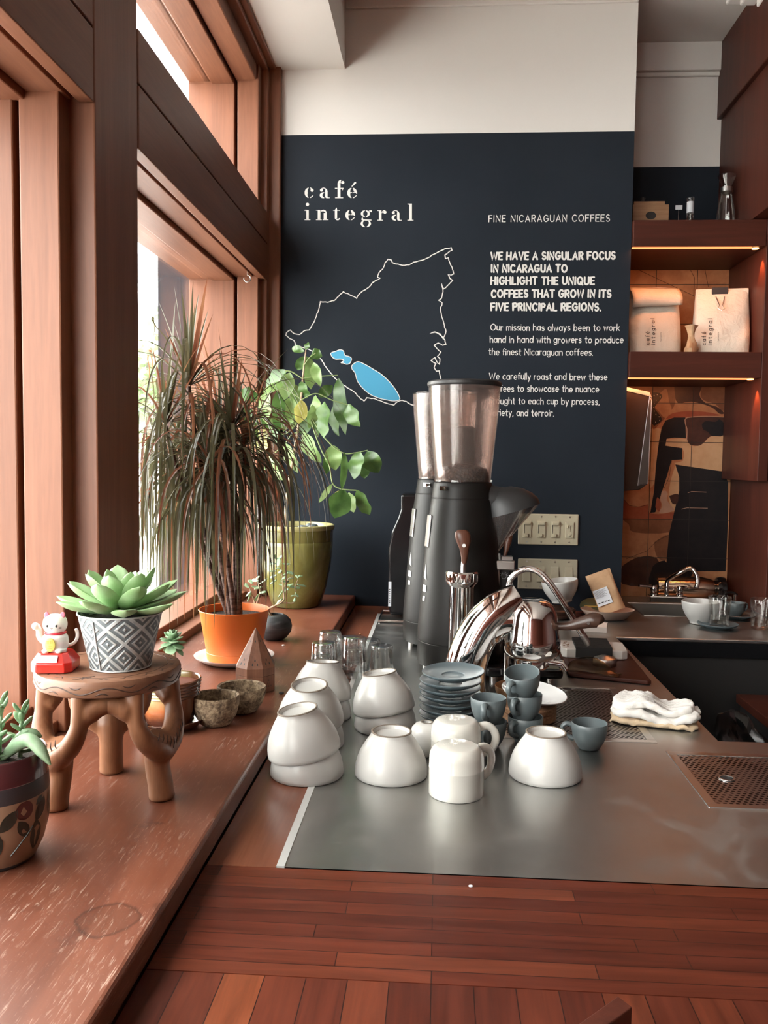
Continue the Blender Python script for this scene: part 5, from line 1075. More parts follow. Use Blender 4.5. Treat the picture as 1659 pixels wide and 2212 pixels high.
g = G(); fr3 = lambda x, y: (0.106+x, -0.0008, 0.233+y)
for k in range(9):
    a = R(-10+k*25); stroke(g, [(0.006*math.cos(a), 0.006*math.sin(a)), (0.0115*math.cos(a), 0.0115*math.sin(a))], 0.0012, fr3)
stroke(g, A(0, 0, 0.006, 0.006, 200, 340, 6), 0.0011, fr3); g.build('sun_emblem', M['label'], gr, smooth=0)
g = G(); g.loft([[(0.106+0.004*math.cos(a), -0.02+0.004*math.sin(a), 0.287) for a in [2*PI*i/12 for i in range(12)]], [(0.113+0.009*math.cos(a), -0.016+0.007*math.sin(a), 0.318) for a in [2*PI*i/12 for i in range(12)]], [(0.117+0.008*math.cos(a), -0.014+0.007*math.sin(a), 0.338) for a in [2*PI*i/12 for i in range(12)]]]); g.build('wooden_grip', M['walnut'], gr)
make_grinder('rear black coffee grinder half hidden behind the nearer grinder', (0.011, 2.40, CT+0.0006), R(2), False)
# black brewer on its wire rest
br = thing('black_brewer', 'glossy black brewing machine against the navy wall behind the grinders', 'brewer', (-0.10, 2.80, CT+0.0006))
def bp(u, v, y=2.76): p = ony(u, v, y); return (p.x+0.10, p.z-CT)
prof = [bp(842, 1333), bp(838, 1300), bp(838, 1185), bp(846, 1150), bp(860, 1118), bp(866, 1100), bp(866, 1068), bp(960, 1068), bp(960, 1333)]; prof[0] = (prof[0][0], 0.012); prof[-1] = (prof[-1][0], 0.012)
g = G(); g.at(Tx).prism(prof, -0.12, 0.04); g.build('body', M['gloss_black'], br, smooth=0, bevel=0.008, seg=3)
g = G(); a_ = bp(836, 1310); b_ = bp(843, 1257); g.box(a_[0]+0.004, b_[0]+0.004, -0.0412, -0.0402, a_[1], b_[1]); g.build('side_label', M['label'], br, smooth=0)
g = G()
for k in range(7): g.box(a_[0]+0.006, a_[0]+0.010, -0.0416, -0.0412, a_[1]+0.012+k*0.007, a_[1]+0.015+k*0.007)
g.build('label_print', M['ink'], br, smooth=0)
wr = thing('wire_rest', 'low chrome wire rest beneath the glossy black brewer', 'rack', (-0.10, 2.78, CT+0.0006))
g = G(); g.tube([(-0.085, -0.09, 0.006), (0.1, -0.09, 0.006), (0.1, 0.09, 0.006), (-0.085, 0.09, 0.006)], 0.004, 8, closed=True).tube([(-0.083, -0.088, 0), (-0.083, -0.088, 0.006)], 0.004, 8); g.build('frame', M['chrome'], wr)
# ------------------------------------------------------------------ lever tap column
def wp(y): return lambda u, v: ((lambda p: (p.x, p.z-CT))(ony(u, v, y)))
q9 = wp(1.985); cx9 = q9(995, 1400)[0]
lt = thing('lever_tap', 'tall chrome column tap with a wooden paddle lever before the grinders', 'tap', (cx9, 1.985, CT+0.0006))
g = G(); g.lathe([(0, 0), (0.033, 0), (0.033, 0.006), (0.0295, 0.008), (0.0288, 0.227), (0.0315, 0.231), (0.037, 0.238), (0.038, 0.242), (0.038, 0.2605), (0.0355, 0.264), (0.012, 0.266), (0, 0.266)], 56); g.build('column', M['chrome'], lt)
LS = Matrix.Translation((0, 0, 0.525)) @ Matrix.Scale(1.045, 4) @ Matrix.Translation((0, 0, -0.525))
g = G(); g.at(LS).tube([(0.002, 0, 0.275), (0.003, 0, 0.31)], [0.0055, 0.0045], 12); g.build('lever_stem', M['satin'], lt)
def ell(cx, cz, w_, d_, n=18): return [(cx+w_*math.cos(2*PI*i/n), d_*math.sin(2*PI*i/n), cz) for i in range(n)]
g = G(); g.at(LS).loft([ell(0.004, 0.292, 0.006, 0.006), ell(0.005, 0.305, 0.0075, 0.0085), ell(0.004, 0.325, 0.011, 0.010), ell(0.002, 0.342, 0.0165, 0.011), ell(0.0, 0.354, 0.0178, 0.0105), ell(-0.001, 0.362, 0.0155, 0.009), ell(-0.001, 0.367, 0.009, 0.005)]); g.build('lever_paddle', M['walnut'], lt)
g = G(); g.at(LS @ Matrix.Translation((0.003, -0.0112, 0.333)) @ Matrix.Rotation(PI/2, 4, 'X')).lathe([(0.0042, -0.002), (0.004, 0.0008), (0, 0.001)], 16); g.build('lever_rivet', M['white_pl'], lt)
# curved chrome brewing tap
et = thing('espresso_tap', 'large curved chrome espresso tap with brewing head in the middle of the bar', 'espresso machine', (0.062, 1.85, CT+0.0006))
g = G(); g.tube(spline([(0, 0, 0), (0.0, 0, 0.06), (0.014, 0, 0.115), (0.038, 0, 0.162), (0.070, 0, 0.198), (0.096, 0, 0.219), (0.115, 0, 0.232)], 7), lerp_list([0.047, 0.0455, 0.0445, 0.043, 0.040, 0.034, 0.027], 43), 32, up=(0, 1, 0)); g.build('arm', M['chrome'], et, smooth=60)
g = G(); g.tube(spline([(0.05, 0, 0.155), (0.09, 0, 0.175), (0.14, 0, 0.165)], 6), [0.034]*13, 24, up=(0, 1, 0)); g.build('neck', M['chrome'], et)
hx = 0.143
g = G(); g.lathe([(0, 0.226), (0.012, 0.2255), (0.024, 0.2235), (0.035, 0.219), (0.0445, 0.2105), (0.0505, 0.198), (0.0545, 0.182), (0.0575, 0.16), (0.060, 0.145), (0.0615, 0.138), (0.0615, 0.129), (0.0595, 0.128), (0.0595, 0.124), (0.0615, 0.123), (0.0615, 0.113), (0.058, 0.105), (0.048, 0.097), (0, 0.096)], 56, c=(hx, 0, 0)); g.build('brew_head', M['chrome'], et, smooth=45)
g = G(); g.lathe([(0, 0.098), (0.037, 0.098), (0.038, 0.093), (0.038, 0.079), (0.034, 0.075), (0, 0.074)], 48, c=(hx, 0, 0)); pf = g.build('portafilter', M['chrome'], et)
g = G(); g.tube([(hx+0.03, -0.005, 0.09), (hx+0.065, -0.012, 0.087), (hx+0.074, -0.014, 0.072)], [0.009, 0.008, 0.007], 14); g.build('portafilter_spout', M['chrome'], pf)
g = G(); g.tube(spline([(hx+0.05, -0.01, 0.168), (hx+0.075, -0.016, 0.17), (hx+0.10, -0.022, 0.178), (hx+0.125, -0.028, 0.186), (hx+0.138, -0.031, 0.184), (hx+0.142, -0.032, 0.18)], 5), lerp_list([0.008, 0.0095, 0.013, 0.0165, 0.015, 0.004], 26), 16, up=(0, 1, 0)); h_ = g.build('wooden_handle', M['darkwalnut'], et); h_['label'] = 'dark wooden handle'
g = G(); g.at(Matrix.Translation((hx+0.113, -0.042, 0.182)) @ Matrix.Rotation(PI/2, 4, 'X')).lathe([(0.0035, -0.003), (0.0033, 0.0006), (0, 0.0008)], 14); g.build('handle_rivet', M['satin'], h_)
q95 = wp(1.96); b0 = q95(1095, 1400)[0]
sw = thing('steam_wand', 'thin bent chrome steam wand arching over the espresso tap', 'steam wand', (b0, 1.96, CT+0.0006))
pts = [(0, 0, 0.0), (0, 0, 0.15)]+[(q95(*k)[0]-b0, -0.03*i/6, q95(*k)[1]) for i, k in enumerate(((1098, 1268), (1108, 1244), (1132, 1229), (1158, 1232), (1183, 1255), (1215, 1302), (1262, 1380)))]
pp = spline(pts, 6); g = G(); g.tube(pp, [0.0072]*(len(pp)-1)+[0.0068], 14, up=(0, 1, 0)); g.build('tube', M['chrome'], sw)
e_ = pp[-1]; dd = (pp[-1]-pp[-2]).normalized(); g = G(); g.tube([e_-dd*0.018, e_+dd*0.004, e_+dd*0.010], [0.0085, 0.0085, 0.005], 14); g.build('nozzle', M['satin'], sw)
# flat black scale under the head
sc_ = thing('black_scale', 'flat black platform on silver feet under the chrome brewing head', 'scale', (0.205, 2.075, CT+0.0006))
g = G(); g.prism([(-0.09, -0.075), (0.092, -0.075), (0.092, 0.1), (-0.02, 0.1), (-0.02, -0.02), (-0.09, -0.042)], 0.010, 0.034); g.build('platform', M['gloss_black'], sc_, smooth=0, bevel=0.008, seg=3)
for x in (-0.07, 0.062):
    for y in ((-0.06,) if x < 0 else (-0.06, 0.085)):
        g = G(); g.lathe([(0, 0), (0.009, 0), (0.009, 0.010), (0, 0.010)], 18, c=(x, y, 0)); g.build('foot', M['chrome'], sc_)
# ------------------------------------------------------------------ tamping corner
bo = thing('wooden_board', 'dark wooden board under the tamping stand at the counter edge', 'board', (0.42, 2.17, CT+0.0006))
g = G(); g.prism([(-0.10, -0.10), (0.075, -0.155), (0.085, -0.15), (0.095, 0.14), (-0.09, 0.15)], 0, 0.010); g.build('board', M['darkwoodx'], bo, smooth=0, bevel=0.003)
ts = thing('tamping_stand', 'white tamping stand with black ribbed mat near the counter edge', 'tamping stand', (0.412, 2.28, CT+0.0112), (0, 0, R(-4)))
g = G(); g.prism([(-0.082, -0.05), (-0.07, -0.06), (0.07, -0.06), (0.085, -0.048), (0.085, 0.05), (-0.082, 0.05)], 0, 0.024); g.build('block', M['whiteblock'], ts, smooth=0, bevel=0.003)
g = G(); g.prism([(-0.048, -0.068), (0.044, -0.068), (0.044, 0.06), (-0.048, 0.06)], 0.0245, 0.031)
for k in range(12): g.box(-0.048, 0.044, -0.064+k*0.0104, -0.060+k*0.0104, 0.031, 0.0322)
g.box(-0.048, 0.044, -0.0685, -0.0615, 0.004, 0.0245); g.build('ribbed_mat', M['rubber'], ts, smooth=0)
g = G()
for i in range(12): g.ball((random.uniform(-0.078, -0.055), random.uniform(-0.03, 0.03), 0.0245), (0.003, 0.003, 0.0008), 8, 4)
g.build('coffee_grounds', M['cork'], ts)
tp_ = onz(1304, 1434, CT+0.011); tm_ = thing('tamper_base', 'round polished steel tamper sitting on the dark board', 'tamper', (tp_.x, tp_.y-0.012, CT+0.0112))
g = G(); g.lathe([(0, 0), (0.0285, 0), (0.0292, 0.001), (0.0292, 0.014), (0.027, 0.018), (0.012, 0.0235), (0.004, 0.025), (0, 0.025)], 48); g.build('base', M['satin'], tm_)
sp_ = thing('dough_scraper', 'curved amber plastic scraper lying on the board before the tamper', 'scraper', (0.375, 2.075, CT+0.0125), (0, 0, R(-30)))
g = G(); g.grid(lambda u, v: (-0.062+0.13*u, -0.018+0.036*v+0.010*math.sin(PI*u), 0.003+0.028*(v**2)*math.sin(PI*min(1, u+0.12))), 18, 6); o_s = g.build('blade', M['scraper'], sp_); o_s.modifiers.new('t', 'SOLIDIFY').thickness = 0.0025
nb = onz(1278, 1360, CT); np_ = thing('notepad', 'small spiral notepad with blank pale pages on the counter', 'notepad', (nb.x-0.004, nb.y, CT+0.0006), (0, 0, R(-12)))
g = G(); g.box(-0.055, 0.05, -0.04, 0.045, 0, 0.016); g.build('pages', M['paper'], np_, smooth=0)
g = G()
for k in range(14): g.box(0.048-k*0.0073, 0.052-k*0.0073, 0.044, 0.049, 0.002, 0.018)
g.build('spiral', M['satin'], np_, smooth=0)
# serving tray with the kraft bag, pouch, lids and bowl by the wall
tr_ = onz(1308, 1330, CT); st_ = thing('oval_tray', 'shallow blush ceramic tray holding the leaning kraft bag', 'tray', (tr_.x-0.005, 2.86, CT+0.0006), (0, 0, R(3)))
g = G(); g.lathe([(0, 0), (0.05, 0), (0.058, 0.004), (0.078, 0.03), (0.0795, 0.032), (0.077, 0.032), (0.055, 0.009), (0, 0.006)], 48, ex=1.12, ey=0.85); g.build('tray', M['pinktray'], st_, smooth=50)
kb0 = ony(1338, 1306, 2.87); kb = thing('kraft_bag', 'brown kraft paper pouch with white label leaning in the ceramic tray', 'coffee bag', (tr_.x+0.016, 2.872, CT+0.022), (R(-9), R(-23), R(-10)))
g = G(); rings = []
for i in range(13):
    q = i/12; w_ = 0.043*(1-0.04*math.sin(PI*q)); d_ = 0.019*(1-q)**0.7+0.0022
    rings.append([(w_*math.copysign(abs(math.cos(a))**0.5, math.cos(a)), d_*math.copysign(abs(math.sin(a))**0.7, math.sin(a))+0.004*mnoise.noise(Vector((a*1.5, q*5, 2))), 0.14*q) for a in [2*PI*k/26 for k in range(26)]])
g.loft(rings); g.build('pouch', M['kraft'], kb, smooth=50)
g = G(); g.grid(lambda u, v: (-0.038+0.05*u, -(0.019*(1-(0.04+0.055*v)/0.14)**0.7+0.0022)-0.0045, 0.03+0.055*v), 4, 4); lb = g.build('label', M['label'], kb, smooth=0)
g = G(); fr5 = lambda x, y: (x, -(0.019*(1-(y+0.01)/0.14)**0.7+0.0022)-0.0051, y)
for k in range(8): stroke(g, [(-0.035, 0.080-k*0.0032), (-0.035+random.uniform(0.028, 0.042), 0.080-k*0.0032)], 0.0008, fr5)
for k in range(4): stroke(g, [(-0.033+k*0.011, 0.040), (-0.028+k*0.011, 0.040)], 0.003, fr5)
g.build('label_print', M['ink'], lb, smooth=0)
po = onz(1278, 1318, CT); pz = thing('green_pouch', 'rolled olive green pouch lying behind the kraft bag', 'pouch', (po.x-0.005, 2.94, CT+0.0006))
g = G(); g.ball((0, 0, 0.028), (0.05, 0.032, 0.028), 24, 12); g.build('pouch', M['pouch'], pz)
g = G(); g.tube([(-0.006, -0.066, 0.022), (0.026, -0.036, 0.058)], [0.0025, 0.004], 8) if False else g.box(-0.04, 0.03, -0.033, -0.031, 0.03, 0.034); g.build('strap', M['yellow'], pz, smooth=0)
ld = onz(1196, 1322, CT); dl = thing('dark_lid', 'stacked dark wooden lids under the tilted pale bowl by the switches', 'lid', (ld.x-0.004, 2.86, CT+0.0006))
g = G(); g.lathe([(0, 0), (0.055, 0), (0.062, 0.006), (0.063, 0.014), (0.058, 0.016), (0.06, 0.02), (0.062, 0.028), (0.056, 0.033), (0.05, 0.026), (0, 0.024)], 48); g.build('lid', M['darkwalnut'], dl)
dup(bowl0, (ld.x+0.006, 2.885, CT+0.122), (R(180), R(-8), 0), 'pale upright bowl tipped on the dark lids below the switches', 'bowls standing upright at the back')
# bowl, glasses, saucers on the sink counter
rv = onz(1513, 1347, CT); dup(bowl0, (rv.x, rv.y, CT+0.0742), (R(180), 0, 0), 'upright white bowl on the sink counter beside the water glass', 'bowls standing upright at the back')
s1 = onz(1550, 1357, CT); dup(sau0, (s1.x, s1.y, CT+0.0006), (0, 0, 0), 'grey saucer carrying a water glass on the sink counter', 'saucers on the sink counter')
s2 = onz(1583, 1338, CT); dup(sau0, (s2.x+0.018, s2.y+0.02, CT+0.0006), (0, 0, 0), 'grey saucer under a dark cup at the back of the sink counter', 'saucers on the sink counter')
dup(cup0, (s2.x+0.012, s2.y+0.02, CT+0.0062), (0, 0, R(20)), 'dark grey cup on a saucer behind the water glass', 'cups on the sink counter')
def water_glass(label, loc, lvl):
    t = thing('water_glass', label, 'glass', loc, (0, 0, 0), 'glasses on the sink counter')
    g = G(); g.lathe([(0, 0), (0.026, 0), (0.0285, 0.002), (0.0292, 0.008), (0.032, 0.06), (0.0345, 0.07), (0.0348, 0.094), (0.034, 0.0952), (0.0326, 0.094), (0.0322, 0.07), (0.0298, 0.06), (0.0268, 0.013), (0.02, 0.010), (0, 0.0095)], 44); g.build('glass_wall', M['clearglass'], t, smooth=50)
    g = G(); g.lathe([(0, 0.0098), (0.0262, 0.0132), (0.0262+0.003*lvl/0.047, lvl), (0, lvl)], 44); g.build('water', M['clearglass'], t)
    g = G(); g.lathe([(0.0335, 0.0945), (0.0342, 0.0956), (0.0349, 0.0945)], 44); g.build('glass_rim', M['white_pl'] if False else M['clearglass'], t)
    return t
water_glass('clear water glass standing on a grey saucer by the sink', (s1.x+0.004, s1.y, CT+0.0062), 0.05)
s3 = onz(1643, 1358, CT); water_glass('clear glass at the far right edge of the sink counter', (s3.x, s3.y, CT+0.0006), 0.03)
# folded terry towel
tw = onz(1417, 1562, CT); tt = thing('terry_towel', 'folded white terry towel lying across the edge of the larger drip tray', 'towel', (tw.x-0.002, tw.y+0.01, CT+0.0021), (0, 0, R(-13)))
def towel_layer(z, hw, hd, th, seed, dx_=0, dy_=0):
    g = G(); rings = []; n = 110
    def sup(a, k): c, s_ = math.cos(a), math.sin(a); return (abs(c)**k+abs(s_)**k)**(-1/k)
    def pt_(a, r, zz):
        rr = sup(a, 5)*r; p = Vector((hw*rr*math.cos(a)+dx_, hd*rr*math.sin(a)+dy_, 0)); p += Vector((mnoise.noise(Vector((a*9, zz*90, seed))), mnoise.noise(Vector((a*9, zz*90, seed+3))), 0))*0.0035
        w1 = mnoise.noise(Vector((p.x*22, p.y*22, seed))); w2 = mnoise.noise(Vector((p.x*60, p.y*60, seed+5)))
        e = 1+0.05*mnoise.noise(Vector((math.cos(a)*3, math.sin(a)*3, seed)))
        return (p.x*e, p.y*e, z+zz+0.011*w1*(1 if zz > 0 or z > 0.01 else 0.0)+0.005*w2*(zz > 0)+0.0016*mnoise.noise(Vector((p.x*260, p.y*260, seed)))*(zz > 0)+0.005*math.sin(p.x*38+seed)*(z > 0.01))
    for r, zz in ((0.02, 0), (0.5, 0), (0.94, 0), (1.0, th*0.25), (1.01, th*0.6), (0.97, th*0.95), (0.88, th*1.0), (0.8, th), (0.7, th), (0.6, th), (0.5, th), (0.4, th), (0.3, th), (0.2, th), (0.12, th), (0.02, th)):
        rings.append([pt_(2*PI*i/n, r, zz) for i in range(n)])
    g.loft(rings); return g
towel_layer(0, 0.082, 0.05, 0.011, 1).build('bottom_fold', M['towelst'], tt, smooth=60)
towel_layer(0.011, 0.084, 0.048, 0.014, 4, 0.002, -0.001).build('middle_fold', M['towel'], tt, smooth=60)
towel_layer(0.026, 0.076, 0.043, 0.014, 9, -0.002, 0.005).build('top_fold', M['towel'], tt, smooth=60)
# ------------------------------------------------------------------ carved stool with cat and succulent
sx, sy = -0.468, 1.183
stl = thing('carved_stool', 'small carved three-legged wooden stool standing on the ledge', 'stool', (sx, sy, SL+0.0008))
def cyl(a, r, z): return (r*math.cos(a), r*math.sin(a), z)
leg0 = None
for k, a0 in enumerate((-129, -11, 110)):
    if leg0 is None:
        g = G(); c = 0.0
        g.tube(spline([(0.083, 0, 0.0), (0.081, 0, 0.02), (0.076, 0, 0.05), (0.079, 0, 0.075), (0.083, 0, 0.092)], 5), lerp_list([0.0180, 0.0178, 0.0175, 0.0225, 0.021], 21), 16, up=(0, 1, 0))
        for s in (-1, 1):
            f = lambda d, r, z: cyl(R(s*d), r, z)
            g.tube(spline([f(0, 0.082, 0.066), f(14, 0.087, 0.079), f(28, 0.090, 0.098), f(35, 0.089, 0.125), f(35, 0.084, 0.165)], 5), lerp_list([0.0195, 0.0185, 0.0155, 0.0125, 0.0145], 21), 14, flat=0.85, up=(0, 0, 1))
            g.tube(spline([f(33, 0.085, 0.128), f(42, 0.080, 0.141), f(52, 0.077, 0.148), f(64, 0.076, 0.150)], 4), lerp_list([0.012, 0.0165, 0.014, 0.0125], 13), 14)
        g.lathe([(0, 0.0), (0.017, 0), (0.0185, 0.003), (0.0185, 0.006), (0, 0.006)], 16, c=(0.083, 0, 0.0))
        leg0 = g.build('leg', M['stool'], stl, smooth=60); leg0.rotation_euler = (0, 0, R(a0))
        m_ = leg0.modifiers.new('carve', 'REMESH'); m_.mode = 'VOXEL'; m_.voxel_size = 0.0024; m_.use_smooth_shade = True
        s_ = leg0.modifiers.new('soft', 'SMOOTH'); s_.factor = 0.5; s_.iterations = 6
        g = G()
        for j in range(9):
            a = R(-20+j*5); g.tube([cyl(a, 0.1015, 0.074+abs(j-4)*0.004), cyl(a*0.93, 0.1035, 0.083+abs(j-4)*0.004), cyl(a*0.9, 0.102, 0.090+abs(j-4)*0.004)], [0.0004, 0.0009, 0.0004], 6)
        gv = g.build('carved_notches', M['groove'], leg0)
    else:
        l2 = leg0.copy(); COL.objects.link(l2); l2.parent = stl; l2.rotation_euler = (0, 0, R(a0))
        n2 = gv.copy(); COL.objects.link(n2); n2.parent = l2
g = G(); g.lathe([(0, 0.162), (0.094, 0.162), (0.099, 0.165), (0.1005, 0.170), (0.1005, 0.181), (0.0985, 0.1855), (0.095, 0.187), (0, 0.187)], 80); seat = g.build('seat', M['stooltop'], stl, smooth=40)
g = G(); N_ = 120
g.tube([cyl(2*PI*i/N_, 0.1004, 0.1735+0.0042*math.sin(2*PI*i/N_*9)) for i in range(N_)], 0.0009, 6, closed=True)
for k in range(18):
    a = 2*PI*k/18; up_ = 1 if k % 2 else -1
    g.tube([cyl(a+0.02+0.035*j, 0.1004, 0.1735+up_*(0.0058-0.003*math.sin(PI*j/5))) for j in range(6)], [0.0002, 0.0008, 0.001, 0.001, 0.0008, 0.0002], 6)
    g.tube([cyl(a+0.03*j, 0.0885+0.003*math.sin(j*1.2), 0.1869) for j in range(8)], [0.0003, 0.001, 0.0013, 0.0013, 0.0012, 0.001, 0.0008, 0.0003], 6, flat=0.4)
g.tube([cyl(2*PI*i/N_, 0.0815+0.001*math.sin(2*PI*i/N_*12), 0.1868) for i in range(N_)], 0.0006, 6, closed=True)
for k in range(5): g.tube([(0.0+0.012*(j/6-0.5)*(1-abs(k-2)*0.2)+0.004*(k-2)*math.sin(PI*j/6), -0.078+0.014*math.sin(PI*j/6)*(k-2)/3, 0.1869) for j in range(7)], 0.0005, 6)
g.build('carving', M['groove'], seat)
ZS = SL+0.0008+0.187
# lucky cat
cp = onz(135, 1446, ZS); cat = thing('beckoning_cat_figurine', 'white beckoning cat figurine with red collar on a red plastic base', 'figurine', (cp.x-0.0085, cp.y-0.002, ZS+0.0006), (0, 0, R(7)))
def octo(w_, d_, z, ch=0.32): return [(w_*x, d_*y, z) for x, y in ((-1, -1+ch), (-1+ch, -1), (1-ch, -1), (1, -1+ch), (1, 1-ch), (1-ch, 1), (-1+ch, 1), (-1, 1-ch))]
g = G(); g.loft([octo(0.0265, 0.025, 0), octo(0.028, 0.0265, 0.002), octo(0.028, 0.0265, 0.012), octo(0.0275, 0.026, 0.014), octo(0.020, 0.018, 0.026)]); g.build('base', M['red_pl'], cat, smooth=0, bevel=0.0012)
g = G(); v1 = Vector((0, -0.028+0.0, 0.0135)); g.at(Matrix.Translation((-0.004, -0.0236, 0.0195)) @ Matrix.Rotation(R(57), 4, 'X')); g.box(-0.014, 0.014, -0.0052, 0.0052, 0, 0.0009); g.build('solar_window', M['cell'], cat, smooth=0, bevel=0.0004)
g = G(); g.lathe([(0, 0.026), (0.0135, 0.026), (0.0165, 0.031), (0.0178, 0.039), (0.0165, 0.047), (0.012, 0.052), (0, 0.054)], 32, ey=0.92)
g.ball((0, -0.001, 0.0635), (0.0165, 0.0155, 0.0148), 28, 16)
for s in (-1, 1):
    g.lathe([(0.0075, -0.002), (0.0062, 0.004), (0.0036, 0.0095), (0.0012, 0.0115), (0, 0.012)], 16, c=(s*0.0108, 0, 0.0715), ey=0.62)
    g.ball((s*0.009, -0.013, 0.0285), (0.0055, 0.0065, 0.0036), 14, 8)
g.tube(spline([(-0.0155, -0.003, 0.040), (-0.020, -0.005, 0.047), (-0.0205, -0.006, 0.056), (-0.023, -0.009, 0.0625)], 5), lerp_list([0.0045, 0.0042, 0.004, 0.0048], 16), 12)
g.ball((-0.0235, -0.0105, 0.0625), 0.0052, 14, 8)
g.tube(spline([(0.012, 0.008, 0.032), (0.021, 0.010, 0.034), (0.0265, 0.010, 0.042), (0.0265, 0.010, 0.051), (0.0245, 0.009, 0.055)], 5), 0.0024, 10)
g.lathe([(0, 0.0255), (0.008, 0.0255), (0.009, 0.03), (0, 0.034)], 16, c=(0.008, -0.006, 0))
bo_ = g.build('cat_body', M['white_plastic'], cat, smooth=60); m_ = bo_.modifiers.new('fuse', 'REMESH'); m_.mode = 'VOXEL'; m_.voxel_size = 0.0007; m_.use_smooth_shade = True
s_ = bo_.modifiers.new('soft', 'SMOOTH'); s_.factor = 0.5; s_.iterations = 4
g = G(); g.tube([(0.0128*math.cos(2*PI*i/32), 0.0118*math.sin(2*PI*i/32), 0.0515) for i in range(32)], 0.0019, 8, closed=True); g.build('collar', M['collar'], cat)
for s in (-1, 1):
    g = G(); g.at(Matrix.Translation((s*0.0109, -0.0031, 0.0765)) @ Matrix.Rotation(PI/2-0.22, 4, 'X')).lathe([(0.0036, -0.001), (0.0028, 0.0008), (0, 0.0012)], 14, ey=1.25); g.build('inner_ear', M['pink'], cat)
    g = G(); g.ball((s*0.0060, -0.0151, 0.0635), (0.0017, 0.0011, 0.0019), 12, 8); g.build('eye', M['ink'], cat)
    g = G()
    for k in range(2): g.tube([(s*0.009, -0.0142, 0.0612-0.0013*k), (s*0.0118, -0.0118, 0.0615-0.002*k)], 0.00025, 5)
    g.build('whisker', M['ink'], cat)
g = G(); g.tube(spline([(-0.0015, -0.0166, 0.0606), (0, -0.0168, 0.0600), (0.0015, -0.0166, 0.0606)], 4), 0.0003, 5); g.build('mouth', M['ink'], cat)
g = G(); g.at(Matrix.Translation((-0.002, -0.0175, 0.038)) @ Matrix.Rotation(PI/2+0.12, 4, 'X')).lathe([(0, -0.001), (0.0072, -0.001), (0.0072, 0.001), (0.0062, 0.0016), (0, 0.0016)], 30, ey=1.35); ch = g.build('gold_charm', M['yellow'], cat)
g = G(); fr6 = lambda x, y: (-0.002+x, -0.0192-0.12*y, 0.038+y)
for k in range(4): stroke(g, [(-0.0032+k*0.0021, 0.0018), (-0.003+k*0.0021, 0.0056)], 0.0006, fr6)
stroke(g, [(-0.0034, 0.0058), (0.0036, 0.006)], 0.0005, fr6); stroke(g, [(-0.002, -0.002), (0.003, -0.002)], 0.0006, fr6); stroke(g, [(-0.003, -0.005), (0.003, -0.0052)], 0.0006, fr6); stroke(g, [(0.0004, -0.001), (0.0004, -0.0056)], 0.0006, fr6); g.build('charm_mark', M['ochre'], ch, smooth=0)
# zinc pot with echeveria
zp = onz(261, 1439, ZS); zt_ = thing('potted_echeveria', 'pale green echeveria in an embossed zinc diamond pot on the stool', 'potted plant', (zp.x, zp.y, ZS+0.0006), (0, 0, R(14)))
g = G(); g.lathe([(0, 0.0), (0.0405, 0.0), (0.0415, 0.0015), (0.0575, 0.0765), (0.0575, 0.0775), (0.0565, 0.0775), (0.0405, 0.003), (0, 0.003)], 72); g.build('pot', M['zinc'], zt_, smooth=40)
g = G(); g.tube([(0.0577*math.cos(2*PI*i/64), 0.0577*math.sin(2*PI*i/64), 0.0772) for i in range(64)], 0.0013, 8, closed=True); g.build('rolled_rim', M['zincplain'], zt_)
g = G(); g.tube([(0.0413*math.cos(2*PI*i/64), 0.0413*math.sin(2*PI*i/64), 0.0013) for i in range(64)], 0.0011, 8, closed=True); g.build('base_rim', M['zincplain'], zt_)
g = G(); a = R(-122); g.tube([(0.0428*math.cos(a), 0.0428*math.sin(a), 0.004), (0.0572*math.cos(a), 0.0572*math.sin(a), 0.0725)], 0.0012, 8); g.build('seam', M['zincplain'], zt_)
g = G(); g.lathe([(0, 0.069), (0.0545, 0.068)], 40); g.build('soil', M['soil'], zt_)
random.seed(21); g = G()
for ring_, (n_, L_, el, w_, z_) in enumerate(((9, 0.090, 15, 0.035, 0.078), (8, 0.082, 28, 0.035, 0.080), (7, 0.068, 46, 0.032, 0.083), (4, 0.05, 64, 0.026, 0.086), (2, 0.03, 78, 0.016, 0.088))):
    for k in range(n_):
        a = 2*PI*(k+0.5*(ring_ % 2))/n_+random.uniform(-0.12, 0.12); e = R(el+random.uniform(-5, 5)); l_ = L_*random.uniform(0.9, 1.06)
        d = Vector((math.cos(a)*math.cos(e), math.sin(a)*math.cos(e), math.sin(e))); b = Vector((0, 0, z_))+d*0.006
        nr = Vector((-math.cos(a)*math.sin(e), -math.sin(a)*math.sin(e), math.cos(e)))
        g.fat(b, b+d*l_, w_, 0.008, nr, 0.28, 10, 12, 0.62)
g.build('rosette', M['echeveria'], zt_, smooth=60)
# ------------------------------------------------------------------ painted pot at the left edge
lp = thing('potted_succulent', 'trailing green succulent in a painted maroon pot cut by the left edge', 'potted plant', (-0.528, 0.975, SL+0.0008))
g = G(); g.mat(2).lathe([(0, 0), (0.045, 0), (0.047, 0.004)], 56); g.mat(3).lathe([(0.047, 0.004), (0.0555, 0.022), (0.0605, 0.045), (0.0622, 0.07), (0.062, 0.083)], 56); g.mat(2).lathe([(0.062, 0.083), (0.0622, 0.084), (0.0612, 0.102)], 56)
g.mat(0).lathe([(0.0612, 0.102), (0.0605, 0.1025), (0.0602, 0.104), (0.0592, 0.130), (0.0578, 0.1318), (0.0565, 0.130), (0.056, 0.115)], 56); g.build('pot', [M['maroon'], M['maroon'], M['slateband'], M['floral']], lp, smooth=40)
g = G(); g.lathe([(0, 0.118), (0.0565, 0.115)], 36); g.build('soil', M['soil'], lp)
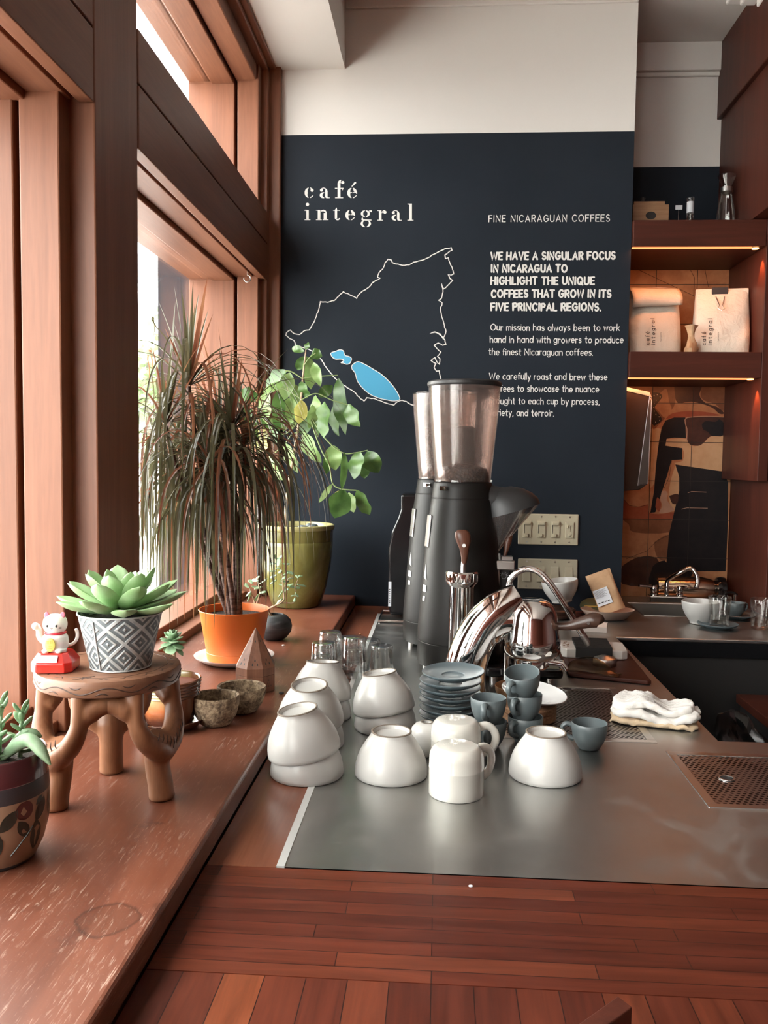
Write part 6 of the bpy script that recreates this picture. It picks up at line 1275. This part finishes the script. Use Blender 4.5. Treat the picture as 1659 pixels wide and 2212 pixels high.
def potpt(a, z): r = np.interp(z, [0.004, 0.022, 0.045, 0.07, 0.083], [0.047, 0.0555, 0.0605, 0.0622, 0.062])+0.0005; return (r*math.cos(a), r*math.sin(a), z)
for a0, z0, L_, w_, rt, mt in ((-9, 0.066, 0.03, 0.016, 60, 'potleaf'), (-11, 0.078, 0.016, 0.007, 40, 'potleaf'), (11, 0.066, 0.03, 0.011, 85, 'potleaf'), (-14, 0.036, 0.04, 0.018, 95, 'potleaf'), (-32, 0.05, 0.026, 0.014, 120, 'potleaf'), (-48, 0.064, 0.03, 0.015, 50, 'potleaf'), (-62, 0.034, 0.036, 0.017, 80, 'potleaf'), (30, 0.045, 0.035, 0.016, 70, 'potleaf'), (-80, 0.06, 0.03, 0.014, 110, 'potleaf')):
    g = G(); c, s = math.cos(R(rt)), math.sin(R(rt)); pts = [(L_*(q-0.5), w_/2*math.sin(PI*q)**0.8*sg) for sg, qs in ((1, [i/10 for i in range(11)]), (-1, [1-i/10 for i in range(1, 10)])) for q in qs]
    g.add([potpt(R(a0)+(x*c-y*s)/0.061, min(0.082, max(0.006, z0+x*s+y*c))) for x, y in pts], [tuple(range(len(pts)))]); g.build('painted_leaf', M[mt], lp, smooth=0)
for a0, z0, r0 in ((-31, 0.072, 0.011), (-70, 0.075, 0.009)):
    g = G(); g.add([potpt(R(a0)+r0*math.cos(PI*k/9)/0.061, min(0.0825, z0+r0*math.sin(PI*k/9))) for k in range(18)], [tuple(range(18))]); g.build('painted_flower', M['maroon'], lp, smooth=0)
g = G()
for a0, a1 in ((-45, -20), (-75, -60)): g.tube([potpt(R(a0+(a1-a0)*k/8), 0.02+0.03*k/8) for k in range(9)], 0.0009, 6)
g.build('painted_stem', M['potleaf'], lp)
random.seed(8); g = G()
for (bx, by, tx, ty, tz, w_) in ((0.008, 0.004, 0.0745, -0.01, 0.119, 0.017), (0.008, 0.012, 0.05, 0.02, 0.142, 0.014), (0.0, 0, 0.012, -0.04, 0.15, 0.014), (-0.01, 0.01, -0.05, 0.0, 0.14, 0.014)):
    b = Vector((bx, by, 0.120)); m2 = Vector(((bx*0.45+tx*0.55), (by+ty)/2, 0.146)); e = Vector((tx, ty, tz))
    pp = spline([b, m2, e], 6); g.tube(pp, lerp_list([0.004, w_*0.45, w_*0.5, w_*0.42, 0.001], len(pp)), 12)
for (x0, y0, h) in ((0.006, 0.0, 0.07), (-0.015, 0.012, 0.05), (0.022, 0.02, 0.055)):
    g.tube([(x0, y0, 0.116), (x0+0.004, y0, 0.116+h)], [0.003, 0.002], 8)
    for k in range(14):
        z = 0.118+h*(k+1)/14; a = k*2.4; e = 0.3+0.8*k/14; L_ = 0.019; d = Vector((math.cos(a)*math.cos(e), math.sin(a)*math.cos(e), math.sin(e)))
        g.fat(Vector((x0+0.004*k/14, y0, z)), Vector((x0+0.004*k/14, y0, z))+d*L_, 0.0085, 0.005, (0, 0, 1), 0.1, 6, 8)
g.build('foliage', M['succ'], lp, smooth=60)
# ------------------------------------------------------------------ brown ringed pot, tall succulent rosette, dish
bx_, by_ = -0.476, 1.485
dish = thing('glazed_dish', 'brown glazed dish under the ringed brown pot behind the stool', 'dish', (bx_, by_, SL+0.0008))
g = G(); g.lathe([(0, 0), (0.046, 0), (0.052, 0.004), (0.0625, 0.0155), (0.064, 0.018), (0.0625, 0.0185), (0.051, 0.008), (0.044, 0.006), (0, 0.0055)], 56, wob=lambda a, z: 1+0.012*math.sin(a*2)); g.build('dish', plain('dark_glaze', (0.055, 0.02, 0.012, 1), 0.08, coat=0.6), dish, smooth=50)
bpot = thing('potted_aeonium', 'leggy rosette succulent in a ringed brown glazed pot behind the stool', 'potted plant', (bx_, by_, SL+0.0072))
pr = [(0, 0), (0.038, 0), (0.042, 0.006), (0.047, 0.03), (0.0495, 0.05)]
for k in range(5): z = 0.052+k*0.0055; pr += [(0.050+k*0.001, z), (0.053+k*0.0007, z+0.002), (0.0505+k*0.001, z+0.0048)]
pr += [(0.0555, 0.081), (0.053, 0.0825), (0.0505, 0.081), (0.049, 0.072)]
g = G(); g.lathe(pr, 60); g.build('pot', M['brownglaze'], bpot, smooth=30)
g = G(); g.lathe([(0, 0.073), (0.0495, 0.072)], 36); g.build('soil', M['terracotta'], bpot)
g = G(); g.tube(spline([(0.004, -0.006, 0.07), (0.010, -0.006, 0.10), (0.008, -0.004, 0.13), (0.006, -0.004, 0.148)], 5), 0.0035, 10); g.build('stem', M['bark'], bpot)
random.seed(13); g = G()
for k in range(26):
    q = k/25; a = k*2.4; e = R(-50+130*q); L_ = 0.030*(1-0.5*q); d = Vector((math.cos(a)*math.cos(e), math.sin(a)*math.cos(e), math.sin(e)))
    b = Vector((0.006, -0.004, 0.146+0.010*q)); g.fat(b, b+d*L_, 0.02*(1-0.4*q), 0.0035, (0, 0, 1) if abs(d.z) < 0.9 else (1, 0, 0), 0.2, 7, 10, 0.7)
g.build('rosette', M['succ'], bpot, smooth=60)
g = G(); g.fat(Vector((-0.012, -0.02, 0.074)), Vector((-0.012, -0.032, 0.086)), 0.018, 0.004, (0, -0.5, 1), 0.2); g.build('fallen_leaf', M['succ'], bpot, smooth=60)
# ------------------------------------------------------------------ husk bowls
def husk(u, v, r, h, label, seed, rot):
    p = onz(u, v, SL); t = thing('coconut_husk_pot', label, 'pot', (p.x, p.y, SL+0.0008), (0, 0, rot), 'rough husk pots')
    w = lambda a, z: 1+0.035*math.sin(2*a+seed)+0.02*mnoise.noise(Vector((math.cos(a)*3, math.sin(a)*3, z*40+seed)))
    g = G(); g.lathe([(0, 0), (r*0.45, 0), (r*0.62, h*0.06), (r*0.85, h*0.35), (r*0.97, h*0.7), (r, h*0.95), (r*0.97, h), (r*0.88, h*0.97), (r*0.84, h*0.7), (r*0.7, h*0.35), (r*0.4, h*0.16), (0, h*0.14)], 56, wob=w); g.build('shell', M['husk'], t, smooth=60); return t
husk(466, 1566, 0.042, 0.055, 'rough brown coconut husk pot beside the ringed brown pot', 1, 0)
husk(522, 1537, 0.046, 0.05, 'lighter coconut husk pot in front of the incense house', 4, 0.7)
# ------------------------------------------------------------------ incense house
p = onz(552, 1488, SL); ih = thing('incense_house', 'pointed octagonal wooden incense house with pierced drops on the ledge', 'incense burner', (p.x, p.y, SL+0.0008), (0, 0, R(10)))
def octr(r, z): return [(r*math.cos(PI/8+PI/4*i), r*math.sin(PI/8+PI/4*i), z) for i in range(8)]
g = G(); g.loft([octr(0.043, 0), octr(0.043, 0.034)]); g.build('base', M['incense'], ih, smooth=0, bevel=0.0006)
g = G(); g.loft([octr(0.043, 0.0346), octr(0.043, 0.05), octr(0.0008, 0.129)]); g.build('roof', M['incense'], ih, smooth=0, bevel=0.0006)
g = G(); ap_ = 0.043*math.cos(PI/8)
def face(i, x, y, n):   # x along the face, y up the roof slope measured from the eaves (0..1), or the wall if n
    a = PI/4*(i+1)
    if n: r, z = ap_+0.0004, y
    else: r, z = ap_*(1-y)+0.0005, 0.05+0.079*y+0.0003
    return (r*math.cos(a)-x*math.sin(a), r*math.sin(a)+x*math.cos(a), z)
def drop(i, x, y, s, n):
    k = 1.0 if n else 1/0.079
    pts = [(0, 1.5), (0.45, 0.5), (0.6, 0), (0.42, -0.5), (0, -0.7), (-0.42, -0.5), (-0.6, 0), (-0.45, 0.5)]
    g.add([face(i, x+a*s, y+b*s*k, n) for a, b in pts], [tuple(range(8))])
for i in range(8):
    for x, y in ((-0.005, 0.10), (0.005, 0.10), (0, 0.20)): drop(i, x, y, 0.0026, False)
    drop(i, 0, 0.66, 0.0022, False)
    for x, y in ((-0.006, 0.012), (0, 0.012), (0.006, 0.012), (-0.003, 0.018), (0.003, 0.018), (0, 0.024)): drop(i, x, y, 0.0018, True)
g.build('pierced_drops', M['ink'], ih, smooth=0)
# ------------------------------------------------------------------ orange pot with dragon tree
ox, oy = -0.480, 1.984
os_ = thing('white_saucer', 'white plant saucer under the orange plastic pot', 'saucer', (ox, oy, SL+0.0008))
g = G(); g.lathe([(0, 0), (0.070, 0), (0.078, 0.004), (0.093, 0.013), (0.0945, 0.016), (0.092, 0.0155), (0.076, 0.008), (0.066, 0.004), (0, 0.004)], 60); g.build('plate', M['white_pl'], os_, smooth=50)
dt = thing('potted_dragon_tree', 'dark red-leaved dragon tree in an orange plastic pot by the window', 'potted plant', (ox, oy, SL+0.0056))
g = G(); g.lathe([(0, 0), (0.060, 0), (0.0635, 0.003), (0.0655, 0.0195), (0.0648, 0.0205), (0.0655, 0.022), (0.0815, 0.117), (0.0835, 0.1195), (0.0825, 0.121), (0.0805, 0.120), (0.0775, 0.105), (0.077, 0.1)], 64); g.build('pot', M['orange'], dt, smooth=40)
g = G(); g.lathe([(0, 0.104), (0.0775, 0.103)], 40); g.build('soil', M['soil'], dt)
O = Vector((ox, oy, SL+0.0056)); random.seed(42)
heads = [(408, 834, 1.97, 1.0), (357, 916, 1.93, 0.9), (499, 930, 1.93, 0.95), (476, 915, 2.03, 0.9), (440, 955, 1.98, 0.8), (398, 985, 2.03, 0.8), (528, 960, 2.02, 0.85), (455, 1000, 1.90, 0.8)]
base_px = [(-0.008, 0.0), (-0.012, 0.006), (0.008, -0.006), (0.012, 0.008), (-0.002, -0.01), (-0.006, 0.014), (0.01, 0.004), (0.004, -0.012)]
g = G(); HW = []
for (u, v, y, s), (bx, by) in zip(heads, base_px):
    h = ony(u, v, y)-O; h.x = max(h.x, -0.66-ox); b = Vector((bx, by, 0.095)); HW.append(h)
    m1 = b.lerp(h, 0.35)+Vector((0.012*random.uniform(-1, 1), 0.01*random.uniform(-1, 1), 0.0)); m2 = b.lerp(h, 0.75)+Vector((h.x*0.08, 0, 0.01))
    pp = spline([b, m1, m2, h], 6); g.tube(pp, lerp_list([0.0068, 0.006, 0.0055, 0.0045], len(pp)), 10)
g.build('stems', M['trunk'], dt)
def strap(g, h, az, el, L, w, grav, n=11, roll=0.0):
    """long narrow leaf that starts along (az, el) and bends under its weight"""
    d = Vector((math.cos(az)*math.cos(el), math.sin(az)*math.cos(el), math.sin(el))); p = Vector(h)+d*0.004; st_ = L/n; rows = []
    for i in range(n+1):
        q = i/n; wd = w/2*min(1.0, 0.45+q*4)*(1-q**2.2)**0.8
        sd = Vector((-math.sin(az+roll), math.cos(az+roll), 0)); nr = d.cross(sd)
        nr = nr.normalized() if nr.length > 1e-4 else Vector((0, 0, 1)); sd = nr.cross(d)
        rows.append((p-sd*wd, p-nr*wd*0.3, p+sd*wd))
        d = (d+Vector((0, 0, -grav*st_*(0.35+2.1*q)))).normalized(); p = p+d*st_
        if p.x+ox < -0.685: p.x = -0.685-ox+random.uniform(0, 0.004)
        if p.z < 0.012 and (p.x**2+p.y**2) > 0.0075: p.z = 0.012
        if p.x**2+p.y**2 < 0.0072 and p.z < 0.125: p.z = 0.125
    vs = [tuple(k) for r in rows for k in r]; fs = []
    for i in range(n): a = i*3; fs += [(a, a+1, a+4, a+3), (a+1, a+2, a+5, a+4)]
    g.add(vs, fs)
g = G()
for h, (u, v, y, s) in zip(HW, heads):
    for k in range(int(68*s)):
        q = random.random(); az = random.uniform(0, 2*PI); g.mat(0 if random.random() < 0.68 else 1)
        if q < 0.12: strap(g, h, az, R(random.uniform(55, 84)), random.uniform(0.13, 0.24)*s, 0.0095, random.uniform(0.5, 3.5), roll=random.uniform(-0.5, 0.5))
        elif q < 0.45: strap(g, h, az, R(random.uniform(20, 60)), random.uniform(0.26, 0.38)*s, 0.0088, random.uniform(6, 14))
        else: strap(g, h+Vector((0, 0, -random.uniform(0, 0.07))), az, R(random.uniform(-30, 40)), random.uniform(0.30, 0.50)*s, 0.0085, random.uniform(7, 32), roll=random.uniform(-0.8, 0.8))
# the leaves that stand out by themselves in the photo
def spike(k, u, v, y, w_, m): 
    h = HW[k]; t = ony(u, v, y)-O; d = t-h; g.mat(m); strap(g, h, math.atan2(d.y, d.x), math.atan2(d.z, math.hypot(d.x, d.y)), d.length, w_, 0.15)
spike(0, 447, 600, 1.95, 0.019, 1); spike(1, 378, 655, 1.95, 0.015, 0); spike(2, 472, 705, 1.93, 0.015, 1); spike(2, 522, 778, 1.9, 0.012, 1); spike(6, 578, 790, 2.0, 0.009, 1); spike(1, 340, 800, 1.9, 0.010, 1); spike(0, 420, 660, 1.96, 0.009, 0); spike(5, 362, 830, 2.0, 0.009, 0); spike(3, 505, 760, 2.05, 0.009, 1)
for az, el, L_, gr_, m in ((R(8), 42, 0.36, 6.5, 0), (R(-12), 26, 0.34, 5.5, 0), (R(165), 68, 0.36, 6.0, 0), (R(20), 12, 0.33, 6.0, 1), (R(-30), 20, 0.36, 9, 0)): g.mat(m); strap(g, HW[0] if m == 0 else HW[2], az, R(el), L_, 0.009, gr_)
for az, el, L_, gr_ in ((R(-20), 30, 0.38, 9), (R(5), 15, 0.36, 10), (R(-45), 35, 0.40, 12), (R(30), 25, 0.34, 9)): g.mat(0); strap(g, HW[6], az, R(el), L_, 0.009, gr_); g.mat(1); strap(g, HW[2], az+0.3, R(el+10), L_, 0.008, gr_)
g.build('foliage', [M['drac1'], M['drac2']], dt, smooth=0)
# ------------------------------------------------------------------ charcoal pot with jade plant
p = onz(592, 1381, SL); jp = thing('potted_jade', 'small pale green jade plant in a round charcoal clay pot', 'potted plant', (p.x, p.y, SL+0.0008))
g = G(); g.lathe([(0, 0), (0.024, 0), (0.034, 0.006), (0.0455, 0.022), (0.048, 0.036), (0.044, 0.052), (0.034, 0.063), (0.026, 0.067), (0.0235, 0.067), (0.0225, 0.062), (0.03, 0.055)], 56); g.build('pot', M['charcoal'], jp, smooth=60)
g = G(); g.lathe([(0, 0.0605), (0.024, 0.06)], 30); g.build('soil', M['soil'], jp)
JO = Vector((p.x, p.y, SL+0.0008)); JY = p.y; jz = lambda x, y, dy=0: ony(480+x/6.91, 1180+y/6.91, JY+dy)-JO
g = G()
g.tube(spline([(-0.003, 0, 0.058), jz(690, 950, -0.01), jz(780, 890, -0.02), jz(870, 845, -0.025), jz(925, 780, -0.025), jz(905, 600, -0.02), jz(900, 450, -0.015), jz(850, 260, -0.015)], 5), lerp_list([0.003, 0.0028, 0.0024, 0.002, 0.0016, 0.001], 36), 8)
g.tube(spline([jz(870, 845, -0.025), jz(960, 845, -0.02), jz(1055, 845, -0.015), jz(1090, 760, -0.012), jz(1095, 600, -0.01), jz(1135, 490, -0.01)], 5), lerp_list([0.002, 0.0016, 0.001], 26), 8)
g.tube(spline([jz(925, 780, -0.025), jz(930, 600, -0.02), jz(1000, 480, -0.02), jz(1050, 470, -0.02)], 5), 0.0012, 8)
g.tube(spline([(-0.008, 0.004, 0.058), jz(510, 900, 0.0), jz(480, 820, 0.0), jz(430, 690, 0.0), jz(400, 600, 0.005)], 5), lerp_list([0.003, 0.0022, 0.0012], 21), 8)
g.tube(spline([jz(510, 880), jz(560, 700, -0.005), jz(540, 560, -0.005), jz(530, 480, -0.005)], 5), lerp_list([0.0025, 0.0012], 16), 8)
g.build('stems', M['bark'], jp)
random.seed(31); g = G()
for b, t, w_ in (((830, 300), (850, 170), 110), ((890, 260), (1015, 270), 55), ((790, 260), (700, 260), 65), ((860, 190), (905, 130), 65), ((800, 190), (770, 125), 55), ((800, 370), (690, 370), 45), ((830, 410), (895, 360), 55), ((810, 430), (710, 470), 55), ((810, 500), (715, 560), 55), ((890, 440), (1020, 380), 50), ((960, 370), (1080, 420), 50), ((890, 500), (960, 450), 55), ((900, 580), (850, 570), 55), ((980, 490), (1055, 470), 45), ((1125, 460), (1205, 440), 34), ((1130, 470), (1100, 430), 34), ((1125, 480), (1170, 430), 34), ((930, 590), (1080, 565), 45), ((1000, 600), (1178, 625), 55), ((1120, 570), (1258, 600), 55), ((905, 660), (840, 760), 75), ((890, 790), (810, 855), 75), ((930, 620), (965, 700), 75), ((1090, 700), (1135, 760), 65), ((1085, 730), (1020, 745), 36), ((1090, 770), (1070, 835), 45), ((560, 560), (682, 480), 55), ((540, 520), (445, 500), 65), ((500, 490), (565, 445), 45), ((440, 600), (565, 620), 60), ((480, 640), (600, 605), 55), ((560, 700), (655, 680), 80), ((540, 720), (480, 830), 70), ((430, 680), (360, 740), 80), ((400, 620), (330, 560), 60), ((450, 560), (400, 500), 60), ((420, 700), (380, 830), 70), ((860, 330), (800, 330), 60), ((870, 520), (1000, 530), 50), ((940, 660), (1000, 640), 50)):
    e = random.uniform(-0.02, 0.012); B = jz(*b, e-0.008); T = jz(*t, e+random.uniform(-0.012, 0.012)); g.fat(B, T, w_/6.91*JY/1850*1.05, 0.004, (random.uniform(-0.5, 0.5), random.uniform(-1, -0.1), 1), 0.15, 7, 10, 0.68)
g.build('leaves', M['jade'], jp, smooth=60)
# ------------------------------------------------------------------ olive pot with coffee plant
gx, gy = -0.463, 2.765
gp = thing('potted_coffee_plant', 'drooping green leafy plant in a large olive glazed pot in the corner', 'potted plant', (gx, gy, SL+0.0008))
g = G(); g.mat(0).lathe([(0, 0), (0.076, 0), (0.081, 0.004), (0.098, 0.06), (0.112, 0.13), (0.1185, 0.20), (0.1188, 0.2125), (0.1178, 0.214), (0.1188, 0.2155), (0.119, 0.245), (0.1215, 0.252)], 80); g.mat(1).lathe([(0.1215, 0.252), (0.1245, 0.258), (0.1235, 0.265), (0.119, 0.267), (0.114, 0.262), (0.112, 0.24)], 80)
g.build('pot', [M['olive'], M['olive_rim']], gp, smooth=40)
g = G(); g.lathe([(0, 0.254), (0.113, 0.25)], 40); g.build('soil', M['soil'], gp)
random.seed(2)
for k in range(7):
    a = -1.2+k*0.33; g = G(); g.ball((0.06*math.cos(a)+0.012*random.uniform(-1, 1), 0.05*math.sin(a)-0.03, 0.262), (random.uniform(0.008, 0.016), 0.009, 0.008), 14, 8); g.build('pebble', M['satin'] if False else M['slate_cer'], gp)
GO = Vector((gx, gy, SL+0.0008)); GY = 2.74
def gz(x, y, dy=0): return ony(280+x/2.86, 560+y/2.86, GY+dy)-GO
g = G()
main = spline([gz(960, 1640, 0.0), gz(975, 1450), gz(1000, 1290), gz(1040, 1050), gz(1060, 870), gz(1070, 740), gz(1085, 600), gz(1092, 530)], 6)
g.tube(main, lerp_list([0.0055, 0.005, 0.0042, 0.003, 0.0016], len(main)), 10); g.build('trunk', M['bark'], gp)
g = G()
for ln, r_ in (([(1060, 870), (1130, 990), (1190, 1085), (1265, 1165)], 0.0024), ([(1190, 1190), (1235, 1280), (1255, 1385), (1310, 1420), (1400, 1428)], 0.0022), ([(1110, 960), (1150, 1090), (1190, 1190)], 0.0024), ([(1070, 735), (1180, 722), (1285, 717)], 0.0016), ([(1265, 1165), (1330, 1200), (1400, 1195), (1470, 1180)], 0.0016), ([(1065, 735), (1000, 695), (960, 690)], 0.002), ([(1055, 860), (950, 800), (880, 820), (800, 860)], 0.0018), ([(1045, 1000), (960, 1080), (880, 1040), (800, 960)], 0.0018), ([(1040, 1070), (1000, 1085), (960, 1140), (870, 1220)], 0.0018), ([(1060, 870), (1150, 830), (1250, 870), (1350, 900)], 0.0018), ([(1075, 660), (1110, 610), (1150, 580)], 0.0016)):
    pp = spline([gz(a, b, -0.015) for a, b in ln], 5); g.tube(pp, r_, 8)
g.build('branches', M['stem'], gp)
g = G()
LV = [((1090, 600), (1120, 805), 95, 1), ((1135, 640), (1180, 785), 60, 1), ((1090, 560), (1105, 512), 34, 0), ((1080, 570), (1003, 550), 44, 0), ((1080, 600), (1035, 685), 56, 0), ((1115, 600), (1190, 600), 90, 0), ((975, 690), (842, 785), 85, 0), ((990, 700), (955, 870), 95, 1), ((960, 758), (818, 822), 44, 1), ((800, 850), (640, 850), 100, 0), ((850, 815), (845, 1010), 85, 1), ((912, 815), (908, 1085), 80, 0), ((1000, 850), (950, 1065), 100, 1), ((1062, 870), (1040, 1020), 80, 2), ((1150, 840), (1172, 995), 76, 1), ((1205, 880), (1198, 1105), 112, 0), ((1290, 735), (1335, 1085), 95, 0), ((1265, 900), (1295, 1095), 76, 0), ((1352, 895), (1425, 1035), 95, 0), ((1168, 850), (1255, 780), 66, 0), ((1070, 1065), (1185, 1258), 95, 1), ((1252, 1148), (1272, 1305), 100, 1), ((955, 1135), (1040, 1320), 84, 1), ((860, 1220), (955, 1365), 105, 1), ((850, 1050), (790, 1200), 125, 2), ((775, 950), (860, 1045), 105, 0), ((885, 1040), (905, 1145), 66, 0), ((1425, 1190), (1388, 1360), 95, 0), ((1470, 1185), (1540, 1318), 110, 0), ((1445, 1270), (1452, 1355), 66, 0), ((1325, 1190), (1308, 1430), 44, 0), ((1212, 1215), (1215, 1330), 52, 0), ((1325, 1425), (1265, 1600), 135, 0), ((1355, 1440), (1385, 1565), 66, 1), ((1405, 1425), (1485, 1580), 92, 0), ((1252, 1388), (1168, 1505), 34, 1), ((1292, 1430), (1258, 1525), 44, 2), ((720, 1000), (770, 1150), 90, 0), ((935, 950), (880, 1095), 85, 1), ((1105, 985), (1065, 1085), 85, 0), ((1132, 900), (1108, 1045), 66, 1), ((1062, 755), (1095, 860), 76, 0), ((1010, 770), (1045, 900), 80, 1), ((700, 900), (740, 1010), 90, 0), ((1180, 980), (1160, 1100), 80, 0), ((980, 950), (1000, 1060), 80, 1)]
for k, (b, t, w_, m) in enumerate(LV):
    e = random.uniform(-0.075, 0.06); tb = (t[0]-b[0], t[1]-b[1]); g.mat(m)
    B = gz(*b, e); T = gz(*t, e+random.uniform(-0.03, 0.03)); ww_ = w_/2.86*GY/1850
    if B.y+gy > 2.94: B.y = 2.94-gy
    if T.y+gy > 2.93: T.y = 2.93-gy
    g.leaf(B, T, ww_*1.1, (random.uniform(-0.8, 0.8), -1, random.uniform(-0.2, 0.7)), random.uniform(-0.02, 0.13), random.uniform(0.15, 0.45), 14, 0.10, 0.45, k)
g.build('leaves', [M['leafdk'], M['leaflt'], M['leafyl']], gp, smooth=80)
# ------------------------------------------------------------------ small fallen bits
for nm, lab, u, v, z, r_, mt in (('seed_husk', 'tiny dark seed husk on the ledge beside the brown pot rim', 396, 1470, SL, 0.004, 'ink'), ('seed_husk', 'tiny dark seed husk on the ledge right of the incense house', 608, 1500, SL, 0.0055, 'ink'), ('pebble', 'tiny pale pebble on the ledge before the charcoal pot', 612, 1396, SL, 0.004, 'white_pl'), ('crumb', 'tiny brown crumb on the wood strip before the steel edge', 778, 1371, CT, 0.004, 'cork'), ('paper_crumb', 'tiny pale paper crumb on the front bar planks', 1017, 1917, CT, 0.003, 'label')):
    p = onz(u, v, z); o = thing(nm, lab, 'crumb', (p.x, p.y, z+0.0004)); g = G(); g.ball((0, 0, r_*0.5), (r_, r_*0.6, r_*0.5), 12, 8); g.build('bit', M[mt], o)
